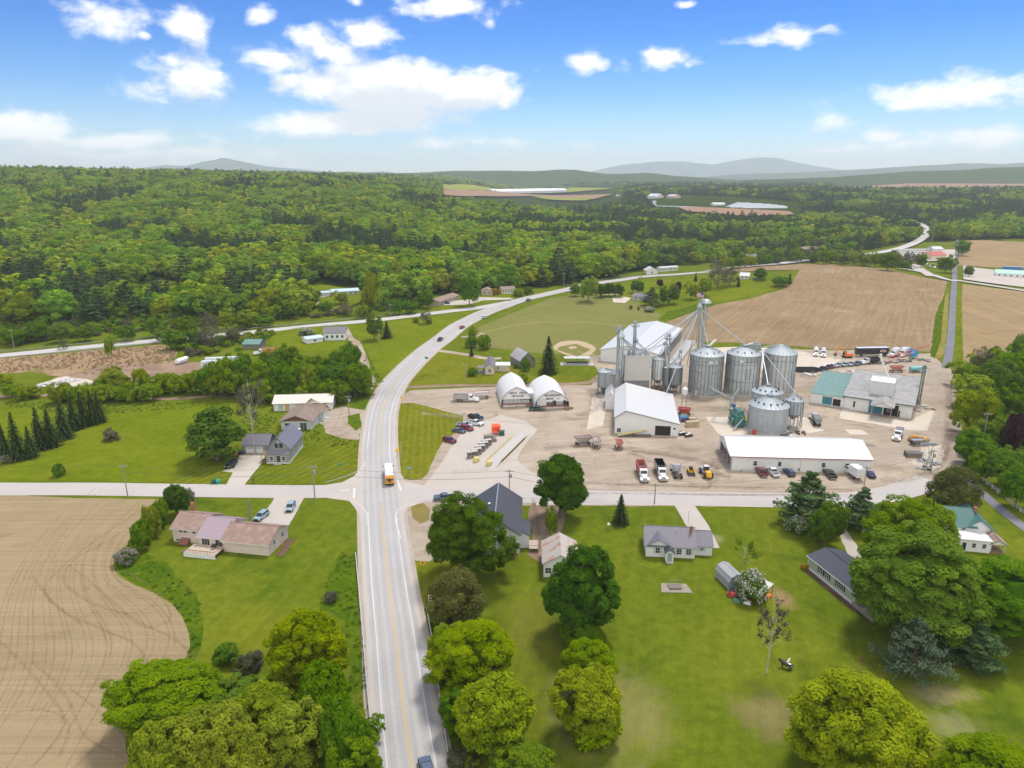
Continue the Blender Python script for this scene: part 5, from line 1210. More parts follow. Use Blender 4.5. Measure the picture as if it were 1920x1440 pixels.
# bucket elevator at its end
ex, ey = P(1722, 757)
GALV = mat('galvanised_steel', (.42,.46,.47), .42, .55, var=.15, scale=2); GALVD = mat('dull_galvanised', (.27,.30,.31), .5, .5, var=.2, scale=2)
def leg(name, label, px, py, tpy, w_=.55, plat=True, green=False, head=True, gap=.9, m=None, base=None):
    x, y = base or P(px, py); h = top(y, tpy); r = root(name, label, 'elevator leg', (x, y, 0)); m = m or GALV
    part(r, 'casing', m, lambda b: (b.box(-gap/2-w_/2,-w_*.4,0,-gap/2+w_/2,w_*.4,h-1.2), b.box(gap/2-w_/2,-w_*.4,0,gap/2+w_/2,w_*.4,h-1.2)))
    part(r, 'boot', GALVD, lambda b: b.box(-gap/2-w_*.6,-w_*.6,0,gap/2+w_*.6,w_*.6,1.6))
    if head: part(r, 'head', m, lambda b: (b.extr([(-gap/2-w_*.7,h-1.3),(gap/2+w_*.7,h-1.3),(gap/2+w_*.7,h-.5),(gap/2,h),(-gap/2,h),(-gap/2-w_*.7,h-.5)], 1, -w_*.6, w_*.6), b.tube([(gap/2,-.8,h-.8),(gap/2,.8,h-.8)], .25, 8)))
    if plat: part(r, 'platform', GALVD, lambda b: (b.box(-1.5,-1.3,h-2.3,1.5,1.3,h-2.2), [b.tube([(sx*1.5,sy*1.3,h-2.2),(sx*1.5,sy*1.3,h-1.2)], .05, 4) for sx in (-1,1) for sy in (-1,1)], b.tube([(-1.5,-1.3,h-1.2),(1.5,-1.3,h-1.2),(1.5,1.3,h-1.2),(-1.5,1.3,h-1.2),(-1.5,-1.3,h-1.2)], .05, 4)))
    part(r, 'ladder', GALVD, lambda b: (b.tube([(-.3,w_*.5+.1,0),(-.3,w_*.5+.1,h-2)], .04, 4), b.tube([(.3,w_*.5+.1,0),(.3,w_*.5+.1,h-2)], .04, 4), [b.tube([(-.3,w_*.5+.1,z*.9),(.3,w_*.5+.1,z*.9)], .03, 3) for z in range(1, int(h/.9)-2)]))
    return r, h
leg('grain_elevator', 'thin green bucket elevator at the right end of the mill building', 1722, 757, 685, .4, m=mat('green_galv', (.16,.21,.15), .6))
# ---- hoop buildings
def text(R, body, size, loc, rz, m):
    cu = bpy.data.curves.new('lettering', 'FONT'); cu.body = body; cu.size = size; cu.extrude = .02; cu.align_x = 'CENTER'; cu.offset = size*.02
    t = bpy.data.objects.new('tmp', cu); COL.objects.link(t); bpy.context.view_layer.update()
    me = bpy.data.meshes.new_from_object(t.evaluated_get(bpy.context.evaluated_depsgraph_get())); bpy.data.objects.remove(t)
    me.materials.clear(); me.materials.append(m); o = bpy.data.objects.new('lettering', me); COL.objects.link(o); o.parent = R; o.location = loc; o.rotation_euler = (PI/2, 0, rz); return o
def hoop(label, A, B, backpx, toppy, texts, group):
    R, L = frame_root('hoop_building', label, 'hoop building', A, B, group)
    y_ = R.location.y; hh = top(y_, toppy); D_ = 21.0
    n = 16; prof = []
    for i in range(n+1):
        t = i/n; a = PI*t; x = L/2-L/2*math.cos(a)*(1+.10*math.sin(a)); z = hh*math.sin(a)**.82
        z *= 1+.07*(1-abs(2*t-1))**2*3-.12*0; prof.append((x, z))
    mz = max(p[1] for p in prof); prof = [(p[0], p[1]/mz*hh) for p in prof]
    prof[n//2] = (L/2, hh*1.02)
    vs = [(p[0], yy, p[1]) for yy in [D_*k/10 for k in range(11)] for p in prof]
    fs = [(k*(n+1)+i, k*(n+1)+i+1, (k+1)*(n+1)+i+1, (k+1)*(n+1)+i) for k in range(10) for i in range(n)]
    c = MB().add(vs, fs); c.add([(p[0], D_-.02, p[1]) for p in prof], [tuple(range(n+1))]); co_ = c.build('cover', [FABRIC], R, False)
    part(R, 'hoop_frame', GALVD, lambda m: m.tube([(p[0], -.06, p[1]) for p in prof], .10, 5))
    upp = [p for p in prof if p[1] > 2.7]; part(R, 'gable_panel', mat('gable_white', (.74,.74,.74), .5, var=.03), lambda m: m.poly([(p[0], .55, p[1]-.05) for p in upp]))
    part(R, 'inner_wall', mat('inner_grey', (.78,.76,.73), .8, var=.1), lambda m: m.poly([(.5,1.9,0),(L-.5,1.9,0),(L-1.2,1.9,3.6),(1.2,1.9,3.6)]))
    part(R, 'deck', CONC, lambda m: m.box(.6,.3,0,L-.6,3.6,1.1)); part(R, 'front_board', WHT, lambda m: m.box(.5,.1,.15,L-.5,.25,.95))
    part(R, 'rail', REDW, lambda m: (m.box(.2,-.15,1.0,L-.2,.12,1.3),))
    for i in range(5): part(R, 'post', mat('post_grey', (.3,.3,.3)) if i % 2 else REDW, lambda m: m.box(.5+i*(L-1)/4-.08,-.02,0,.5+i*(L-1)/4+.08,.14,1.2))
    for (tx, s_, x, z, mm, yy) in texts:
        text(R, tx, s_, (x, yy, z), 0, mm)
    return R, L, prof
BLK = mat('black_lettering', (.015,.015,.015), .5, var=0); GRYL = mat('grey_lettering', (.12,.12,.13), .5, var=0)
R, L, pr = hoop('white hoop building with grey lettering about feed and fertilizer, left of the pair', (940,764), (998,762), None, 727, [('SEEDS   FEEDS', 1.05, 6.3, 4.9, GRYL, .5), ('FERTILIZER', .95, 6.2, 3.75, GRYL, .5), ('BOURDEAU', .6, 8.6, 1.95, REDW, 1.85), ('BROS', .4, 7.8, 1.45, GRYL, 1.85)], 'white hoop buildings')
for x in (3.2, 4.7, 6.2): part(R, 'stud', mat('post_grey', (.3,.3,.3)), lambda m: m.box(x-.06, .5, 1.1, x+.06, .62, 3.2))
part(R, 'steps', WOODB, lambda m: [m.box(9.3+.0*k, -1.6+.4*k, 0, 10.6, -1.2+.4*k, .25+.25*k) for k in range(4)])
R, L, pr = hoop('white hoop building with bold black lettering, right of the pair', (1003,768), (1067,766), None, 733, [('BOURDEAU', 1.15, 6.7, 4.75, BLK, .5), ('BROS', 1.1, 5.6, 3.5, BLK, .5), ('INC', .6, 8.6, 3.6, BLK, .5)], 'white hoop buildings')
part(R, 'side_panel', FABRIC, lambda m: m.poly([(.45,.4,.1),(4.2,.4,.1),(4.2,.4,4.0),(1.0,.4,3.6)])); win(R, (5.6, .5), 0, 1.2, 2.6, 1.0, gm=DARK); part(R, 'doorway', DARK, lambda m: m.box(6.6,.45,1.2,7.9,.5,3.1)); part(R, 'doorway', DARK, lambda m: m.box(10.6,.45,1.2,11.5,.5,3.1))
part(R, 'side_window', DARK, lambda m: m.box(L-.75, 6, 3.0, L-.3, 9, 3.5)); part(R, 'steps', WOODB, lambda m: (m.box(11,-2.2,0,12.4,-.1,.9), m.box(12.6,-1.2,.2,14,-1.0,.9)))
a = Vector(P(995,757)); b = Vector(P(1006,757))
R, L = frame_root('link_building', 'small white flat roofed link between the two hoop buildings', 'shed', a, b)
part(R, 'wall', WSID, lambda m: m.box(-1,2,0,L+2,9,3.4)); part(R, 'roof', WHT, lambda m: m.box(-1.3,1.7,3.4,L+2.3,9.3,3.6))
# ---- grey house with garage
R, L = frame_root('grey_house', 'grey gabled house with white trim and double garage, by the main road', 'house', (503.5,866), (545.5,866))
hw = 3.2; yf = R.location.y
dx, dy = Lp(R, 569.5, 835); De = 13.0
ge = top(yf, 841.0); rg = top(yf, 821)
eh = 3.4
block(R, 0, 0, L, De, 4.3, 7.6, 'y', GREYS, MR_GRY, .45)
part(R, 'foundation', WHT, lambda m: m.box(-.05,-.06,0,L+.06,De+.05,.45))
# skewed roofs follow the lean-to porch
part(R, 'porch_roof', SH_TAN and MR_GRY, lambda m: m.add([(-.2,-1.6,2.9),(L+.2,-1.6,2.9),(L+.2,-.02,4.0),(-.2,-.02,4.0),(-.2,-1.6,3.02),(L+.2,-1.6,3.02),(L+.2,-.02,4.12),(-.2,-.02,4.12)], [(0,1,2,3),(4,5,6,7),(0,1,5,4),(1,2,6,5),(3,0,4,7)]))
part(R, 'porch_wall', GREYS, lambda m: m.box(0,-1.4,.45,L,-.01,2.88)); part(R, 'skirt', WHT, lambda m: m.box(-.04,-1.45,0,L+.04,-.07,.45))
for x in (1.5, L-1.6): win(R, (x, -1.4), 0, 1.1, .9, 1.2, mull=(0,1), fr=.16)
win(R, (L*.53, -1.4), 0, .45, 1.1, 2.1, fm=WHT, gm=mat('dark_green_door', (.03,.05,.05), .4), mull=(0,0), name='door', ground=True)
for x in (L*.42, L*.62): win(R, (x, 0), 0, 4.6, .85, 1.2, mull=(0,0), fm=mat('dark_frame', (.05,.05,.06)))
part(R, 'step', CONC, lambda m: m.box(L*.36,-2.6,0,L*.68,-1.46,.25))
for yy in (4, 8.5): win(R, (L, yy), HP, 1.4, 1.0, 1.3, mull=(1,1))
part(R, 'gable_lamp', WHT, lambda m: m.box(L/2-.2,-.15,6.2,L/2+.2,-.02,6.6))
part(R, 'rear_wall', GREYS, lambda m: m.box(1.2, De, 0, 4.4, De+5, 4.0)); part(R, 'rear_roof', WHT, lambda m: m.box(.8, De+.1, 4.0, 4.8, De+5.4, 4.15))
gx0 = Lp(R, 456.5, 850.5); gx1 = Lp(R, 497, 851)
y0 = gx0[1]; block(R, gx0[0], y0, gx1[0]+1.0, y0+7.5, 2.9, 5.0, 'x', GREYS, MR_GRY, .4, wname='garage_wall', rname='garage_roof')
GD = ribbed('garage_door_white', (.75,.75,.75), 'z', .5, .5, dark=.85)
gw = gx1[0]-gx0[0]
for s_ in (.32, .72):
    o = win(R, (gx0[0]+gw*s_, y0), 0, .05, 2.5, 2.2, gm=GD, mull=(0,0), name='garage_door', ground=True)
    for k in range(4): part(o, 'pane', GLASS, lambda m: m.box(gx0[0]+gw*s_-1.05+k*.58, y0-.04, 1.72, gx0[0]+gw*s_-.7+k*.58, y0-.022, 2.0))
part(R, 'side_porch', WOODB, lambda m: (m.box(-2.0,-.4,0,-.1,2.2,.5), m.box(-2.0,-.5,2.6,-.1,2.2,2.72), m.tube([(-1.9,-.3,.5),(-1.9,-.3,2.6)], .07, 4)))
# ---- brown roofed derelict house
R, L = frame_root('derelict_house', 'run-down brown roofed house with pale blue front behind the grey house', 'house', (528,805.5), (585,805.5))
BF = mat('pale_blue_paint', (.50,.55,.58), .8, var=.2, var2=(.62,.55,.42)); block(R, 0, 0, L, 14, 3.0, 4.9, 'y', BF, SH_TAN, .6); block(R, 2, 9, L+1.6, 15, 3.0, 4.7, 'x', BF, SH_TAN, .5, wname='rear_wall', rname='rear_roof')
part(R, 'gable_cladding', mat('red_brown_board', (.22,.09,.06), .9, var=.2), lambda m: m.poly([(.1,-.05,3.0),(L-.1,-.05,3.0),(L/2,-.05,4.8)]))
win(R, (2.1, 0), 0, 1.4, 1.6, .9, mull=(1,0)); win(R, (L*.73, 0), 0, .05, 2.2, 2.4, gm=mat('grey_green_door', (.07,.10,.10), .6), mull=(1,0), name='door', ground=True)
part(R, 'broken_gable', WOODB, lambda m: [m.tube([(3+.5*k, 15.2, 3.2+.1*k), (6.2, 15.2+.3*(k % 2), 6.2)], .08, 3) for k in range(14)]+[m.tube([(3+k, 15.1, 3.4), (3.4+k*.9, 15.4, 4.6)], .08, 3) for k in range(7)])
R, L = frame_root('long_white_shed', 'long white roofed shed with boarded orange doorways behind the brown roofed house', 'shed', (514,771), (623,768))
block(R, 0, 0, L, 9.5, 2.9, 4.6, 'x', CLAP, mat('cream_roof', (.60,.56,.50), .5, var=.05), .5)
for i, (f, mm) in enumerate([(.12, mat('pale_green_board', (.42,.50,.40))), (.23, PLY), (.68, PLY), (.88, PLY)]): win(R, (L*f, 0), 0, .3, 1.5, 2.2, gm=mm, mull=(0,0), name='boarded_door')
part(R, 'plywood_ramp', PLY, lambda m: m.box(L*.83,-1.6,0,L*.95,-.3,.9)); win(R, (L, 4.5), HP, 1.6, .9, .9)
# ---- pink house
PA = Vector(P(419.6,1034)); PB = Vector(P(505,1042.5))
R, L = frame_root('pink_house', 'pale pink ranch house with brown and mauve roofs beside the ploughed field', 'house', PA, PB)
dg = 9.0; block(R, 0, 0, L, dg, 2.9, 5.0, 'x', PINKS, SH_BR, .45, wname='garage_wall', rname='garage_roof')
m0 = Lp(R, 376, 1026); w0 = Lp(R, 328.4, 1013)
mx = m0[0]; block(R, mx, .6, -.02, 10.5, 3.0, 5.4, 'x', PINKS, MR_PUR, .45, wname='middle_wall', rname='middle_roof'); block(R, w0[0], 2.2, mx-.02, 10.6, 3.6, 5.55, 'x', PINKS, SH_BR, .45)
win(R, (mx+1.7, .6), 0, .7, 1.9, 1.9, mull=(2,0)); win(R, (-1.4, .6), 0, .5, 1.6, 2.0, mull=(1,0)); 
for x in (w0[0]+2.2, w0[0]+3.3, w0[0]+5.6): win(R, (x, 2.2), 0, 2.6, .8, .5, mull=(0,0))
for x in (w0[0]+1.2,): win(R, (x, 2.2), 0, .3, .9, .45, mull=(0,0))
for yy in (2.6, 6.4): win(R, (L, yy), HP, 1.5, .9, 1.0, mull=(1,1))
part(R, 'trim', WHT, lambda m: (m.box(-.4,-.5,2.62,L+.45,-.4,2.85), m.box(mx-.3,.1,2.75,-.3,.18,2.95), m.box(w0[0]-.4,1.72,3.3,mx,1.8,3.5)))
part(R, 'flue', mat('steel_flue', (.30,.27,.26), .4, .6), lambda m: (m.tube([(.5,11.2,2.5),(.5,11.2,7.2)], .22, 8), m.tube([(.5,11.2,7.2),(.5,11.2,7.5)], .3, 8)))
part(R, 'chimney', BRICK, lambda m: m.box(w0[0]+.2,9.4,4.5,w0[0]+1.0,10.2,6.4)); part(R, 'vent', WHT, lambda m: m.tube([(mx-1.2,5.5,4.9),(mx-1.2,5.5,5.5)], .15, 6))
dk = R
part(dk, 'deck', mat('deck_boards', (.45,.36,.28), .8, var=.2), lambda m: (m.box(mx-1.2,-3.6,.9,.2,.5,1.02),)); part(dk, 'deck_skirt', mat('lattice_white', (.66,.68,.66), .7, var=.25, scale=4), lambda m: m.box(mx-1.2,-3.7,0,.2,-3.6,.95))
part(dk, 'deck_rail', WOODB, lambda m: (m.box(mx-1.2,-3.65,1.75,.2,-3.55,1.85), m.box(.1,-3.6,1.75,.2,.4,1.85), [m.box(mx-1.2+k*.6,-3.63,1.0,mx-1.12+k*.6,-3.57,1.8) for k in range(12)]))
part(dk, 'deck_stair', WOODB, lambda m: [m.box(mx-1.5-.35*k,-2.4,.1,mx-1.2-.35*k,-1.0,.85-.16*k) for k in range(5)])
tag(part(None, 'barbecue', mat('black_paint', (.02,.02,.02), .4), lambda m: (m.box(-.5,-.3,.5,.5,.3,1.0), m.box(-.45,-.25,1.0,.45,.25,1.25,inset=.1), m.tube([(-.4,-.2,0),(-.4,-.2,.5)], .04, 4), m.tube([(.4,.2,0),(.4,.2,.5)], .04, 4))), 'black barbecue on the deck of the pink house', 'barbecue'); bb = bpy.data.objects['barbecue']; bb.location = R.matrix_world @ Vector((-1.6,-.8,1.02)) if 0 else (PA.x-1.8, PA.y-.6, 1.02)
part(R, 'bulkhead_door', mat('red_brown_board', (.22,.09,.06)), lambda m: m.add([(w0[0]+2.2,.6,.2),(w0[0]+4.4,.6,.2),(w0[0]+4.4,2.1,1.3),(w0[0]+2.2,2.1,1.3),(w0[0]+2.2,2.1,0),(w0[0]+4.4,2.1,0)], [(0,1,2,3),(0,3,4),(1,5,2)]))
for k, (a, b) in enumerate([((1520,760),(1590,720)), ((1500,845),(1560,760))]):
    bx_, by_ = P(300+1560/6.857+(-7 if k else 3), 920+(790 if k else 680)/6.857)
    tag(part(None, 'raised_bed', [WOODB, M_dark], lambda m: (m.box(-.9,-1.9,0,.9,1.9,.3), m.box(-.8,-1.8,.28,.8,1.8,.34,1))), 'wooden raised garden bed beside the pink house, %s' % ('nearer one' if k else 'farther one'), 'garden bed', 'garden beds'); o = COL.objects[-1]; o.location = (bx_+1.2, by_, 0); o.rotation_euler = (0,0,-.12)
# ---- dark blue roofed house
R, L = frame_root('white_house', 'tall white house with a steep dark blue roof half hidden by the big maple', 'house', Vector(P(973.7,1040))-Vector((11.0,-.3)), Vector(P(973.7,1040)))
De = 18.5; block(R, 0, 0, L, De, 5.2, 9.0, 'y', CLAP, SH_DK, .5)
win(R, (L-1.2, 0), 0, .8, .95, 2.1, gm=mat('maroon_door', (.20,.02,.03), .4), mull=(0,0), name='door'); part(R, 'steps', BRICK, lambda m: [m.box(L-2.0,-1.4+.4*k,0,L-.4,-1.0+.4*k,.2+.2*k) for k in range(3)])
block(R, L+.02, 3, L+2.2, 9.5, 3.4, 4.2, 'y', CLAP, SH_DK, .25, .1, 3.2, wname='side_wall', rname='side_roof')
part(R, 'side_deck', mat('deck_boards', (.45,.36,.28)), lambda m: (m.box(L+2.2,1,.9,L+4.4,5,1.0), [m.tube([(L+4.3,1+k,0),(L+4.3,1+k,1.9)], .06, 4) for k in range(5)], m.box(L+2.2,.95,1.8,L+4.4,1.05,1.9)))
part(R, 'ridge_strip', GALV, lambda m: m.tube([(L/2,-.5,9.17),(L/2,De+.5,9.17)], .15, 5)); part(R, 'satellite_dish', WHT, lambda m: m.lathe([(.05,8.0),(.5,8.3)], L/2-1.6, 9, 10))
# ---- rusty roofed shed
R, L = frame_root('rusty_shed', 'white shed with a rust streaked metal roof beside the dirt drive', 'shed', Vector(P(1019,1082)), Vector(P(1019,1082))+Vector((7.2,-.2)))
block(R, 0, 0, L, 9.5, 3.3, 5.3, 'y', CLAP, RUST, .35); win(R, (1.0, 0), 0, 1.0, 1.2, 1.2); 
# ---- grey roofed white house on the right
R, L = frame_root('small_house', 'small white house with a grey metal roof, cross gable and dark porch roof', 'house', (1210.5,1042.8), (1302,1047.5))
De = 8.6; block(R, 0, 0, L, De, 2.75, 5.3, 'x', CLAP, MR_GRY, .35)
gw = 5.6; WW = MB(); WW.poly([(0,-.04,0),(gw,-.04,0),(gw,-.04,2.7),(gw/2,-.04,4.5),(0,-.04,2.7)]); WW.build('gable_wall', [CLAP], R)
O = MB(); O.add([(-.35,-.5,2.55),(gw/2,-.5,4.62),(gw+.35,-.5,2.55),(gw/2,De*.42,4.95),(-.35,.3,2.9),(gw+.35,.3,2.9)], [(0,1,3,4),(1,2,5,3)]); O.add([(-.35,-.5,2.45),(gw/2,-.5,4.52),(gw+.35,-.5,2.45),(-.35,-.5,2.55),(gw/2,-.5,4.62),(gw+.35,-.5,2.55)], [(0,1,4,3),(1,2,5,4)]); O.build('cross_roof', [MR_GRY], R)
win(R, (2.6, -.04), 0, 1.0, .9, 1.3, shut=SHUT_G); win(R, (7.3, 0), 0, .9, 1.1, 1.35, mull=(1,2)); win(R, (9.4, 0), 0, .9, 1.1, 1.35, mull=(1,2)); part(R, 'shutter', SHUT_G, lambda m: m.box(10.15,-.06,.9,10.5,-.01,2.3))
block(R, 4.2, -1.9, 5.9, -.06, 2.2, 2.9, 'y', CLAP, SH_DK, .25, wname='porch_wall', rname='porch_roof'); win(R, (5.05, -1.9), 0, .05, .95, 2.0, gm=mat('sage_door', (.24,.34,.31), .5), mull=(0,0), name='door', ground=True); part(R, 'step', CONC, lambda m: m.box(4.3,-2.9,0,5.8,-1.95,.18))
block(R, L+.02, 1.6, L+4.0, 8.0, 2.4, 4.4, 'x', CLAP, MR_GRY, .3, wname='annex_wall', rname='annex_roof'); win(R, (L+1.8, 1.6), 0, 1.2, .55, .7, shut=SHUT_G)
part(R, 'chimney', BRICK, lambda m: (m.box(L-.9,3.0,3.6,L-.35,3.55,6.3),)); part(R, 'vent', WHT, lambda m: (m.tube([(6.9,3.4,4.7),(6.9,3.4,5.6)], .12, 6),)); part(R, 'aerial', GALVD, lambda m: (m.tube([(L-.5,De+.2,0),(L-.5,De+.2,7.4)], .04, 4), m.tube([(L-3.2,De+.2,0),(L-3.2,De+.2,7.2)], .04, 4)))
# ---- grey gambrel shed
def gambrel(R, W_, D_, h, wm, rm, k=.26, kh=.62, rh=None, over=.2):
    rh = rh or h+W_*.42; prof = [(0,0),(0,h),(W_*k*.55,h+(rh-h)*kh),(W_/2,rh),(W_-W_*k*.55,h+(rh-h)*kh),(W_,h),(W_,0)]
    part(R, 'wall', wm, lambda m: (m.poly([(p[0],0,p[1]) for p in prof]), m.poly([(p[0],D_,p[1]) for p in prof]), m.quad((0,0,0),(0,D_,0),(0,D_,h),(0,0,h)), m.quad((W_,0,0),(W_,D_,0),(W_,D_,h),(W_,0,h))))
    o = MB()
    for a, b in zip(prof[1:-2], prof[2:-1]):
        d = (Vector(b)-Vector(a)).normalized(); n_ = Vector((-d.y, d.x))*.12; e = Vector(a)-d*.15
        o.add([(p.x, yy, p.y) for yy in (-over, D_+over) for p in (e, Vector(b), Vector(b)+n_, e+n_)], [(0,1,2,3),(4,5,6,7),(2,3,7,6),(0,1,5,4),(3,0,4,7)])
    o.build('roof', [rm], R)
R, L = frame_root('garden_shed', 'small grey barn shaped shed beside the junk heap', 'shed', Vector(P(1366,1106)), Vector(P(1388,1102.5)))
gambrel(R, L+.6, 5.2, 1.9, mat('blue_grey_paint', (.30,.33,.37), .7), mat('grey_felt', (.33,.34,.35), .8))
# ---- mobile home
R, L = frame_root('mobile_home', 'sage green sided mobile home with dark roof and black shutters', 'mobile home', Vector(P(1513.5,1066)), Vector(P(1601,1137)))
block(R, 0, 0, L, 8.4, 3.1, 4.3, 'x', GRNS, SH_DK, .3); part(R, 'skirt', WHT, lambda m: (m.box(-.04,-.05,0,L+.04,-.01,.75), m.box(L,0,0,L+.05,8.4,.75))); part(R, 'gutter', WHT, lambda m: m.box(-.35,-.42,2.95,L+.35,-.32,3.12)); part(R, 'corner_board', WHT, lambda m: (m.box(L-.1,-.05,.7,L+.03,-.01,3.0), m.box(-.02,-.05,.7,.12,-.01,3.0)))
for f, w_ in ((.29,1.0),(.42,1.0),(.70,1.9)): win(R, (L*f, 0), 0, 1.3, w_, 1.35, shut=SHUT_K, mull=(1 if w_ < 1.5 else 3, 1))
win(R, (L, 2.5), HP, 1.0, .9, 2.0, gm=GLASS, name='door', mull=(0,0)); part(R, 'vents', mat('black_paint', (.02,.02,.02)), lambda m: [m.tube([(L*.45+.6*k, 5.8, 4.0),(L*.45+.6*k, 5.8, 4.6)], .1, 5) for k in range(3)])
part(R, 'end_deck', mat('grey_deck', (.22,.20,.18), .8), lambda m: (m.box(L+.1,-.6,.3,L+6,6,.5), m.box(L+.1,-.7,.5,L+6,-.6,1.3), m.box(L+5.9,-.6,.5,L+6,6,1.3)))
part(R, 'flower_bed', M_dark, lambda m: m.box(-.3,-1.3,0,L+2,-.06,.12))
# ---- green roofed house
R, L = frame_root('green_roof_house', 'white house with a green metal roof, red chimney and flat white front wing', 'house', Vector(P(1797.5,1032)), Vector(P(1855,1037.5)))
part(R, 'front_wall', CLAP, lambda m: m.box(0,0,0,L,4.6,2.9)); part(R, 'flat_roof', WHT, lambda m: m.box(-.25,-.25,2.9,L+.25,4.7,3.05))
block(R, -2.2, 4.7, 4.6, 13, 3.9, 6.7, 'x', CLAP, MR_GRN, .4); block(R, 2.2, 4.75, 8.6, 14, 3.3, 5.8, 'y', CLAP, ribbed('green_metal_roof_y', (.07,.17,.155), 'y', .5, .45, dark=.75), .4, wname='wing_wall', rname='wing_roof')
part(R, 'chimney', BRICK, lambda m: m.box(5.0,8.0,5.0,5.7,8.7,7.4)); win(R, (-1.4, 4.7), 0, 2.0, .7, 1.1)
for x in (2.9, 5.0): win(R, (x, 0), 0, 1.1, .7, 1.0, mull=(0,1))
win(R, (.9, 0), 0, .1, .8, 2.0, gm=DARK, name='door', mull=(0,0))
block(R, L+.02, .2, L+3.2, 4.2, 2.3, 3.3, 'y', CLAP, SH_BR, .3, z0=2.2, wname='porch_gable', rname='porch_roof'); part(R, 'porch_post', WHT, lambda m: [m.tube([(x, .4, 0),(x, .4, 2.3)], .08, 5) for x in (L+.3, L+3)]); part(R, 'porch_floor', WOODB, lambda m: m.box(L+.1,.2,0,L+3.2,4.2,.25))
# ---- farmhouse and weathered barn by the ball field
R, L = frame_root('farmhouse', 'small cream farmhouse with grey roof and flat white roofed wing beside the weathered barn', 'house', (909.5,702.5), (927,702.5))
CR = ribbed('cream_siding', (.56,.51,.41), 'z', .2, .6, dark=.9); block(R, 0, 0, L, 14, 3.0, 4.9, 'y', CR, SH_GR, .3); win(R, (L*.5, 0), 0, 1.2, 1.1, 1.1, mull=(1,1))
part(R, 'wing_wall', CR, lambda m: m.box(L+.02,5,0,L+6.5,10.5,2.7)); part(R, 'wing_roof', WHT, lambda m: m.box(L-.2,4.7,2.7,L+6.9,10.8,2.9)); win(R, (L+1.5, 5), 0, 1.2, .7, .9)
part(R, 'porch_roof', SH_GR, lambda m: m.box(-3.4,1.5,2.5,-.05,6,2.65)); part(R, 'porch', mat('post_grey', (.3,.3,.3)), lambda m: (m.box(-3.2,1.7,0,-.1,6,.4), [m.tube([(-3.1,yy,0),(-3.1,yy,2.5)], .08, 4) for yy in (1.8,5.8)]))
a = Vector(P(975,691)); b = Vector(P(1003.8,688)); R, L = frame_root('old_barn', 'weathered grey board barn with a rust patched gambrel roof', 'barn', a, b)
gambrel(R, L, 11.5, 3.3, WOOD, RUST2, .5, .62, 6.9, .3); 
for x in (1.2, 2.8, L-1.4): part(R, 'opening', DARK, lambda m: m.box(x-.3,-.04,3.6,x+.3,.02,4.9))
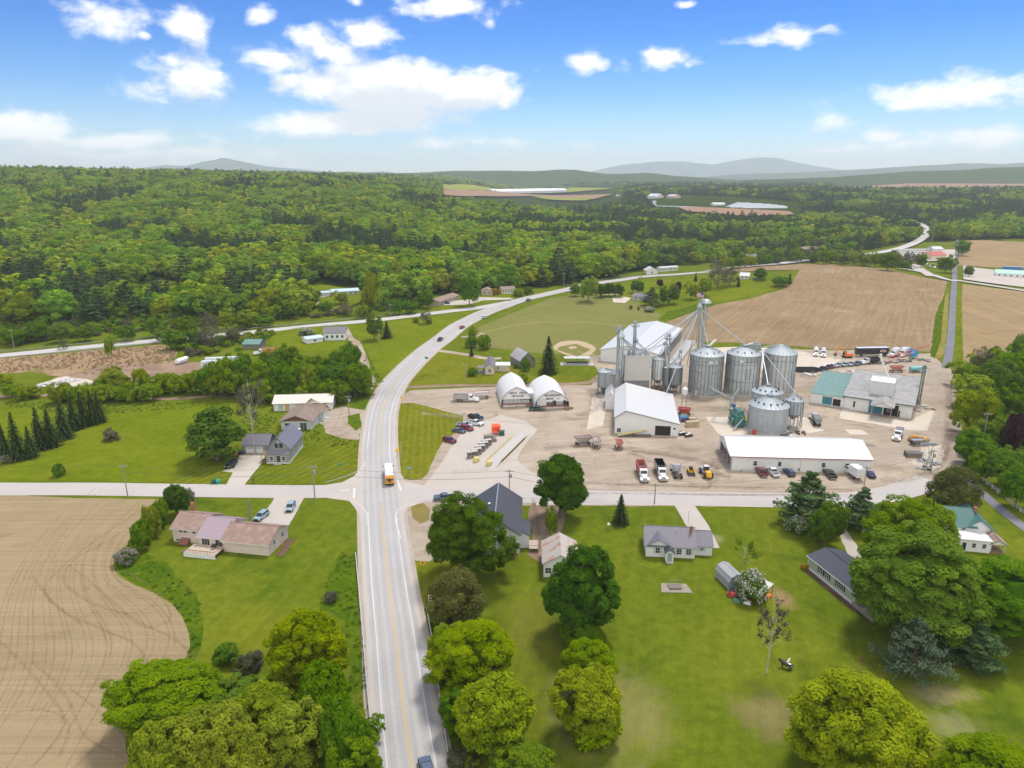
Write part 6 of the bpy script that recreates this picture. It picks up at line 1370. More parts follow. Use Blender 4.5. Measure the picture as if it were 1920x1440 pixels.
# ---- simple outlying buildings: A, B, depth, eave, ridge, wall, roof, label, windows, category, axis
MOT = mat('tan_wall', (.42,.36,.29), .8)
for (nm, lb_, ct, A, B, d, h, rh, wm, rm, nw, ax) in [
 ('white_farmhouse','white house with dark roof beside the upper road','house',(608,639),(648,638),8,4.2,6.4,CLAP,SH_GR,4,'x'),
 ('low_shed','low shed with a pale blue roof against the white house by the upper road','shed',(576,645),(606,641),7,2.4,3.0,CLAP,mat('pale_blue_roof',(.50,.62,.68),.4),1,'x'),
 ('pole_shed','open pole shed with a green metal roof among the trees','shed',(456,655),(486,655),10,2.6,3.9,WOOD,ribbed('shed_green',(.13,.25,.20),'x',.5,.45,dark=.9),0,'x'),
 ('metal_house','long blue and white metal roofed house in the clearing','house',(623,556),(673,553),9,3.2,4.4,BLUEG,mat('pale_blue_roof',(.50,.62,.68)),5,'x'),
 ('metal_garage','small grey garage with a pale roof in the clearing','garage',(604,557),(620,556),7,3.0,3.6,BLUEG,mat('pale_blue_roof',(.50,.62,.68)),0,'x'),
 ('motel','long low motel wing with a red brown roof','motel',(824,574),(860,561),9,2.9,4.2,MOT,SH_BR,6,'x'),
 ('motel_office','motel office with brown roof and pale walls','motel',(903,554),(923,554),9,3.2,4.8,MOT,SH_BR,2,'y'),
 ('bungalow','pale bungalow with white columned porch right of the motel office','house',(941,551),(966,550),9,3.0,4.6,CLAP,SH_TAN,5,'x'),
 ('white_garage','white gabled garage beside the far road','garage',(1212,515),(1233,514),8,3.6,6.2,WHT,WMETY,1,'y'),
 ('trailer_home','long white trailer home beside the far road','mobile home',(1237,510),(1271,507),5,3.6,4.2,WHT,WMET,7,'x'),
 ('grey_cottage','small grey cottage with a garage door on the lawn above the ball field','house',(1185,563),(1210,566),9,3.0,4.8,mat('light_grey_siding',(.45,.45,.43)),SH_GR,2,'x'),
 ('white_cottage','small white cottage beside the grey leafless trees','house',(1387,524),(1404,524),8,3.0,5.0,WHT,mat('pale_grey_roof',(.50,.50,.52)),2,'x'),
 ('far_grey_house','grey roofed house left of the far road','house',(1402,489),(1422,488),10,3.4,5.8,MOT,SH_GR,2,'x'),
 ('dark_lodge','dark timber lodge with a tan roof near the far bend','house',(1508,474),(1540,472),12,3.4,6.0,mat('dark_timber',(.07,.055,.05)),SH_TAN,3,'x'),
 ('red_roof_barn','cream building with a red roof and red door beside the storage units','building',(1747,489),(1774,487),16,5.0,8.0,mat('cream_wall',(.66,.55,.38)),mat('red_roof',(.42,.09,.07),.6),2,'x'),
 ('white_barn','white metal building behind the red roofed one','building',(1749,477),(1767,477),12,6.0,8.0,WHT,WMET,0,'x'),
 ('green_roof_motel','long low building with a pale green roof at the right edge','building',(1866,519),(1960,526),14,3.2,5.6,CLAP,mat('sea_green_roof',(.30,.50,.42),.6),8,'x'),
 ('hillside_house','tan house half hidden in the wooded hillside','house',(135,396),(160,395),14,8,11,MOT,SH_TAN,4,'x'),
 ('woodland_cabin','grey roofed cabin just showing above the trees','house',(972,478),(996,477),10,9,11.5,MOT,mat('pale_grey_roof',(.50,.50,.52)),0,'x'),
 ('left_edge_house','brick house in the woods at the left edge','house',(-14,436),(6,436),14,9,12,BRICK,SH_BR,2,'x'),
 ('red_farm_barn','red brown barn near the far bend','barn',(1560,411),(1582,410),18,6,10,mat('barn_red',(.25,.07,.05)),SH_BR,0,'x'),
 ('grey_farm_barn','grey roofed farm barn beside the red brown barn','barn',(1540,411),(1556,410),20,5,9,mat('barn_red',(.25,.07,.05)),mat('pale_grey_roof',(.50,.50,.52)),0,'x'),
 ('white_farm_house','white farmhouse left of the grey roofed farm barn','house',(1524,408),(1537,407),14,6,9,WHT,mat('pale_grey_roof',(.50,.50,.52)),2,'x'),
 ('far_white_barn','white barn beyond the greenhouses','barn',(1214,374),(1233,373),26,9,16,WHT,WMET,0,'x'),
 ('far_pink_barn','pinkish barn beyond the greenhouses','barn',(1250,373),(1264,373),22,8,12,mat('pale_pink',(.6,.4,.34)),WMET,0,'x'),
 ('grey_roof_house','dark grey roofed house in the trees of the clearing','house',(268,562),(292,562),10,3,5,MOT,SH_GR,1,'x'),
 ('white_farm_building','white farm building on the skyline','building',(1338,387),(1360,386),20,5,8,WHT,WMET,0,'x')]:
    R, L = frame_root(nm, lb_, ct, A, B)
    block(R, 0, 0, L, d, h, rh, ax, wm, rm, .5)
    for i in range(nw): win(R, (L*(i+.6)/(nw+.2), 0), 0, h*.35, min(1.2, L/(nw+1)*.5), min(1.3, h*.35), mull=(0,0))
# greenhouses, solar field, storage
R, L = frame_root('greenhouse', 'very long range of pale greenhouses on the distant farm', 'greenhouse', (932,363), (1070,365))
for i in range(4): part(R, 'bay', mat('greenhouse_skin', (.62,.64,.66), .4), lambda m: m.extr([(i*24,0),(i*24,8),(i*24+12,16),(i*24+24,8),(i*24+24,0)], 0, 0 if i < 3 else L*.55, L if i % 2 else L*.75))
for k in range(14):
    x, y = G(1158+k*5.2, 369+.25*k); r = root('calf_hutch', 'one of the tiny white sheds in a line on the distant farm', 'shed', (x, y), .2, 'tiny white sheds on the distant farm'); part(r, 'shell', WHT, lambda m: m.extr([(-5,0),(-5,4),(0,8),(5,4),(5,0)], 1, -6, 6))
for j, (pts, lb_) in enumerate([([(1222,378),(1300,377),(1372,380),(1340,391),(1318,392),(1220,388)],'left'),([(1360,390),(1385,381),(1440,384),(1478,388),(1476,392.5),(1420,393)],'right')]):
    w_ = [G(*p) for p in pts]; x0 = min(p[0] for p in w_); x1 = max(p[0] for p in w_); y0 = min(p[1] for p in w_); y1 = max(p[1] for p in w_)
    r = root('covered_beds', 'field of white plastic covered crop rows on the distant farm, %s of the gap' % lb_, 'crop covers', ((x0+x1)/2, (y0+y1)/2)); zz = r.location.z
    m = MB(); yy = y0
    while yy < y1:
        xs_ = [x for x in [x0+(x1-x0)*i/200 for i in range(201)] if inside(x, yy, w_)]
        if len(xs_) > 2: m.box(xs_[0]-r.location.x, yy-r.location.y, 1.2+T(xs_[0], yy)-zz, xs_[-1]-r.location.x, yy+13-r.location.y, 2.6+T(xs_[0], yy)-zz)
        yy += 18
    m.build('row_covers', [mat('plastic_cover', (.62,.66,.70), .5, var=.08, scale=.02)], r)
for k in range(5):
    R, L = frame_root('storage_units', 'low row of white storage units with dark doors, %s of five' % ['nearest','second','third','fourth','farthest'][k], 'storage units', (1688-1.0*k,487-3.6*k), (1722+5*k,488-3.9*k), 'rows of storage units')
    part(R, 'wall', WHT, lambda m: m.box(0,0,0,L,6,2.8)); part(R, 'roof', mat('cream_roof', (.60,.56,.50)), lambda m: m.box(-.3,-.3,2.8,L+.3,6.3,3.0))
    part(R, 'doors', REDW if k == 0 else mat('dark_frame', (.05,.05,.06)), lambda m: [m.box(.6+i*3.4,-.06,.1,3.0+i*3.4,-.02,2.3) for i in range(int(L/3.4))])
# ================================================================== bins, silos, elevators
def silo_mat(name, col, pan=.16, rows=1.1, segs=24, metal=.35, rough=.45):
    m, n, b = newmat(name)
    tc = n.node('ShaderNodeTexCoord'); s_ = n.node('ShaderNodeSeparateXYZ'); n.link(tc.outputs['Object'], s_.inputs[0])
    an = n.math('MULTIPLY', n.math('ARCTAN2', s_.outputs[1], s_.outputs[0]), segs/(2*PI))
    cb = n.node('ShaderNodeCombineXYZ'); n.link(n.math('FLOOR', an), cb.inputs[0]); n.link(n.math('FLOOR', n.math('DIVIDE', s_.outputs[2], rows)), cb.inputs[1])
    wn = n.node('ShaderNodeTexWhiteNoise', noise_dimensions='3D'); n.link(cb.outputs[0], wn.inputs['Vector'])
    f = n.noise(n.vmath('MULTIPLY', tc.outputs['Object'], (1, 1, .12)), .9, 5, .6)
    k = n.math('ADD', n.ramp(wn.outputs['Value'], 0, 1, 1-pan, 1+pan*.6), n.ramp(f, .3, .7, -.12, .12))
    c = n.mix(1.0, (*col, 1), k, 'MULTIPLY')
    n.link(c, b.inputs['Base Color']); b.inputs['Metallic'].default_value = metal; b.inputs['Roughness'].default_value = rough
    fr = n.math('SINE', n.math('MULTIPLY', s_.outputs[2], 2*PI/.16)); bp = n.node('ShaderNodeBump'); bp.inputs['Strength'].default_value = .4; bp.inputs['Distance'].default_value = .03
    n.link(fr, bp.inputs['Height']); n.link(bp.outputs[0], b.inputs['Normal']); MATS[name] = m; return m
SIL = silo_mat('silo_steel', (.36,.39,.39)); SILL = silo_mat('silo_steel_light', (.34,.375,.395), .05, 1.1, 24, .05, .6); SILB = silo_mat('silo_steel_bright', (.62,.68,.69), .08); SILD = silo_mat('silo_steel_dull', (.24,.26,.265), .12)
SROOF = ribbed('silo_roof', (.36,.41,.44), 'a', .26, .55, .1, dark=.7); RIB = mat('stiffener_steel', (.16,.19,.20), .5, .3); OPENV = mat('vent_dark', (.05,.055,.06), .6)
def silo(name, label, cx, fpy, wpx, epy, ppy, wm=SIL, ribs=26, cyl=None, bands=(), vents=10, cap=True, group=None, zscale=.5, cat='silo', flat=None):
    x0, y0 = P(cx, fpy); Rm = wpx/2/scale_at(x0, y0, 6); yc = y0+Rm; xc = x0*(yc/y0)
    he = top(y0, epy); hp = top(yc, ppy)
    if hp < he+.8: hp = he+Rm*.5
    zb = 0 if cyl is None else top(y0, cyl)
    r = root(name, label, cat, (xc, yc, 0), 0, group)
    part(r, 'wall', wm, lambda m: m.lathe([(Rm, zb), (Rm, he)], n=48), True)
    o = MB().lathe([(Rm+.22, he-.12), (Rm+.22, he), (Rm*.62, he+(hp-he)*.42), (Rm*.14 if cap else .05, hp-.15), (.02, hp-.15)], n=48); o.build('roof', [SROOF], r)
    part(r, 'stiffeners', RIB, lambda m: [m.box(-.01,-.01,0,.01,.01,.01)] and [m.tube([(math.cos(a)*(Rm+.05), math.sin(a)*(Rm+.05), zb), (math.cos(a)*(Rm+.05), math.sin(a)*(Rm+.05), he)], .09, 4) for a in [2*PI*k/ribs for k in range(ribs)]]) if ribs else None
    part(r, 'roof_ribs', GALV, lambda m: [m.tube([(math.cos(a)*(Rm+.2), math.sin(a)*(Rm+.2), he+.05), (math.cos(a)*Rm*.62, math.sin(a)*Rm*.62, he+(hp-he)*.42+.05), (math.cos(a)*Rm*.15, math.sin(a)*Rm*.15, hp-.1)], .05, 3, 0, False) for a in [2*PI*k/28 for k in range(28)]])
    for i, zf in enumerate(bands): part(r, 'wind_ring', RIB, lambda m: m.lathe([(Rm+.12, zb+(he-zb)*zf), (Rm+.2, zb+(he-zb)*zf+.06), (Rm+.12, zb+(he-zb)*zf+.14)], n=48))
    for k in range(vents):
        a = -PI/2+(k-vents/2+.5)*2*PI/max(vents*1.35, 1); rr = Rm*.72; zz = he+(hp-he)*.3
        part(r, 'roof_vent', OPENV if ribs == 0 else GALVD, lambda m: m.box(math.cos(a)*rr-.28, math.sin(a)*rr-.28, zz-.1, math.cos(a)*rr+.28, math.sin(a)*rr+.28, zz+.5, inset=.06))
    if cap: part(r, 'cap', GALVD, lambda m: (m.lathe([(Rm*.16,hp-.3),(Rm*.20,hp+.25),(Rm*.16,hp+.45),(.02,hp+.5)], n=16)))
    if cyl is not None:
        part(r, 'hopper', GALVD, lambda m: m.lathe([(.3, max(.6, zb-Rm*.8)), (Rm, zb)], n=24))
        nl = 8 if Rm < 3.3 else 10
        for k in range(nl):
            a = 2*PI*k/nl+.2; part(r, 'leg', GALVD, lambda m: m.beam((math.cos(a)*Rm, math.sin(a)*Rm, 0), (math.cos(a)*Rm, math.sin(a)*Rm, zb+.1), .22))
        part(r, 'leg_brace', GALVD, lambda m: [m.tube([(math.cos(2*PI*k/nl+.2)*Rm, math.sin(2*PI*k/nl+.2)*Rm, .3), (math.cos(2*PI*(k+1)/nl+.2)*Rm, math.sin(2*PI*(k+1)/nl+.2)*Rm, zb-.2)], .06, 3) for k in range(nl)])
    else: part(r, 'base_ring', CONC, lambda m: m.lathe([(Rm+.45,0),(Rm+.45,.25),(Rm,.3)], n=48))
    return r, Vector((xc, yc, hp)), Rm, he
s2, p2_, R2, e2 = silo('silo', 'tall ribbed grey silo marked Bin 2, leftmost of the three big silos', 1320, 744.5, 62, 670, 649, SIL, 30, None, (.6,.78,.86), 8, group='three big silos')
s3, p3_, R3, e3 = silo('silo', 'tall ribbed silo in the middle of the three big ones, beside the green elevator', 1388, 743.5, 63, 669, 648, silo_mat('silo_steel_mixed', (.42,.46,.46), .25, 2.2, 14), 26, None, (.35,.78,.86), 8, group='three big silos')
s4, p4_, R4, e4 = silo('silo', 'tall silo with a plain pointed roof, rightmost of the three big ones', 1456, 740, 58, 667, 644, silo_mat('silo_steel_pale', (.47,.49,.50), .12, 2.0, 20), 24, None, (.84,), 0, False, group='three big silos')
s5, p5_, R5, e5 = silo('grain_bin', 'wide smooth pale grey grain bin in front, ringed with small dark roof vents', 1436, 816, 73, 769, 741, SILL, 0, None, (), 10, True, cat='grain bin')
s6, p6_, R6, e6 = silo('grain_bin', 'low grain bin mostly hidden behind the wide pale one, only its cone roof showing', 1434, 782, 56, 741, 722, SILL, 0, None, (), 9, True, cat='grain bin')
s7, p7_, R7, e7 = silo('hopper_bin', 'small pale hopper bin on legs right of the wide pale bin', 1484, 805, 33, 754, 738, SILL, 16, 779, (), 4, False, cat='hopper bin')
s8, p8_, R8, e8 = silo('hopper_bin', 'small blue grey hopper bin on legs left of the white barn', 1133, 741, 27, 699, 690, silo_mat('silo_steel_blue', (.34,.40,.43), .06), 18, 727, (), 0, False, cat='hopper bin')
s9, p9_, R9, e9 = silo('hopper_bin', 'shiny bright narrow bin beside the concrete tower', 1231, 738, 23, 675, 666, SILB, 14, 713, (), 0, False, cat='hopper bin')
s10, p10_, R10, e10 = silo('hopper_bin', 'dull dark bin with domed roof between the shiny bin and the big silos', 1262, 738, 29, 690, 680, SILD, 18, 722, (), 0, False, cat='hopper bin')
s11, p11_, R11, e11 = silo('hopper_bin', 'slim dull bin squeezed between the shiny bin and the domed one', 1247, 740, 9, 690, 686, SILD, 8, 722, (), 0, False, cat='hopper bin')
WL = mat('white_lettering', (.8,.8,.8), .5, var=0)
text(s2, 'Bin 2', 1.6, (.6, -R2-.35, e2-2.6), .05, WL); text(s3, 'Bin', 1.3, (-2.6, -R3+.3, e3-2.4), -.35, WL)
part(s2, 'door', WHT, lambda m: m.box(-4.9,-R2+1.5,.6,-4.3,-R2+1.9,2.2)); part(s2, 'fill_motor', mat('cream_paint', (.62,.60,.52)), lambda m: m.tube([(.5,0,p2_.z),(3.2,1.5,p2_.z+2.2)], .5, 8))
part(s3, 'fill_motor', mat('cream_paint', (.62,.60,.52)), lambda m: (m.tube([(.5,0,p3_.z),(3.0,0,p3_.z+1.0)], .45, 8), m.tube([(1.8,.8,p3_.z),(3.9,1.2,p3_.z+.9)], .4, 8)))
# concrete tower
yt = 263.0; a = W3(1172.5, 669, yt); b = W3(1220.6, 669, yt); ht = a.z; zm = top(yt, 712.5); wd = b.x-a.x; dp = 10.5
R = root('concrete_tower', 'square pale concrete mill tower with grey lower storey behind the white barn', 'tower', (a.x, yt, 0)); 
part(R, 'wall', ribbed('tower_concrete', (.50,.485,.455), 'z', 1.2, .9, dark=.9, var=.18, wear=(.43,.42,.40)), lambda m: m.box(0,0,zm,wd,dp,ht)); part(R, 'base', mat('grey_base', (.20,.20,.20), .8), lambda m: m.box(.1,.1,0,wd-.1,dp-.1,zm)); part(R, 'parapet', CONC, lambda m: (m.box(-.1,-.1,ht,wd+.1,.2,ht+.5), m.box(-.1,dp-.2,ht,wd+.1,dp+.1,ht+.5), m.box(-.1,.2,ht,.2,dp-.2,ht+.5), m.box(wd-.2,.2,ht,wd+.1,dp-.2,ht+.5)))
part(R, 'roof_deck', mat('roof_grey', (.34,.34,.33), .9), lambda m: m.box(.2,.2,ht,wd-.2,dp-.2,ht+.06)); part(R, 'louvres', WHT, lambda m: [m.box(-.06, 2+k*1.0, ht-4.5, -.01, 2.7+k*1.0, ht-.8) for k in range(5)]); part(R, 'ledge', CONC, lambda m: m.box(-.25,-.2,zm-.25,wd+.15,dp,zm))
part(R, 'roof_boxes', GALVD, lambda m: [m.box(x, y, ht+.06, x+.9, y+.9, ht+.9) for x, y in ((1,1),(3.4,.8),(5.6,1.2),(7.6,1),(8,5),(2,6))])
part(R, 'lean_to', mat('grey_leanto', (.33,.33,.33)), lambda m: m.box(-6.5, 2, 0, -.3, 10, 8.5)); part(R, 'lean_to_roof', GALVD, lambda m: m.box(-6.8, 1.7, 8.5, -.3, 10.2, 8.7))
def spout(R, a, b, r=.16, n='spout', m=None):
    o = Vector(R.location); return part(R, n, m or GALV, lambda q: q.tube([Vector(a)-o, Vector(b)-o], r, 6))
# tower elevator on the concrete tower
tb = (a.x+4.2, yt+6.0); R, h = leg('grain_elevator', 'single bucket elevator standing on the concrete tower', 0, 0, 601, .55, True, gap=.6, base=tb)
D0 = Vector((tb[0]+.6, tb[1]-.8, ht+5.0)); part(R, 'distributor', GALVD, lambda m: m.lathe([(.3, ht+4.2), (1.0, ht+5.2), (.3, ht+6)], .6, -.8, 10))
for (x, y) in ((1.4,1.4),(3.8,1.2),(6,1.6),(8,1.4),(8.4,5.4),(2.4,6.4),(9.2,9)): spout(R, D0, (a.x+x, yt+y, ht+.9), .14)
spout(R, (tb[0]+.4, tb[1], h-2), D0, .16)
# left leg with dryer column
x, y = W3(1162, 690, 262).x, 262.0; R, h = leg('grain_elevator', 'left bucket elevator beside a tall column of pipes', 0, 0, 609, .5, True, gap=.7, base=(x-.6, y+1.5))
z1, z0 = top(262, 632), 8.6; part(R, 'pipe_column', GALV, lambda m: [m.tube([(math.cos(k)*1.15+.5, math.sin(k)*1.15-1.2, z0), (math.cos(k)*1.15+.5, math.sin(k)*1.15-1.2, z1)], .2, 6) for k in range(7)]); part(R, 'cone_head', GALV, lambda m: m.lathe([(1.5,z1-.3),(1.5,z1+.4),(.4,z1+2.2),(.05,z1+2.3)], .5, -1.2, 14))
for (dx, dy, dz) in ((7.2,3,ht+.6),(8.4,2.4,ht+.6),(5.6,2,ht+.6),(9.6,5,ht+.6)): spout(R, (x-.1, y+.3, z1+.3), (x-.6+dx, y+dy, dz), .17)
spout(R, (x, y, 13), (x-5.4, y-3, 9.4), .12)
# third leg
x, y = W3(1250, 690, 273).x, 273.0; R, h = leg('grain_elevator', 'short bucket elevator with lattice between the concrete tower and the silos', 0, 0, 625, .5, True, gap=1.1, base=(x, y))
D0 = Vector((x-1.6, y-.6, h-4.0)); part(R, 'distributor', GALVD, lambda m: m.lathe([(.2,h-4.6),(.8,h-4),(.2,h-3.3)], -1.6, -.6, 8))
for t_ in (Vector(p9_), Vector(p10_), (a.x+wd-1, yt+3, ht+.6), (a.x+wd-1, yt+8, ht+.6), Vector(p11_), (a.x+wd-3, yt+6, ht+.6)): spout(R, D0, t_, .14)
part(R, 'lattice', GALVD, lambda m: [m.tube([(-1.1 if k % 2 else 1.1, .9, 1.5*k), (1.1 if k % 2 else -1.1, .9, 1.5*k+1.5)], .06, 3) for k in range(int(h/1.5)-2)]+[m.tube([(s_*1.1,.9,0),(s_*1.1,.9,h-3)], .08, 4) for s_ in (-1,1)])
# main leg
yb = 281.5; x = W3(1313, 650, yb).x; R, h = leg('grain_elevator', 'tallest bucket elevator, rising behind the leftmost big silo with spouts fanning out', 0, 0, 560, .75, True, gap=1.5, base=(x, yb))
D0 = W3(1312, 578, yb-.5); zz = D0.z; part(R, 'distributor', GALV, lambda m: m.lathe([(.25,zz-1.2),(1.1,zz-.2),(1.3,zz+.9),(.35,zz+2.4)], D0.x-x, -.5, 12)); part(R, 'tower_frame', GALVD, lambda m: [m.tube([(sx*1.4, sy*1.1, 0), (sx*1.4, sy*1.1, h-3)], .10, 4) for sx in (-1,1) for sy in (-1,1)]+[m.tube([((-1.4 if k % 2 else 1.4), -1.1, 2*k), ((1.4 if k % 2 else -1.4), -1.1, 2*k+2)], .06, 3) for k in range(int(h/2)-2)])
part(R, 'head_hood', GALV, lambda m: m.lathe([(2.2,h-1.9),(2.2,h-1.4),(1.4,h-.5),(.2,h-.1)], 1.0, 0, 12))
for t_, r_ in ((p2_+Vector((0,0,.4)),.2),(p3_+Vector((0,0,.4)),.2),(Vector(p9_),.18),(Vector(p10_),.18),(Vector(p11_),.18),((a.x+wd-1,yt+4,ht+.8),.18),((a.x+wd-2,yt+7,ht+.8),.18),(W3(1288,684,283),.16),(W3(1222,700,300),.16),(W3(1250,735,250),.18)): spout(R, D0, t_, r_)
# truck fill spout on the right of the dull bin
x, y = P(1287, 737); R, h = leg('grain_elevator', 'thin loading leg standing close to the left side of the leftmost big silo', 0, 0, 656, .3, False, gap=.8, base=(x, y+14))
spout(R, (x, y+14, h-2), (x-9, y+14, h-12), .14); 
# green leg between silos 3 and 4
x, y = P(1414, 741); R, h = leg('grain_elevator', 'green tinged bucket elevator between the middle and right big silos', 0, 0, 647, .7, True, gap=1.3, m=mat('green_grey_steel', (.27,.34,.32), .5, .3, var=.2), base=(x, y+5))
part(R, 'head_drive', GALVD, lambda m: (m.box(-2.6,-1.2,h-2.1,2.4,1.4,h+.4,inset=.2), m.box(-1,-.6,h+.4,1.2,1,h+1.2,inset=.2)))
D0 = W3(1428, 656, y+4); spout(R, D0, p6_, .2); spout(R, D0, p7_, .18); spout(R, (x, y+5, h-1.5), p4_+Vector((-2,0,-.6)), .2); spout(R, D0, (x+.5, y+5, h-1), .3)
part(R, 'pale_pipe', mat('cream_paint', (.62,.60,.52)), lambda m: m.tube([(2.6,1,0),(2.6,1,h-6)], .3, 6))
# discharge pipes and dryer
x, y = P(1371, 768); R = root('loading_frame', 'bent steel delivery pipes on a tall stand between the big silos', 'pipework', (x, y, 0)); o_ = Vector((x, y, 0))
part(R, 'pipe', GALV, lambda m: (m.tube([(-7.8,1.2,9.0),(-7.4,.8,7.6),(-1.6,0,4.6),(-.2,0,4.0),(0,0,.8)], .16, 6), m.tube([(-7.0,1.6,7.6),(-1,.6,4.9),(.9,.4,4.0),(.9,.4,.9)], .16, 6))); part(R, 'stand', GALVD, lambda m: [m.tube([(sx,sy,0),(sx,sy,4.4)], .07, 4) for sx in (-.5,1.3) for sy in (-.4,.9)]); part(R, 'pit', CONC, lambda m: m.box(-1,-.8,0,1,.6,.6))
x, y = P(1392, 800); R = root('grain_dryer', 'green dryer unit with tangled pipes left of the wide pale bin', 'grain dryer', (x-.5, y+1.5, 0)); DG = mat('dryer_green', (.03,.16,.13), .5, var=.25, scale=2)
part(R, 'body', DG, lambda m: (m.box(-2.3,-3,.6,1.2,4.5,4.2), m.box(-1.8,-2,4.2,.6,3,5.6,inset=.3))); part(R, 'fan', DG, lambda m: (m.tube([(-2.3,-1,2),(-3.2,-1,2)], 1.0, 14), m.tube([(-2.3,2,2),(-3.2,2,2)], 1.0, 14)))
part(R, 'frame', GALVD, lambda m: [m.tube([(sx,sy,0),(sx,sy,6.2)], .08, 4) for sx in (-2.4,1.3) for sy in (-3,.8,4.6)]+[m.tube([(-2.4,-3+k*1.9,5.8),(1.3,-3+k*1.9,3)], .07, 4) for k in range(5)]); part(R, 'heater', mat('dark_blue_paint', (.03,.10,.25)), lambda m: m.tube([(-1.5,3,6.0),(-1.5,4.4,6.0)], .6, 10))
part(R, 'auger', GALV, lambda m: (m.tube([(-4,-6,.4),(0,-3,3.5)], .25, 6), m.tube([(-9,3,.6),(-2,6,6.8),(1.5,9,10.5)], .15, 6), m.tube([(-9,3,.6),(-4.5,-.5,.5)], .14, 6))); part(R, 'guard', mat('safety_yellow', (.70,.58,.04)), lambda m: m.box(.6,-3.6,3.0,1.0,-3.1,4.4))
tag(part(None, 'red_barrel', mat('barrel_red', (.5,.05,.03)), lambda m: m.lathe([(.6,0),(.7,.5),(.6,1.5),(.02,1.6)], n=12)), 'red barrel at the foot of the wide pale bin', 'barrel'); COL.objects[-1].location = (*P(1413.5, 814), 0)
# pallets stacked under the shiny bin, small white tank on stand
x, y = P(1233, 733); R = root('crate_stack', 'heap of orange brown crates and scrap under the shiny bin', 'crates', (x, y-1.2, 0)); random.seed(4)
for k in range(14): part(R, 'crate', [WOODB, PLY, mat('faded_red', (.45,.10,.09))][k % 3], lambda m: m.box(-2.6+(k % 5)*1.15,-.8+.6*(k//5 % 2),.9*(k//5),-1.6+(k % 5)*1.15,.2+.6*(k//5 % 2),.85+.9*(k//5)))
x, y = P(1271, 760); R = root('feed_tank', 'small white hopper tank on a thin stand behind the white barn', 'tank', (x+1.5, y-3, 0)); part(R, 'tank', WHT, lambda m: m.lathe([(.3,4.2),(1.1,5.4),(1.1,7.4),(.2,8.2),(.01,8.3)], n=12)); part(R, 'stand', GALVD, lambda m: [m.tube([(sx*.8,sy*.8,0),(sx*.8,sy*.8,5.6)], .08, 4) for sx in (-1,1) for sy in (-1,1)])
# scale, bunkers, orange tote
a = Vector(P(930,866)); b = Vector(P(975,822)); d = (b-a).normalized(); L = (b-a).length
R = root('truck_scale', 'long concrete truck scale with yellow edge rails', 'truck scale', (a.x, a.y, 0), math.atan2(d.y, d.x))
part(R, 'deck', M_conc and CONC, lambda m: m.add([(-5,-1.7,.02),(0,-1.7,.75),(L,-1.7,.75),(L+5,-1.7,.02),(-5,1.7,.02),(0,1.7,.75),(L,1.7,.75),(L+5,1.7,.02),(0,-1.7,0),(L,-1.7,0)], [(0,1,5,4),(1,2,6,5),(2,3,7,6),(0,8,1),(8,9,2,1),(9,3,2)]))
YEL = mat('faded_yellow', (.60,.50,.18), .6, var=.2); part(R, 'edge_rail', YEL, lambda m: (m.box(-.5,-1.85,.75,L+.5,-1.7,.95), m.box(-.5,1.7,.75,L+.5,1.85,.95), m.box(-.3,3.0,.02,L,3.12,.3))); part(R, 'shadow_gap', DARK, lambda m: m.box(0,-1.66,.1,L,-1.72,.55))  # dark strip on the deck side paints the shade of a gap
for (px, py) in ((893,866),(917,873)):
    x, y = P(px, py); tag(part(None, 'bollard', YEL, lambda m: m.lathe([(.9,0),(.95,.9),(.8,1.5),(.01,1.6)], n=14)), 'round yellow marker block at the near end of the truck scale, %s one' % ('left' if px < 900 else 'right'), 'marker block', 'yellow marker blocks'); COL.objects[-1].location = (x, y, 0)
BLKM = mat('stained_concrete', (.24,.21,.19), .95, var=.3, scale=2)
for k, (px, py) in enumerate([(886,858),(893,853),(900,847),(906,841),(912,836)]):
    x, y = P(px, py); R = root('concrete_bunker', ['grey block bunker nearest the road in the row beside the scale','second grey block bunker of the row','middle grey block bunker of the row','fourth grey block bunker of the row','farthest grey block bunker of the row'][k], 'bunker', (x, y, 0), .42, 'row of block bunkers beside the scale')
    part(R, 'blocks', BLKM, lambda m: (m.box(-1.6,-.5,0,1.6,.6,1.0), m.box(-1.6,-.48,1.03,1.6,.62,2.0))); part(R, 'lid', CONC, lambda m: m.box(-1.7,-.6,2.03,1.7,.7,2.12)); part(R, 'slots', DARK, lambda m: [m.box(-1.2+j*.9,-.53,1.2,-.7+j*.9,-.49,1.7) for j in range(3)])
x, y = P(919, 828); R = root('concrete_bunker', 'separate stained block bunker between the row and the orange container', 'bunker', (x, y, 0), .2); part(R, 'blocks', BLKM, lambda m: (m.box(-2,-.8,0,2,.8,1.2), m.box(-2,-.8,1.23,1,.8,2.3)))
x, y = P(930, 814); R = root('orange_container', 'vivid orange square container on short legs by the scale', 'container', (x, y, 0), .05); OR = mat('vivid_orange', (.95,.12,.025), .6, var=.1)
part(R, 'box', OR, lambda m: m.box(-1.45,-1.2,.9,1.45,1.2,3.3)); part(R, 'leg', WHT, lambda m: [m.box(sx-.08,-.1,0,sx+.08,.1,.9) for sx in (-1.1,1.1)]); part(R, 'dark_mark', mat('deep_red', (.35,.02,.01)), lambda m: (m.box(-1,-1.25,2.0,.2,-1.21,2.3), m.box(.3,-1.25,1.3,.8,-1.21,2.8)))
x, y = P(941, 816); R = root('green_bin', 'small dark green bin beside the orange container', 'bin', (x, y, 0)); part(R, 'body', mat('dark_green_paint', (.01,.10,.05)), lambda m: m.box(-.9,-.7,0,.9,.7,1.6,inset=.15)); part(R, 'lid', mat('dark_green_paint', (.01,.10,.05)), lambda m: m.box(-.95,-.75,1.6,.95,.75,1.75, inset=.3))
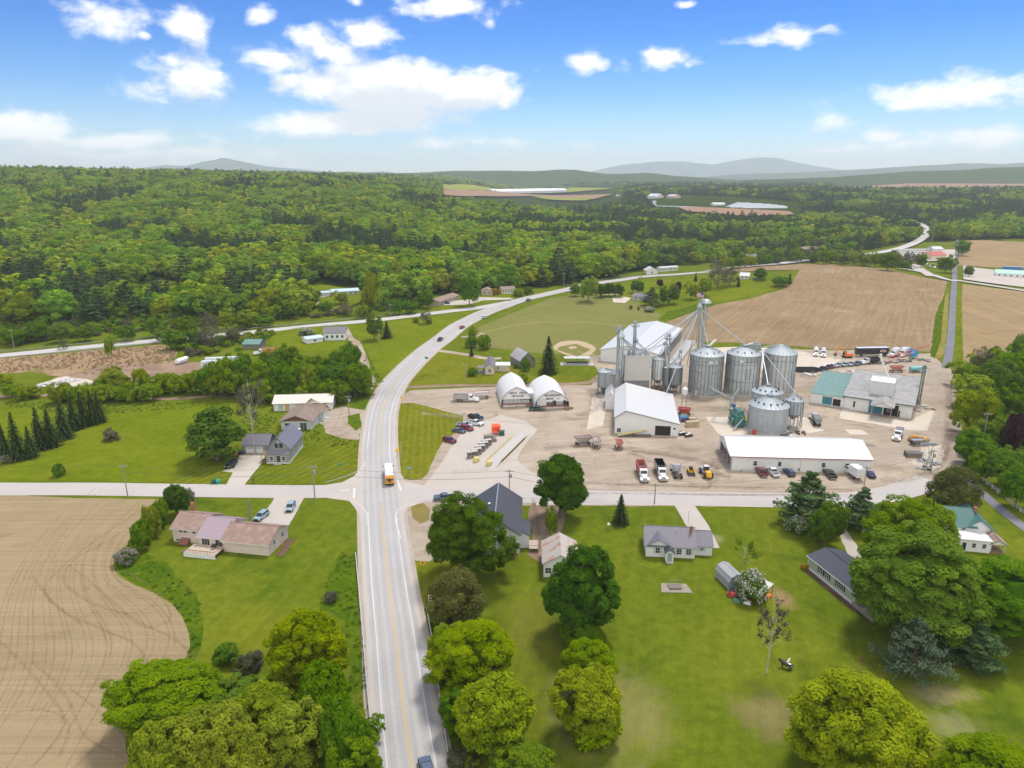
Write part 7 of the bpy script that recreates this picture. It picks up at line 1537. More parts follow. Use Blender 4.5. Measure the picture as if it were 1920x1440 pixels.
# ================================================================== vehicles
TYRE = mat('tyre_rubber', (.018,.018,.018), .85); RIM = mat('wheel_rim', (.45,.45,.46), .35, .6); BLKP = mat('black_plastic', (.02,.02,.022), .5); CGL = mat('car_glass', (.02,.03,.04), .08, var=0); CHR = mat('chrome', (.6,.6,.6), .2, .8); HL = mat('headlight_lens', (.75,.75,.72), .15); TL = mat('tail_light', (.5,.02,.02), .3); RAWST = mat('truck_frame_steel', (.09,.08,.075), .7, .2)
def paint(n, c): return mat('paint_'+n, c, .28, var=.04, coat=.6)
PW, PB_, PR, PS, PN, PDG, PG = paint('white', (.74,.75,.76)), paint('black', (.015,.017,.02)), paint('red', (.30,.02,.03)), paint('silver', (.42,.46,.50)), paint('navy', (.03,.05,.14)), paint('dark_green', (.03,.07,.06)), paint('grey_blue', (.10,.13,.17))
PMR = paint('maroon', (.17,.02,.035)); PY = paint('yellow', (.75,.42,.02)); POR = paint('orange', (.80,.22,.03)); PLB = paint('light_blue_grey', (.30,.40,.44)); PPK = mat('faded_pink_red', (.55,.22,.20), .6, var=.2)
def veh(name, label, cat, rear, front, group=None, z=0):
    a = Vector(G(*rear)); b = Vector(G(*front)); c = (a+b)/2; return root(name, label, cat, (c.x, c.y, T(c.x, c.y)+z), math.atan2(b.y-a.y, b.x-a.x), group)
def wheels(R, xs, hw, r=.36, w_=.24, dual=()):
    for x in xs:
        for s_ in (-1, 1):
            ww = w_*(2.2 if x in dual else 1); o = part(R, 'wheel', RIM, lambda m: m.wheel((x, s_*(hw-ww/2+.02), r), r*.55, ww+.05, 1, 0, None, 10)); part(o, 'tyre', TYRE, lambda m: m.wheel((x, s_*(hw-ww/2), r), r, ww, 1, 0, None, 16))
def cabin(R, x0, x1, x2, x3, z0, z1, hw, pm, tin=.14):
    """glasshouse with bottom from x0 (rear) to x3 (front) and top from x1 to x2, plus painted roof"""
    g_ = MB(); w1 = hw-tin; vs = [(x0,-hw,z0),(x3,-hw,z0),(x3,hw,z0),(x0,hw,z0),(x1,-w1,z1),(x2,-w1,z1),(x2,w1,z1),(x1,w1,z1)]
    g_.add(vs, [(0,1,5,4),(1,2,6,5),(2,3,7,6),(3,0,4,7)]); g_.build('windows', [CGL], R)
    part(R, 'roof', pm, lambda m: m.add([(x1-.04,-w1-.02,z1-.03),(x2+.04,-w1-.02,z1-.03),(x2+.04,w1+.02,z1-.03),(x1-.04,w1+.02,z1-.03),(x1+.12,-w1+.1,z1+.06),(x2-.12,-w1+.1,z1+.06),(x2-.12,w1-.1,z1+.06),(x1+.12,w1-.1,z1+.06)], [(0,1,5,4),(1,2,6,5),(2,3,7,6),(3,0,4,7),(4,5,6,7)]))
    part(R, 'pillars', pm, lambda m: [m.tube([vs[k], vs[k+4]], .05, 4) for k in range(4)]+[m.tube([((x0+x3)/2, s_*(hw+.0), z0), ((x1+x2)/2, s_*w1, z1)], .045, 4) for s_ in (-1,1)])
def shell(pts, hw, tuck=.10):
    """body side profile (x, z) extruded with rounded shoulders"""
    m = MB(); n = len(pts); zt = max(p[1] for p in pts)
    ys = [(-hw, .0), (-hw+tuck*.4, tuck*.6), (hw-tuck*.4, tuck*.6), (hw, 0)]
    rows = []
    for (y, ins) in ((-hw+tuck, .06), (-hw, 0), (hw, 0), (hw-tuck, .06)):
        rows.append([(p[0]*(1-.012*(1 if ins else 0)), y, p[1]+(ins if p[1] > .7 else 0)) for p in pts])
    vs = [v for r_ in rows for v in r_]; fs = []
    for r_ in range(3):
        for i in range(n): fs.append((r_*n+i, r_*n+(i+1) % n, (r_+1)*n+(i+1) % n, (r_+1)*n+i))
    m.add(vs, fs+[tuple(range(n)), tuple(range(3*n, 4*n))]); return m
def car(kind, label, rear, front, pm, cat=None, group=None):
    nm = {'sedan': 'car', 'suv': 'car', 'pickup': 'pickup_truck'}[kind]; R = veh(nm, label, cat or ('car' if nm == 'car' else 'pickup truck'), rear, front, group)
    if kind == 'pickup':
        hw = 1.0; b = shell([(-2.9,.45),(2.85,.42),(2.95,.75),(2.8,1.12),(1.3,1.2),(1.25,1.22),(-.75,1.22),(-.8,.72),(-2.82,.72),(-2.9,.9)], hw); b.build('body', [pm], R)
        part(R, 'bed', [pm, BLKP], lambda m: (m.box(-2.92,-hw,.7,-.8,-hw+.09,1.25), m.box(-2.92,hw-.09,.7,-.8,hw,1.25), m.box(-2.95,-hw,.7,-2.85,hw,1.25), m.box(-2.85,-hw+.09,.72,-.8,hw-.09,.78,1)))
        cabin(R, -.8, -.55, .65, 1.35, 1.2, 1.85, hw-.06, pm); wheels(R, (-1.85, 1.9), hw+.02, .41, .28); fx = 2.93
    elif kind == 'suv':
        hw = .93; shell([(-2.3,.42),(2.25,.38),(2.35,.7),(2.2,1.0),(1.2,1.08),(-2.25,1.12),(-2.35,.8)], hw).build('body', [pm], R); cabin(R, -2.2, -1.9, .35, 1.2, 1.08, 1.68, hw-.06, pm); wheels(R, (-1.4, 1.45), hw+.01, .36); fx = 2.33
    else:
        hw = .90; shell([(-2.3,.38),(2.3,.33),(2.38,.58),(2.2,.82),(1.1,.93),(-1.6,.97),(-2.3,.92),(-2.38,.6)], hw).build('body', [pm], R); cabin(R, -1.65, -1.0, .35, 1.15, .93, 1.42, hw-.06, pm); wheels(R, (-1.4, 1.42), hw+.01, .33); fx = 2.36
    for s_ in (-1, 1):
        part(R, 'headlight', HL, lambda m: m.box(fx-.12, s_*(hw-.2)-.16, .66, fx+.0, s_*(hw-.2)+.16, .86)); part(R, 'tail_light', TL, lambda m: m.box(-fx-.01, s_*(hw-.14)-.1, .75, -fx+.1, s_*(hw-.14)+.1, 1.0))
    part(R, 'bumper', CHR if kind == 'pickup' else BLKP, lambda m: (m.box(fx-.05,-hw+.1,.38,fx+.1,hw-.1,.58), m.box(-fx-.1,-hw+.1,.4,-fx+.05,hw-.1,.6))); part(R, 'grille', BLKP, lambda m: m.box(fx-.06,-.5,.62,fx+.04,.5,.9))
    return R
def conv_cab(R, x, pm=PW, sleeper=False, fl=2.3):
    """conventional lorry cab; x = rear wall of the cab; front at x+fl+1.7"""
    cl_ = 1.7; c0 = x
    part(R, 'cab', pm, lambda m: (m.extr([(c0,.9),(c0+cl_,.9),(c0+cl_+.05,1.9),(c0+cl_-.35,2.75),(c0+.05,2.85),(c0,2.0)], 1, -1.05, 1.05),))
    part(R, 'windscreen', CGL, lambda m: m.quad((c0+cl_+.07,-.9,1.95),(c0+cl_+.07,.9,1.95),(c0+cl_-.30,.85,2.68),(c0+cl_-.30,-.85,2.68))); part(R, 'side_window', CGL, lambda m: [m.box(c0+.5, s_*1.06-.01, 1.85, c0+cl_-.3, s_*1.06+.01, 2.5) for s_ in (-1,1)])
    part(R, 'bonnet', pm, lambda m: (m.add([(c0+cl_,-.85,.9),(c0+cl_+fl,-.62,.85),(c0+cl_+fl,.62,.85),(c0+cl_,.85,.9),(c0+cl_,-.72,1.85),(c0+cl_+fl-.1,-.52,1.6),(c0+cl_+fl-.1,.52,1.6),(c0+cl_,.72,1.85)], [(0,1,5,4),(1,2,6,5),(2,3,7,6),(4,5,6,7)])))
    part(R, 'fender', pm, lambda m: [m.extr([(c0+cl_+.5,.75),(c0+cl_+fl,.6),(c0+cl_+fl-.05,1.05),(c0+cl_+fl-.6,1.3),(c0+cl_+.9,1.25)], 1, s_*.95-.27, s_*.95+.27) for s_ in (-1,1)])
    part(R, 'grille', CHR, lambda m: m.box(c0+cl_+fl-.02,-.42,.8,c0+cl_+fl+.04,.42,1.5)); part(R, 'bumper', CHR, lambda m: m.box(c0+cl_+fl-.1,-1.15,.45,c0+cl_+fl+.15,1.15,.78))
    for s_ in (-1, 1): part(R, 'headlight', HL, lambda m: m.box(c0+cl_+fl-.1, s_*.9-.15, .85, c0+cl_+fl+.03, s_*.9+.15, 1.1)); part(R, 'mirror', CHR, lambda m: m.box(c0+cl_-.1, s_*1.35-.08, 1.8, c0+cl_, s_*1.35+.08, 2.5)); part(R, 'exhaust_stack', CHR, lambda m: m.tube([(c0-.2, s_*.95, .9),(c0-.2, s_*.95, 3.3)], .08, 6))
    part(R, 'roof_lamps', POR, lambda m: [m.box(c0+cl_-.5, y-.06, 2.84, c0+cl_-.35, y+.06, 2.92) for y in (-.7,-.25,0,.25,.7)])
def truck(label, rear, front, kind, bm, cm=PW, group=None, cat='truck', name='truck', L=8.6):
    R = veh(name, label, cat, rear, front, group); f = L/2; c0 = f-4.0
    part(R, 'chassis', RAWST, lambda m: (m.box(-f,-.45,.75,f-.6,-.25,1.0), m.box(-f,.25,.75,f-.6,.45,1.0), m.box(-f,-.45,.8,-f+.2,.45,1.0), m.box(-f+2,-.4,.8,-f+2.2,.4,1.0)))
    conv_cab(R, c0, cm); wheels(R, (f-1.0,), 1.18, .52, .3); rx = (-f+1.3, -f+2.6) if kind != 'box' else (-f+1.6,)
    wheels(R, rx, 1.2, .52, .28, dual=rx)
    if kind == 'dump':
        x1 = c0-.35; part(R, 'dump_body', bm, lambda m: (m.box(-f-.2,-1.2,1.15,x1,-1.12,2.75), m.box(-f-.2,1.12,1.15,x1,1.2,2.75), m.box(-f-.2,-1.12,1.1,x1,1.12,1.2), m.box(x1-.1,-1.12,1.2,x1,1.12,3.0), m.box(-f-.2,-1.12,1.2,-f-.1,1.12,2.7), m.box(x1,-1.1,2.9,x1+.7,1.1,3.0), [m.box(-f+k*1.1,s_*1.25-.05,1.15,-f+k*1.1+.14,s_*1.25+.05,2.75) for k in range(5) for s_ in (-1,1)]))
    if kind == 'grain':
        x1 = c0-.3; part(R, 'grain_body', bm, lambda m: (m.box(-f-.3,-1.22,1.15,x1,-1.14,3.2), m.box(-f-.3,1.14,1.15,x1,1.22,3.2), m.box(x1-.1,-1.14,1.2,x1,1.14,3.2), m.box(-f-.3,-1.14,1.2,-f-.2,1.14,3.2), m.box(-f-.35,-1.27,3.1,x1+.05,-1.12,3.25), m.box(-f-.35,1.12,3.1,x1+.05,1.27,3.25), m.box(-f-.36,-1.2,3.1,-f-.16,1.2,3.26), m.box(x1-.12,-1.2,3.1,x1+.06,1.2,3.26)))
        part(R, 'body_floor', mat('tan_liner', (.42,.36,.27), .8) if bm is not PB_ else BLKP, lambda m: (m.box(-f-.2,-1.13,1.2,x1-.1,1.13,1.4), m.box(-f-.19,-1.135,1.4,x1-.11,-1.10,3.08), m.box(-f-.19,1.10,1.4,x1-.11,1.135,3.08)))
    if kind == 'tank': part(R, 'tank', bm, lambda m: (m.tube([(-f-.2,0,2.05),(-f,0,2.05),(c0-.5,0,2.05),(c0-.35,0,2.05)], 1.05, 18), m.box(-f,-.3,3.05,c0-.8,.3,3.2)))
    if kind == 'spreader':
        part(R, 'hopper', bm, lambda m: m.add([(-f-.2,-.5,1.1),(c0-.4,-.5,1.1),(c0-.4,.5,1.1),(-f-.2,.5,1.1),(-f-.4,-1.2,2.7),(c0-.3,-1.2,2.7),(c0-.3,1.2,2.7),(-f-.4,1.2,2.7)], [(0,1,5,4),(1,2,6,5),(2,3,7,6),(3,0,4,7)])); part(R, 'tarp', mat('grey_tarp', (.16,.16,.18), .7), lambda m: m.box(-f-.3,-1.1,2.6,c0-.4,1.1,2.85,inset=.15))
    if kind == 'box': part(R, 'box_body', bm, lambda m: m.box(-f-.4,-1.22,1.1,c0+.1,1.22,3.7)); part(R, 'rear_door', mat('pale_door', (.62,.62,.60)), lambda m: m.box(-f-.44,-1.05,1.2,-f-.41,1.05,3.5)); part(R, 'box_trim', RAWST, lambda m: (m.box(-f-.42,-1.25,1.05,c0+.12,-1.23,1.2), m.box(-f-.42,1.23,1.05,c0+.12,1.25,1.2)))
    if kind == 'tractor': part(R, 'fifth_wheel', RAWST, lambda m: (m.box(-f+1.2,-.5,1.02,-f+2.6,.5,1.2), m.box(-f+.2,-1.15,1.15,-f+.9,-.7,1.2), m.box(-f+.2,.7,1.15,-f+.9,1.15,1.2)))
    return R
def bus():
    R = veh('school_bus', 'yellow school bus with white roof driving across the junction', 'bus', (732.5,927), (727,870)); f = 5.6; YB = paint('bus_yellow', (.80,.36,.01))
    part(R, 'body', YB, lambda m: (m.box(-f,-1.22,.55,f-1.4,1.22,2.45), m.box(f-1.4,-1.1,.55,f,1.1,1.6,inset=.08), m.box(-f,-1.22,2.45,-f+1.1,1.22,3.05,inset=.14)))
    part(R, 'roof', PW, lambda m: (m.extr([(-1.2,2.45),(1.2,2.45),(1.16,2.85),(.85,3.08),(-.85,3.08),(-1.16,2.85)], 0, -f+.9, f-1.35),)); part(R, 'black_rail', BLKP, lambda m: (m.box(-f-.02,-1.24,1.2,f-1.4,1.24,1.28), m.box(-f-.02,-1.24,.8,f-1.4,1.24,.86), m.box(-f-.12,-1.2,.5,-f,1.2,.8)))
    for s_ in (-1, 1):
        for k in range(9): part(R, 'window', CGL, lambda m: m.box(-f+.7+k*.95, s_*1.235-.01, 1.65, -f+1.45+k*.95, s_*1.235+.01, 2.3))
    part(R, 'rear_window', CGL, lambda m: (m.box(-f-.03,-.95,1.75,-f-.01,-.5,2.3), m.box(-f-.03,-.42,1.4,-f-.01,.42,2.35), m.box(-f-.03,.5,1.75,-f-.01,.95,2.3))); part(R, 'warning_light', TL, lambda m: [m.box(-f-.02+.1, y-.15, 2.6, -f+.14, y+.15, 2.85) for y in (-.95,-.55,.55,.95)])
    part(R, 'windscreen', CGL, lambda m: m.quad((f-1.38,-1.1,1.65),(f-1.38,1.1,1.65),(f-1.4,1.05,2.75),(f-1.4,-1.05,2.75))); part(R, 'front_band', BLKP, lambda m: m.box(f-1.5,-1.0,2.9,f-1.2,1.0,3.06)); part(R, 'mirror', BLKP, lambda m: [m.box(f-.9, s_*1.5-.1, 1.6, f-.8, s_*1.5+.1, 2.1) for s_ in (-1,1)]); wheels(R, (-2.6, 4.3), 1.2, .5, .28, dual=(-2.6,))
bus()
car('suv', 'black car parked left of the grey house driveway', (441,869), (426,880), PB_)
car('suv', 'silver blue estate car on the pink house drive', (549,947), (541,963), PLB)
car('suv', 'blue car half hidden behind the pink house', (497,967), (484,977), PLB)
car('pickup', 'dark blue pickup waiting at the junction beside the big maple', (852,937), (816,938), PG)
car('suv', 'dark car cut off by the bottom edge of the picture on the main road', (806,1470), (796,1432), PG)
car('pickup', 'black pickup driving up the curve of the main road', (821,643), (830,635), PB_)
car('suv', 'red car on the main road beyond the black pickup', (861,619), (872,613), PR)
car('suv', 'white car on the main road between the red car and the dark one', (902,599), (913,594), PW)
car('pickup', 'dark car farthest up the main road before the golden tree', (986,567), (995,563), PG)
car('pickup', 'dark green pickup parked in front of the hoop buildings', (993,770), (1021,770), PDG)
LOT = 'cars parked beside the grass verge'
car('pickup', 'black pickup at the top of the parked row beside the verge', (878,782), (906,789), PB_, group=LOT)
car('pickup', 'white pickup second in the parked row beside the verge', (880,794), (904,799), PW, group=LOT)
car('pickup', 'silver blue pickup with its tail on the verge grass', (856,798), (886,803), PS, group=LOT)
car('suv', 'bright red car between the silver pickup and the grey saloon', (865,803), (886,809), PR, group=LOT)
car('sedan', 'grey blue saloon in the parked row beside the verge', (849,808), (872,813), PG, group=LOT)
car('suv', 'dark red estate car standing alone lowest by the verge', (832,826), (854,832), PMR, group=LOT)
SHD = 'vehicles parked in front of the long white shed'
car('pickup', 'maroon pickup, first of the row before the long white shed', (1433,896), (1421,882), PMR, group=SHD)
car('pickup', 'white pickup parked next to the maroon one', (1456,896), (1442,882), PW, group=SHD)
car('suv', 'small dark blue car between the white pickup and the pine', (1484,894), (1474,885), PN, group=SHD)
car('pickup', 'black pickup with reddish sides left of the white box truck', (1562,900), (1548,886), PB_, group=SHD)
truck('white box truck parked before the long white shed', (1611,902), (1582,882), 'box', PW, L=7.6, group=SHD)
car('sedan', 'dark blue saloon at the right end of the long white shed', (1635,897), (1627,888), PN, group=SHD)
truck('white cab dump truck with open red grain body', (1198,878), (1211,910), 'grain', mat('faded_red_body', (.42,.10,.09), .6, var=.15), L=9.4)
truck('white cab dump truck with open black grain body', (1232,876), (1246,908), 'grain', PB_, L=9.4)
truck('white tractor unit without trailer, its bare frame towards the road', (1274,903), (1263,877), 'tractor', PW, PS, L=8.2)
truck('grey bodied dump truck with white cab facing the hoop buildings', (856,752), (894,753), 'dump', mat('alloy_body', (.46,.46,.46), .4, .4), L=9.6)
truck('white cab tank truck parked on the concrete, left of two', (1530,657), (1529,674), 'tank', PPK and PW, L=9.2, group='tank trucks on the concrete')
truck('white cab tank truck parked on the concrete, right of two', (1544,658), (1543,676), 'tank', PW, L=9.2, group='tank trucks on the concrete')
truck('grey tarped tanker truck standing right of the pale hopper bin', (1537,808), (1519,777), 'spreader', GALVD, L=10.0)
truck('cream white spreader truck standing alone right of the long shed', (1688,812), (1677,832), 'spreader', PW, L=7.6)
truck('white cab truck with long black dump body behind the mill', (1650,680), (1608,684), 'dump', PB_, L=9.6)
truck('white lorry parked at the right end of the black trailer, left one', (1683,665), (1668,671), 'box', PW, L=8.0, group='white lorries beside the black trailer')
truck('white lorry parked at the right end of the black trailer, right one', (1700,664), (1684,671), 'box', PW, L=8.0, group='white lorries beside the black trailer')
truck('white truck with orange load parked by the green roofed shed', (512,664), (478,666), 'grain', mat('faded_orange', (.65,.25,.10)), L=9.5)
BK = [(1527,697,PB_),(1541,695,PB_),(1553,692,PMR),(1560,690,PW),(1572,688,PS),(1584,687,PS),(1596,686,PS),(1607,685,PG)]
for k, (px, py, pm) in enumerate(BK):
    car('pickup', ['black pickup at the left end of the row behind the mill','second black pickup of the row behind the mill','dark red pickup of the row behind the mill','white pickup, brightest in the row behind the mill','silver pickup right of the white one behind the mill','silver pickup in the middle of the row behind the mill','silver pickup near the right end of the row behind the mill','grey pickup at the right end of the row behind the mill'][k], (px+8,py-2), (px-5,py+1), pm, group='pickups in a row behind the mill')
car('suv', 'dark car parked in front of the motel', (832,569), (843,571), PB_)
car('suv', 'white car on the far road by the white garage', (1206,521), (1196,523), PW); car('suv', 'white car on the asphalt beside the cycle path', (1808,508), (1818,510), PW)
for k, (px, py) in enumerate([(1738,499),(1743,503),(1748,499),(1752,504)]): car('suv', ['white car leftmost of the group in the far car park','silver car nearest in the far car park','blue car farthest in the far car park','white car rightmost of the group in the far car park'][k], (px-3,py), (px+4,py-2), [PW,PS,PN,PW][k], group='cars in the far car park')
car('suv', 'tiny dark car on the far bend, lower one', (1730,452), (1734,450), PG); car('suv', 'tiny dark car on the far bend, upper one', (1720,433), (1722,431), PG)
car('suv', 'dark car under the round tree on the far lawn', (1414,525), (1422,526), PG)
R = veh('bus', 'small white bus at the top of the far bend', 'bus', (1688,420), (1700,419)); part(R, 'body', PW, lambda m: m.box(-5.5,-1.2,.5,5.5,1.2,3)); part(R, 'window', CGL, lambda m: (m.box(-5,-1.23,1.6,5,-1.2,2.4),)); wheels(R, (-3.5,3.5), 1.2, .5)
def trailer(label, rear, front, L, bm, h0=1.2, h1=3.9, name='semi_trailer', roofm=PW):
    R = veh(name, label, 'trailer', rear, front); part(R, 'body', bm, lambda m: m.box(-L/2,-1.25,h0,L/2,1.25,h1)); part(R, 'roof', roofm, lambda m: m.box(-L/2-.03,-1.28,h1,L/2+.03,1.28,h1+.08)); part(R, 'chassis', RAWST, lambda m: (m.box(-L/2,-.5,h0-.3,L/2,.5,h0), m.box(L/2-3,-.9,.1,L/2-2.8,.9,h0-.3))); wheels(R, (-L/2+1.2,-L/2+2.5), 1.22, .5, .28, dual=(-L/2+1.2,-L/2+2.5)); return R
R = trailer('long black semi trailer with an oval emblem behind the mill', (1663,667), (1603,668), 15.5, PB_, 1.2, 4.2)
part(R, 'emblem', [PW, PR], lambda m: (m.tube([(-4.6,1.27,2.7),(-4.6,1.29,2.7)], .0, 3) or True, m.extr([(-4.9+math.cos(t*PI/8)*1.5, 2.7+math.sin(t*PI/8)*.6) for t in range(16)], 1, 1.26, 1.28, 0), m.extr([(-4.9+math.cos(t*PI/8)*1.1, 2.7+math.sin(t*PI/8)*.38) for t in range(16)], 1, 1.285, 1.30, 1)))
trailer('blue sided semi trailer behind the green roofed motel', (1915,509), (1880,507), 15, mat('sign_blue', (.04,.16,.42)))
for k, (a_, b_) in enumerate([((446,690),(378,692)),((452,683),(386,686)),]): trailer('long white trailer lying in the grass by the thicket, %s' % ['nearer one','farther one'][k], a_, b_, 15.0, PW, .8, 3.6)
tag(part(None, 'low_container', mat('black_steel', (.03,.03,.035), .6, var=.2), lambda m: (m.box(-4.5,-1.2,0,4.5,-1.05,2), m.box(-4.5,1.05,0,4.5,1.2,2), m.box(-4.5,-1.05,0,-4.35,1.05,2), m.box(4.35,-1.05,0,4.5,1.05,2), m.box(-4.35,-1.05,.1,4.35,1.05,.2))), 'long open black container at the left end of the row behind the mill', 'container'); COL.objects[-1].location = (*P(1511,697), 0)
# excavator
R = veh('excavator', 'orange tracked excavator with raised arm at the edge of the ploughed field', 'excavator', (1599,670), (1577,671)); 
part(R, 'track', BLKP, lambda m: [m.extr([(-1.9,.15),(1.9,.15),(2.2,.5),(1.9,.85),(-1.9,.85),(-2.2,.5)], 1, s_*1.1-.28, s_*1.1+.28) for s_ in (-1,1)]); part(R, 'house', POR, lambda m: (m.box(-2.3,-1.3,.95,.6,1.3,2.1,inset=.08), m.box(.6,-.2,.95,1.5,1.3,1.5))); part(R, 'cab', CGL, lambda m: m.box(.2,-1.3,1.2,1.6,-.2,3.0,inset=.1)); part(R, 'boom', POR, lambda m: (m.tube([(.8,.3,1.6),(2.8,.3,4.6),(5.2,.3,5.6)], .32, 5), m.tube([(5.0,.3,5.7),(6.3,.3,2.6)], .25, 5))); part(R, 'bucket', RAWST, lambda m: m.extr([(6.1,2.7),(7.0,2.2),(6.8,1.1),(5.9,1.0),(6.3,1.6)], 1, -.3, .9))
# skid steer and loader
R = veh('skid_steer', 'small yellow skid steer with a wide dark bucket', 'loader', (1291,880), (1299,897)); part(R, 'body', PY, lambda m: (m.box(-1.4,-.75,.4,.5,.75,1.3), m.box(-1.5,-.85,1.2,1.2,-.62,1.6), m.box(-1.5,.62,1.2,1.2,.85,1.6))); part(R, 'cab', BLKP, lambda m: m.box(-.7,-.55,1.3,.5,.55,2.1,inset=.08)); part(R, 'bucket', RAWST, lambda m: (m.box(1.3,-.95,.1,2.1,.95,.2), m.box(1.3,-.95,.1,1.4,.95,.9), m.box(1.3,-.95,.1,2.1,-.88,.6), m.box(1.3,.88,.1,2.1,.95,.6))); wheels(R, (-.9,.35), .95, .4, .28)
R = veh('wheel_loader', 'yellow and grey telescopic loader with big wheels', 'loader', (1316,882), (1332,903)); part(R, 'body', PS, lambda m: (m.box(-3.0,-.9,.8,.2,.9,1.7,inset=.1),)); part(R, 'engine_cover', PY, lambda m: (m.box(.6,-.85,.8,2.6,.85,2.0,inset=.15), m.box(2.6,-.6,.7,2.9,.6,1.5))); part(R, 'cab', CGL, lambda m: m.box(-1.2,-.75,1.6,.3,.75,2.9,inset=.15)); part(R, 'cab_roof', PW, lambda m: m.box(-1.1,-.65,2.9,.2,.65,3.0)); wheels(R, (-2.2,1.5), 1.35, .8, .5)
# wagons
def wagon(label, px, py, ang, bm, fm=WHT, L=4.2, h=2.6, rim=None):
    R = root('farm_wagon', label, 'wagon', (*P(px, py), 0), ang); part(R, 'hopper', bm, lambda m: m.add([(-L*.28,-.5,1.0),(L*.28,-.5,1.0),(L*.28,.5,1.0),(-L*.28,.5,1.0),(-L/2,-1.15,h),(L/2,-1.15,h),(L/2,1.15,h),(-L/2,1.15,h)], [(0,1,5,4),(1,2,6,5),(2,3,7,6),(3,0,4,7),(3,2,1,0)]))
    part(R, 'rim', rim or RAWST, lambda m: (m.box(-L/2-.05,-1.2,h,L/2+.05,-1.05,h+.12), m.box(-L/2-.05,1.05,h,L/2+.05,1.2,h+.12), m.box(-L/2-.05,-1.2,h,-L/2+.1,1.2,h+.12), m.box(L/2-.1,-1.2,h,L/2+.05,1.2,h+.12))); part(R, 'running_gear', RAWST, lambda m: (m.box(-L/2,-.2,.5,L/2,.2,.7), m.tube([(L/2,0,.6),(L/2+1.5,0,.4)], .06, 4))); wheels(R, (-L*.35,L*.35), 1.0, .42, .25); return R
wagon('red and grey box spreader, leftmost of the small implements in the yard', 1093, 834, .2, mat('grey_paint', (.4,.4,.38)), L=5.4, rim=PR); wagon('cream spinner spreader with a red rim, right of the red and grey one', 1118, 838, -1.5, mat('cream_paint2', (.60,.60,.54)), L=4.0, rim=PR); wagon('small pink red wagon standing alone right of the spreaders', 1160, 841, -1.5, PPK, L=3.2, rim=PPK)
wagon('white and red spreader parked beside the grey dump truck', 903, 747, .15, PW, L=6.0, rim=PR); wagon('red wagon with a pale tarp at the right side of the white barn', 1283, 778, -.3, mat('red_paint2', (.45,.06,.06)), L=4.6, rim=PPK)
wagon('red and pink machine behind the mill roof', 1680, 697, .1, PPK, L=6.0, rim=PPK); wagon('rusty red wagon half hidden behind the teal roof', 1538, 738, .8, mat('red_paint2', (.45,.06,.06)), L=4.5, rim=mat('cream_paint2', (.60,.60,.54)))
wagon('silver grey trailer between the yellow machines and the pallets', 1722, 834, .05, PS, L=5.5, h=1.8)
R = root('boat', 'white covered boat on the bare earth at the left', 'boat', (*P(342,681), 0), 1.2); part(R, 'hull', PW, lambda m: m.add([(-3,-1.1,.6),(2,-1.1,.6),(3.6,0,.9),(2,1.1,.6),(-3,1.1,.6),(-3,-1.3,1.9),(2.2,-1.3,2.0),(4,0,2.1),(2.2,1.3,2.0),(-3,1.3,1.9),(-2.6,0,2.7),(2.6,0,2.8)], [(0,1,6,5),(1,2,7,6),(2,3,8,7),(3,4,9,8),(4,0,5,9),(5,6,11,10),(6,7,11),(7,8,11),(8,9,10,11),(9,5,10)])); part(R, 'trailer', RAWST, lambda m: (m.box(-3,-.9,.4,3,-.8,.5), m.box(-3,.8,.4,3,.9,.5))); wheels(R, (-1,), 1.2, .35)
R = root('water_tank', 'teal tank trailer behind the mill roof', 'tank trailer', (*P(1718,698), 0), .1); part(R, 'tank', mat('teal_tank', (.20,.48,.50), .5), lambda m: m.tube([(-3,0,1.7),(-2.8,0,1.7),(2.8,0,1.7),(3,0,1.7)], 1.0, 16)); part(R, 'frame', RAWST, lambda m: m.box(-3.4,-.6,.6,4.4,.6,.75)); wheels(R, (-.7,.7), 1.1, .42)
# augers
def auger(label, a, b, za, zb, m_, r=.22, name='auger', wheel=None):
    p = Vector((*P(*a), za)); q = Vector((*P(*b), zb)); R = root(name, label, 'auger', (p.x, p.y, 0)); o = Vector((p.x, p.y, 0))
    part(R, 'tube', m_, lambda m: m.tube([p-o, q-o], r, 8)); mid = (p+q)/2-o; part(R, 'undercarriage', RAWST, lambda m: (m.tube([mid+Vector((-.2,-1.2,0))*1, Vector((mid.x+.5,mid.y-1.2,.4))], .06, 4), m.tube([mid, Vector((mid.x+.5,mid.y+1.2,.4))], .06, 4), m.wheel((mid.x+.5,mid.y-1.2,.4), .4, .2, 1), m.wheel((mid.x+.5,mid.y+1.2,.4), .4, .2, 1)))
    if wheel: part(R, 'fan_wheel', wheel, lambda m: (m.wheel((mid.x+2,mid.y-1.5,1.6), 1.7, .5, 1, 0, None, 14), m.wheel((mid.x+2.4,mid.y+2.4,1.6), 1.7, .5, 1, 0, None, 14)))
    return R
R = auger('yellow edged conveyor lying along the front of the white barn', (1158,819), (1212,815), .5, 1.6, YEL, .3); part(R, 'side_rail', RAWST, lambda m: (m.box(0,-.9,.3,11,-.7,.6), m.box(0,.6,.3,11,.8,.6)))
auger('long red auger with big blue wheels behind the mill', (1665,673), (1740,662), .8, 4.0, mat('red_paint2', (.45,.06,.06)), .25, wheel=mat('bright_blue', (.03,.30,.62))); auger('rusty red auger lying in the scrap line behind the mill', (1655,683), (1712,672), .6, 3.0, PPK, .25)
random.seed(12)
SCR = [(mat('scrap_rust', (.20,.11,.07), .9, var=.3)), RAWST, mat('scrap_green', (.16,.22,.13), .8), mat('scrap_tan', (.45,.40,.30), .8), CONC]
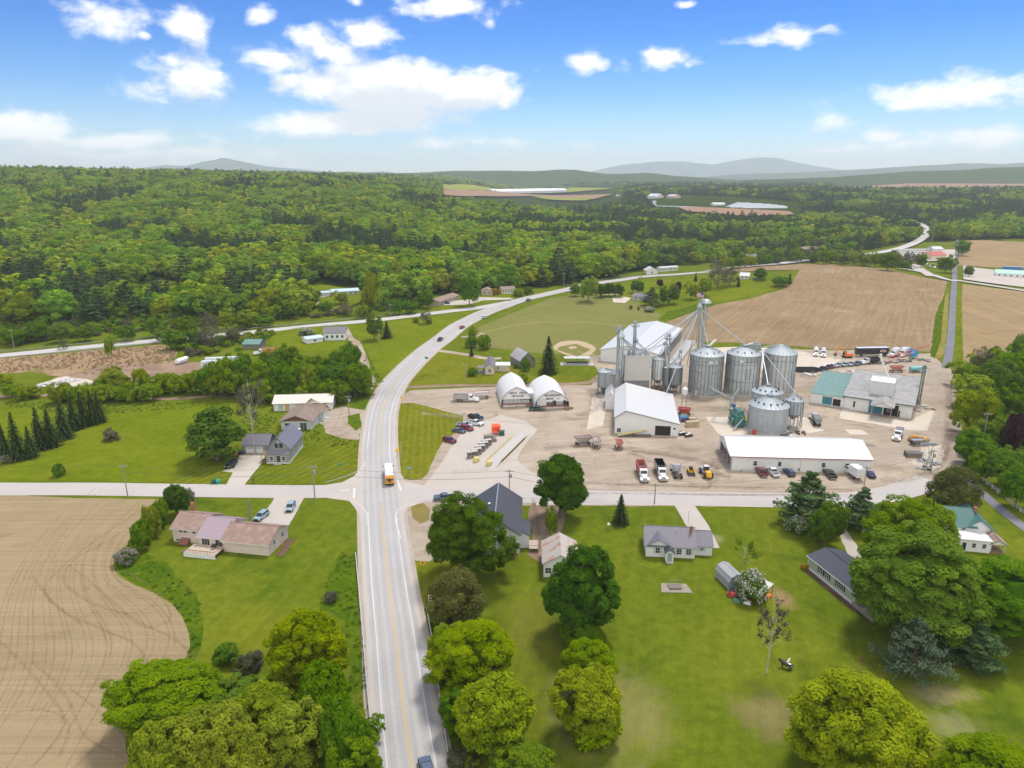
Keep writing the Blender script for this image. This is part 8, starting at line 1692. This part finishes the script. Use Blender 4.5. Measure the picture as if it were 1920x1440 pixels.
def pile(label, pts, n, sz, ms, name='scrap_pile', cat='scrap'):
    c = Vector(P(*pts[0])); R = root(name, label, cat, (c.x, c.y, 0))
    for k in range(n):
        q = Vector(P(*pts[k % len(pts)]))-c; x = q.x+random.uniform(-1,1)*sz*1.6; y = q.y+random.uniform(-1,1)*sz; a = random.uniform(0, PI); l = sz*random.uniform(.5,1.5); w_ = sz*random.uniform(.1,.45); h = sz*random.uniform(.15,.5)
        def f(m):
            d = Vector((math.cos(a), math.sin(a), 0)); e = Vector((-d.y, d.x, 0)); o = Vector((x, y, 0)); vs = [o+d*sx*l+e*sy*w_+Vector((0,0,z)) for z in (0, h) for sx, sy in ((-1,-1),(1,-1),(1,1),(-1,1))]
            m.add(vs, [(0,1,5,4),(1,2,6,5),(2,3,7,6),(3,0,4,7),(4,5,6,7)])
        part(R, 'piece', random.choice(ms), f)
    return R
pile('line of rusty and green farm scrap behind the mill', [(1640,682),(1655,681),(1672,680),(1688,678),(1700,677),(1715,674),(1735,676)], 34, 1.7, SCR); pile('row of cream coloured blocks and bales left of the teal roof', [(1524,704),(1535,703),(1550,702),(1570,700),(1590,699),(1605,697)], 22, 1.5, [WHT, mat('scrap_tan', (.45,.40,.30)), CONC]); pile('dark timber scattered right of the mill building', [(1730,762),(1740,766),(1748,768),(1724,770)], 9, 1.3, [RAWST, CONC, WOODB])
pile('broken timber and stone below the pale hopper bin', [(1478,815),(1486,813),(1496,812)], 12, 1.3, [GALVD, CONC, RAWST]); pile('steel frames scattered on the limestone pad', [(1728,862),(1736,866),(1745,870),(1738,880),(1725,850)], 16, 1.2, [GALVD, CONC, RAWST]); pile('white boards heaped beside the brown roofed house', [(601,789),(606,784),(598,795)], 12, 1.0, [WHT, CONC, mat('scrap_tan', (.45,.40,.30))], name='board_pile', cat='boards')
pile('broken concrete rubble heap at the end of the bare earth', [(90,722),(105,719),(125,716),(140,712)], 26, 1.6, [CONC, WHT, mat('scrap_tan', (.45,.40,.30))], name='rubble_heap', cat='rubble'); pile('green and rusty equipment beside the dull domed bin', [(1285,742),(1281,736),(1278,744)], 10, .9, SCR)
for k, (px, py) in enumerate([(1292,800),(1303,799),(1298,793)]):
    x, y = P(px, py); R = root('crate_stack', ['yellow crate stack nearest the white barn','yellow crate stack farthest right beside the barn','yellow crate stack behind the other two'][k], 'crates', (x, y, 0), 0, 'yellow crate stacks'); CY = mat('crate_yellow', (.62,.40,.14), .8, var=.2); part(R, 'frames', CY, lambda m: [m.box(-1.3,-1,.95*j,1.3,-.9,.95*j+.12) or m.box(-1.3,.9,.95*j,1.3,1,.95*j+.12) or m.box(-1.3,-1,.95*j,-1.2,1,.95*j+.12) or m.box(1.2,-1,.95*j,1.3,1,.95*j+.12) for j in range(3)]+[m.box(sx-.05,sy-.05,0,sx+.05,sy+.05,2.1) for sx in (-1.25,0,1.25) for sy in (-.95,.95)]); part(R, 'load', mat('scrap_tan', (.45,.40,.30)), lambda m: m.box(-1.1,-.8,.1,1.1,.8,1.9))
R = root('blue_machine', 'bright blue machine under a tarp at the side of the white barn', 'machine', (*P(1281,787), 0)); part(R, 'cover', mat('bright_blue', (.03,.30,.62)), lambda m: m.box(-1.6,-.8,.4,1.6,.8,1.4,inset=.3)); part(R, 'body', PN, lambda m: m.box(-1.5,-2.8,0,1.4,-.9,1.4,inset=.1)); wheels(R, (-.8,.8), .9, .4)
for k, (px, py) in enumerate([(1280,816),(1291,819)]):
    R = root('snowmobile', ['left of two black and white snowmobiles at the barn corner','right of two black and white snowmobiles at the barn corner'][k], 'snowmobile', (*P(px,py), 0), .3+.2*k, 'snowmobiles'); part(R, 'body', PB_, lambda m: m.extr([(-1.5,.3),(1.4,.3),(1.5,.7),(.8,1.0),(-.2,.85),(-1.4,.8)], 1, -.5, .5)); part(R, 'hood', PW, lambda m: m.extr([(.0,1.0),(1.3,.75),(.4,1.35)], 1, -.45, .45)); part(R, 'ski', RAWST, lambda m: [m.box(.3, s_*.5-.08, 0, 1.9, s_*.5+.08, .08) for s_ in (-1,1)]); part(R, 'seat', PW, lambda m: m.box(-1.3,-.25,.85,-.2,.25,1.05))
for k, (px, py, mm, a_) in enumerate([(1714,827,mat('machine_orange', (.62,.30,.06), .6, var=.2),.1),(1733,831,PY,1.4)]):
    R = root('mixer', ['orange tracked machine on the limestone pad','yellow drum machine right of the orange one'][k], 'machine', (*P(px,py), 0), a_); part(R, 'body', mm, lambda m: (m.box(-1.8,-.8,.5,1.8,.8,1.6,inset=.25), m.tube([(-1,0,1.5),(1,0,1.5)], .6, 10))); part(R, 'frame', RAWST, lambda m: m.box(-2.0,-.7,.2,2.0,.7,.5)); wheels(R, (-1.1,1.1), .95, .4)
x, y = P(1711,856); R = root('pallet_stack', 'slatted pallet stack with pink timber on the limestone pad', 'pallets', (x, y, 0), -.1); part(R, 'slats', WOOD, lambda m: [m.box(-2.2,-1.3+.33*k,.0,2.2,-1.06+.33*k,1.5) for k in range(8)]); part(R, 'timber', PPK, lambda m: [m.tube([(-2.8,-1.8-.2*k,.1),(2.4,-2.4-.1*k,.15)], .08, 4) for k in range(3)])
# ================================================================== street furniture and small things
POLE = mat('pole_wood', (.30,.26,.22), .9, var=.2, scale=2)
PTS = []
def pole(px, py, tpy, label, arm=True, trafo=False, lamp=False, r=.17):
    x, y = G(px, py); z = T(x, y); h = top(y, tpy)-z; R = root('utility_pole', label, 'utility pole', (x, y, z), 0); part(R, 'pole', POLE, lambda m: m.tube([(0,0,0),(0,0,h)], r, 7, 0, True, r*.7))
    if arm: part(R, 'crossarm', POLE, lambda m: m.box(-1.2,-.06,h-.7,1.2,.06,h-.55)); part(R, 'insulators', WHT, lambda m: [m.tube([(k,0,h-.55),(k,0,h-.3)], .06, 5) for k in (-1.1,-.5,.5,1.1)])
    if trafo: part(R, 'transformer', GALV, lambda m: m.tube([(.45,0,h-2.4),(.45,0,h-1.4)], .3, 10))
    if lamp: part(R, 'lamp_arm', GALVD, lambda m: m.tube([(0,0,h-1.5),(-1.6,0,h-.8)], .05, 4))
    PTS.append(Vector((x, y, z+h-.4))); return PTS[-1]
q0 = pole(240,934,870,'leaning utility pole on the edge of the left ploughed field'); q1 = pole(591,941,872,'utility pole at the corner of the lawn left of the junction', trafo=True); q2 = pole(955,925,880,'utility pole standing behind the dark blue roof', trafo=True); q3 = pole(1227,945,906,'thin utility pole by the road in front of the grain trucks'); q4 = pole(1618,925,874,'utility pole beside the white box truck', lamp=True); q5 = pole(1745,882,843,'braced utility pole on the limestone pad', lamp=True, trafo=True); q6 = pole(1838,850,773,'creeper covered pole with a white lamp in the right wood', lamp=True)
q7 = pole(655,782,741,'utility pole on the small lawn island left of the main road', trafo=True); q8 = pole(712,650,617,'utility pole on the grass triangle'); q9 = pole(27,655,618,'utility pole on the left edge above the upper road'); q10 = pole(732,596,570,'utility pole by the upper road behind the triangle'); q11 = pole(872,715,682,'thin utility pole beside the farm lane'); q12 = pole(1057,542,512,'utility pole at the forest edge by the main road'); q13 = pole(418,612,594,'utility pole behind the trees of the upper road'); q14 = pole(936,545,520,'utility pole behind the motel office'); q15 = pole(1472,482,463,'utility pole on the far road'); q16 = pole(1740,500,405,'very tall thin mast beside the storage units', arm=False, r=.3); q17 = pole(754,870,828,'thin utility pole on the verge lawn', arm=False, r=.1)
def wire(name, a, b, sag, off=0, lb_='overhead power line'):
    pts = [a.lerp(b, t/14)+Vector((0, 0, -4*sag*(t/14)*(1-t/14))) for t in range(15)]; pts = [p+Vector((0, off, 0)) for p in pts]
    o = part(None, 'power_line', BLKP, lambda m: m.tube(pts, .035, 3)); tag(o, name, 'power line', 'power lines')
left_end = Vector((-330, 176, 9)); right_end = q6
for (a_, b_, n_) in [(left_end,q0,'power line from the left edge to the leaning pole'),(q0,q1,'power line along the side road over the pink house'),(q1,q2,'power line crossing the main road above the school bus'),(q2,q3,'power line from the dark blue roof to the thin pole'),(q3,q4,'power line above the parked vehicles'),(q4,q5,'power line to the braced pole'),(q5,q6,'power line from the braced pole into the right wood'),(q7,q8,'power line over the grass triangle'),(q1,q7,'power line up the side of the main road')]:
    wire(n_, a_, b_, 1.2); 
for (a_, b_, n_) in [(q0,q1,'thick telephone cable along the side road'),(q1,q2,'thick telephone cable crossing above the junction'),(q2,q3,'thick telephone cable before the yard')]:
    o = part(None, 'power_line', BLKP, lambda m: m.tube([a_.lerp(b_, t/14)+Vector((0,-.2,-1.6-4*1.4*(t/14)*(1-t/14))) for t in range(15)], .05, 3)); tag(o, n_, 'cable', 'power lines')
# braces of the pole on the pad
x, y = P(1735,880); R = root('signal_frame', 'tangled steel frame leaning against the braced pole', 'frame', (x, y, 0)); part(R, 'struts', GALVD, lambda m: [m.tube([(random.uniform(-3,1),random.uniform(-2,2),0),(random.uniform(-2,2),random.uniform(-1,1),random.uniform(4,9))], .06, 4) for k in range(9)]); part(R, 'gear', GALV, lambda m: [m.box(-2.5+k*.8,-.3,7.2+.3*(k % 2),-2.0+k*.8,.3,8.2) for k in range(6)])
# guard rails
GRW = mat('guard_rail_white', (.66,.66,.64), .5, .2)
def rail(label, pts, m_=GRW, h=.72, post=3.8):
    c = spline([G(*p) for p in pts], 3.8); x0, y0 = c[0]; R = root('guard_rail', label, 'guard rail', (x0, y0, T(x0, y0))); v3 = [Vector((p.x-x0, p.y-y0, T(p.x, p.y)-T(x0, y0)+h)) for p in c]
    part(R, 'beam', m_, lambda m: (m.tube([v+Vector((0,0,.1)) for v in v3], .085, 4), m.tube([v-Vector((0,0,.12)) for v in v3], .085, 4))); part(R, 'posts', WOODB, lambda m: [m.box(v.x-.22,v.y-.08,v.z-h,v.x-.08,v.y+.08,v.z+.1) for v in v3])
rail('white guard rail along the left side of the main road', [(667,1042),(674,1120),(681,1200),(688,1290),(696,1370),(706,1470)]); rail('white guard rail along the right side of the main road', [(799,1142),(808,1190),(818,1260),(829,1340),(842,1430),(850,1480)])
rail('dark guard rail on the far side of the upper road', [(-40,667),(0,662),(150,647),(300,632),(420,622),(520,613),(600,605),(700,596),(780,587)], GALVD); rail('near side guard rail of the upper road at the left', [(-40,678),(0,673),(100,664),(200,655),(300,644),(345,640)], GALV); rail('guard rail along the main road at the forest edge', [(1062,538),(1110,529),(1160,521),(1200,516)], GALVD)
# fence of white boards
c = [Vector(P(*p)) for p in [(1843,903),(1870,925),(1900,950),(1935,978)]]; x0, y0 = c[0]; R = root('board_fence', 'white board fence right of the cycle path', 'fence', (x0, y0, 0)); cs = spline(c, 2.4)
part(R, 'rails', GRW, lambda m: [m.tube([Vector((p.x-x0,p.y-y0,z)) for p in cs], .07, 4) for z in (.5,.85,1.2)]); part(R, 'posts', GRW, lambda m: [m.box(p.x-x0-.08,p.y-y0-.08,0,p.x-x0+.08,p.y-y0+.08,1.35) for p in cs])
# signs
def sign(label, px, py, tpy, shape, fm, w_=1.0, h_=1.0, extra=None, name='road_sign', face=0.0):
    x, y = G(px, py); z = T(x, y); h = top(y, tpy)-z; R = root(name, label, 'road sign', (x, y, z), face); part(R, 'post', GALVD, lambda m: m.tube([(0,.03,0),(0,.03,h-.1)], .05, 4))
    if shape == 'd': o = part(R, 'panel', fm, lambda m: m.extr([(0,h-1.5*w_),(.75*w_,h-.75*w_),(0,h),(-.75*w_,h-.75*w_)], 1, -.04, 0))
    else: o = part(R, 'panel', fm, lambda m: m.box(-w_/2,-.04,h-h_,w_/2,0,h))
    if extra: part(o, 'symbol', extra[0], lambda m: extra[1](m, h))
YS = mat('sign_yellow', (.85,.48,.02), .5, var=0); GS = mat('sign_green', (.02,.30,.20), .5, var=0)
sign('yellow diamond warning sign with an arrow near the right guard rail', 793,1071,1050,'d',YS,1.0,extra=(BLKP, lambda m, h: (m.box(-.07,-.06,h-1.15,.07,-.045,h-.6), m.extr([(-.2,h-.7),(.2,h-.7),(.0,h-.35)], 1, -.06, -.045)))); sign('yellow diamond sign on the verge lawn left edge', 745,856,840,'d',YS,1.0); sign('yellow diamond sign at the top of the verge lawn', 753,757,742,'d',YS,.9)
sign('green street name sign at the foot of the verge lawn', 768,893,875,'r',GS,2.0,.55, extra=(WHT, lambda m, h: [m.box(-.75+k*.25,-.06,h-.38,-.6+k*.25,-.045,h-.17) for k in range(6)])); sign('green street name sign on the grey house lawn', 640,884,869,'r',GS,1.4,.45); sign('green road sign at the curve beside the mown lawn', 800,684,669,'r',GS,1.5,1.0); sign('red and white sign board near the start of the right guard rail', 808,1133,1116,'r',mat('sign_cream', (.7,.66,.6)),1.0,1.3,extra=(mat('deep_red', (.35,.02,.01)), lambda m, h: (m.box(-.35,-.06,h-.5,.35,-.045,h-.15), m.box(-.35,-.06,h-1.1,.35,-.045,h-.7)))); sign('small sign on a post on the lower right lawn', 1615,1243,1232,'r',mat('dark_red_brown', (.15,.07,.05)),.5,.9)
# flag
x, y = G(1318, 572); z = T(x, y); h = top(y, 549)-z; R = root('flagpole', 'white flagpole flying the stars and stripes on the far lawn', 'flagpole', (x, y, z)); part(R, 'pole', WHT, lambda m: m.tube([(0,0,0),(0,0,h)], .08, 6)); FR = mat('flag_red', (.45,.03,.05), .7, var=0)
part(R, 'flag', [FR, WHT, mat('flag_blue', (.03,.05,.22), .7, var=0)], lambda m: [m.box(-4.6,-.03+.0*k,h-3+k*.23,0,.03,h-3+(k+1)*.23, 0 if k % 2 == 0 else 1) for k in range(13)]+[m.box(-1.9,-.05,h-3+6*.23,0,.05,h-3+13*.23+.01,2)])
# ball field furniture
x, y = P(1082, 684); R = root('dugout', 'flat grey roofed dugout shelter behind home plate', 'shelter', (x-5.5, y, 0)); part(R, 'roof', mat('dugout_roof', (.50,.53,.52)), lambda m: m.box(-.5,-.5,3.0,11.5,3.2,3.15)); part(R, 'post', GALVD, lambda m: [m.tube([(px_,py_,0),(px_,py_,3)], .08, 4) for px_ in (0,5.5,11) for py_ in (0,2.8)]); part(R, 'slab', CONC, lambda m: m.box(-2,-1.5,0,13,3.6,.12)); part(R, 'bench', BLKP, lambda m: (m.box(.5,1.0,.5,10.5,1.8,1.1),))
x, y = P(1100, 680); R = root('backstop', 'chain link backstop fence with pale frame', 'fence', (x, y, 0), .15); part(R, 'frame', mat('frame_cream', (.55,.55,.40)), lambda m: (m.tube([(0,0,0),(0,0,3.6),(3.7,0,3.6),(3.7,0,0)], .14, 4), m.tube([(0,0,3.6),(-2,9,3.6),(-2,9,0)], .06, 4))); part(R, 'mesh', GALVD, lambda m: [m.tube([(3.7+.7*k, .4*k, 0),(3.7+.7*k, .4*k, 3)], .03, 3) for k in range(12)])
# picnic fire pit, dog, bins, mailboxes, mower, tractor
x, y = P(1266, 1103); R = root('stone_patio', 'small stone patio with a slatted bench on the lower lawn', 'patio', (x, y, 0)); part(R, 'paving', mat('patio_stone', (.30,.26,.20), .9, var=.3, scale=3), lambda m: (m.add([(-3.2,-1.6,.03),(3.2,-1.8,.03),(2.6,1.6,.03),(-2.6,1.8,.03),(-3.2,-1.6,.1),(3.2,-1.8,.1),(2.6,1.6,.1),(-2.6,1.8,.1)], [(4,5,6,7),(0,1,5,4),(1,2,6,5),(2,3,7,6),(3,0,4,7)]))); part(R, 'bench', mat('grey_deck', (.22,.20,.18)), lambda m: [m.box(-1.3,-.7+.3*k,.4,1.3,-.48+.3*k,.5) for k in range(5)]+[m.box(-1.4,.9,.1,-1.3,1.0,1.3), m.box(1.3,.9,.1,1.4,1.0,1.3), m.box(-1.4,.9,1.25,1.4,1.0,1.35)])
for k, (px, py, mm) in enumerate([(401,907,mat('dark_green_paint', (.01,.10,.05))),(410,907,mat('teal_bin', (.02,.33,.30)))]):
    x, y = P(px, py); R = root('wheelie_bin', ['dark green wheelie bin by the side road','bright teal wheelie bin by the side road'][k], 'bin', (x, y, 0), 0, 'wheelie bins'); part(R, 'body', mm, lambda m: m.box(-.5,-.45,1.1,.5,.45,.05,inset=.08)); part(R, 'lid', mm, lambda m: m.box(-.53,-.5,1.1,.53,.5,1.2)); part(R, 'wheel', TYRE, lambda m: [m.wheel((s_*.4,.45,.15), .15, .08) for s_ in (-1,1)])
for k, (px, py) in enumerate([(475,907),(1141,992)]):
    x, y = P(px, py); R = root('mailbox', ['mailbox on a post at the foot of the grey house lawn','small white well box beside the lone spruce'][k], 'mailbox', (x, y, 0)); part(R, 'post', WOODB, lambda m: m.box(-.06,-.06,0,.06,.06,1.1)); part(R, 'box', BLKP if k == 0 else WHT, lambda m: m.extr([(-.3,1.1),(.3,1.1),(.3,1.4),(0,1.55),(-.3,1.4)], 1, -.4, .4))
x, y = P(442, 855); R = root('lawn_mower', 'orange garden tractor between the big maple and the garage', 'tractor', (x, y, 0), .2); part(R, 'body', POR, lambda m: (m.box(-1.1,-.4,.4,.6,.4,1.0,inset=.06),)); part(R, 'seat', BLKP, lambda m: m.box(-.9,-.3,1.0,-.3,.3,1.3)); wheels(R, (-.8,.7), .6, .35, .2)
x, y = P(451, 853); R = root('motorcycle', 'black all terrain vehicle parked against the garage wall', 'quad bike', (x, y, 0), .2); part(R, 'body', PB_, lambda m: (m.box(-1,-.35,.5,.9,.35,1.0,inset=.1), m.box(-.5,-.25,1.0,.2,.25,1.2))); part(R, 'handlebar', CHR, lambda m: m.tube([(.3,-.45,1.3),(.3,.45,1.3)], .03, 4)); wheels(R, (-.7,.7), .6, .34, .25)
# junk heap by the garden shed
random.seed(8); JM = [mat('junk_red', (.55,.06,.04)), mat('junk_green', (.10,.22,.16)), WHT, RAWST, mat('junk_blue', (.25,.32,.42)), POR, BLKP]
JL = [('red ride-on mower at the left end of the junk heap', 1372,1118,'mower',JM[0]),('second faded red mower in the junk heap', 1385,1118,'mower',mat('junk_red2', (.40,.10,.08))),('green crate in front of the junk heap', 1381,1128,'crate',JM[1]),('pale green crate beside the white panel', 1396,1128,'crate',mat('junk_pale_green', (.3,.45,.36))),('white panel lying at the front of the junk heap', 1401,1132,'crate',WHT),('blue plastic barrel at the right end of the junk heap', 1431,1122,'crate',JM[4]),('orange cone shaped heap at the far right of the junk', 1440,1120,'crate',POR),('dark bicycle frame leaning on the garden shed', 1376,1110,'crate',RAWST)]
for lb_, px, py, kd, mm in JL:
    x, y = P(px, py)
    if kd == 'mower': R = root('ride_on_mower', lb_, 'mower', (x, y, 0), random.uniform(-.6,.6)); part(R, 'body', mm, lambda m: (m.box(-1.0,-.4,.35,.9,.4,.9,inset=.1), m.box(-.8,-.6,.15,.4,.6,.35))); part(R, 'seat', BLKP, lambda m: m.box(-.7,-.25,.9,-.2,.25,1.2)); wheels(R, (-.7,.7), .6, .3, .2)
    else: R = root('junk_item', lb_, 'junk', (x, y, 0), random.uniform(-.6,.6)); part(R, 'body', mm, lambda m: m.box(-.7,-.5,0,.7,.5,.6,inset=.1)); part(R, 'edge', RAWST, lambda m: m.box(-.75,-.55,0,.75,.55,.08))
x, y = P(1418,1108); R = root('lumber_rack', 'old corrugated lean-to almost buried in the flowering shrub', 'shelter', (x+.5, y+1.2, 0), -.9); part(R, 'roof', mat('white_old_metal', (.55,.55,.54), .6, var=.3), lambda m: m.add([(-3,-1.2,1.5),(3,-1.2,1.5),(3,1.2,1.9),(-3,1.2,1.9)], [(0,1,2,3)])); part(R, 'post', WOODB, lambda m: [m.box(sx-.05,sy-.05,0,sx+.05,sy+.05,1.8) for sx in (-2.9,2.9) for sy in (-1.1,1.1)])
# dog on the lawn
def dog(px, py, rz, label, m_, k=1.0):
    x, y = P(px, py); R = root('dog', label, 'dog', (x, y, 0), rz); me = bpy.data.meshes.new('body')
    V = [(-.32,0,.48),(0,0,.46),(.30,0,.50),(.46,0,.64),(.60,0,.72),(.74,0,.68),(-.52,0,.55),(-.68,0,.62),(-.34,.11,.30),(-.40,.11,.12),(-.36,.11,.0),(-.34,-.11,.30),(-.40,-.11,.12),(-.36,-.11,.0),(.30,.10,.28),(.29,.10,.12),(.31,.10,0),(.30,-.10,.28),(.29,-.10,.12),(.31,-.10,0),(.60,.09,.82),(.60,-.09,.82)]
    E = [(0,1),(1,2),(2,3),(3,4),(4,5),(0,6),(6,7),(0,8),(8,9),(9,10),(0,11),(11,12),(12,13),(2,14),(14,15),(15,16),(2,17),(17,18),(18,19),(4,20),(4,21)]
    me.from_pydata([tuple(c*k for c in v) for v in V], E, []); me.materials.append(m_); o = bpy.data.objects.new('body', me); COL.objects.link(o); o.parent = R
    sk = o.modifiers.new('skin', 'SKIN'); rad = [.15,.16,.17,.11,.11,.06,.05,.02,.08,.04,.04,.08,.04,.04,.07,.04,.04,.07,.04,.04,.03,.03]
    for i, v in enumerate(me.skin_vertices[0].data): v.radius = (rad[i]*k, rad[i]*k); v.use_root = (i == 1)
    o.modifiers.new('sub', 'SUBSURF').levels = 1; return R
dog(1473,1253,2.6,'large black dog standing on the worn lawn right of the birch', PB_, 1.9); dog(1481,1257,.4,'smaller black dog just below the large one', PB_, 1.0); dog(1477,1245,.8,'white and grey dog just above the large black one', mat('dog_white', (.55,.53,.50)), 1.1)
# ================================================================== haze
hm = bpy.data.materials.new('haze'); hm.use_nodes = True; hn = NT(hm.node_tree); hn.n.remove(hn.n['Principled BSDF'])
pv = hn.node('ShaderNodeVolumePrincipled'); pv.inputs['Color'].default_value = (.86, .93, 1.0, 1); pv.inputs['Density'].default_value = 0.000080; pv.inputs['Anisotropy'].default_value = 0.1
hn.link(pv.outputs[0], hn.n['Material Output'].inputs['Volume'])
hz = MB().box(-19000, -500, -1.5, 19000, 19500, 600).build('haze', [hm]); hz['kind'] = 'stuff'; tag(hz, 'thin blue haze in the air over the valley', 'haze')
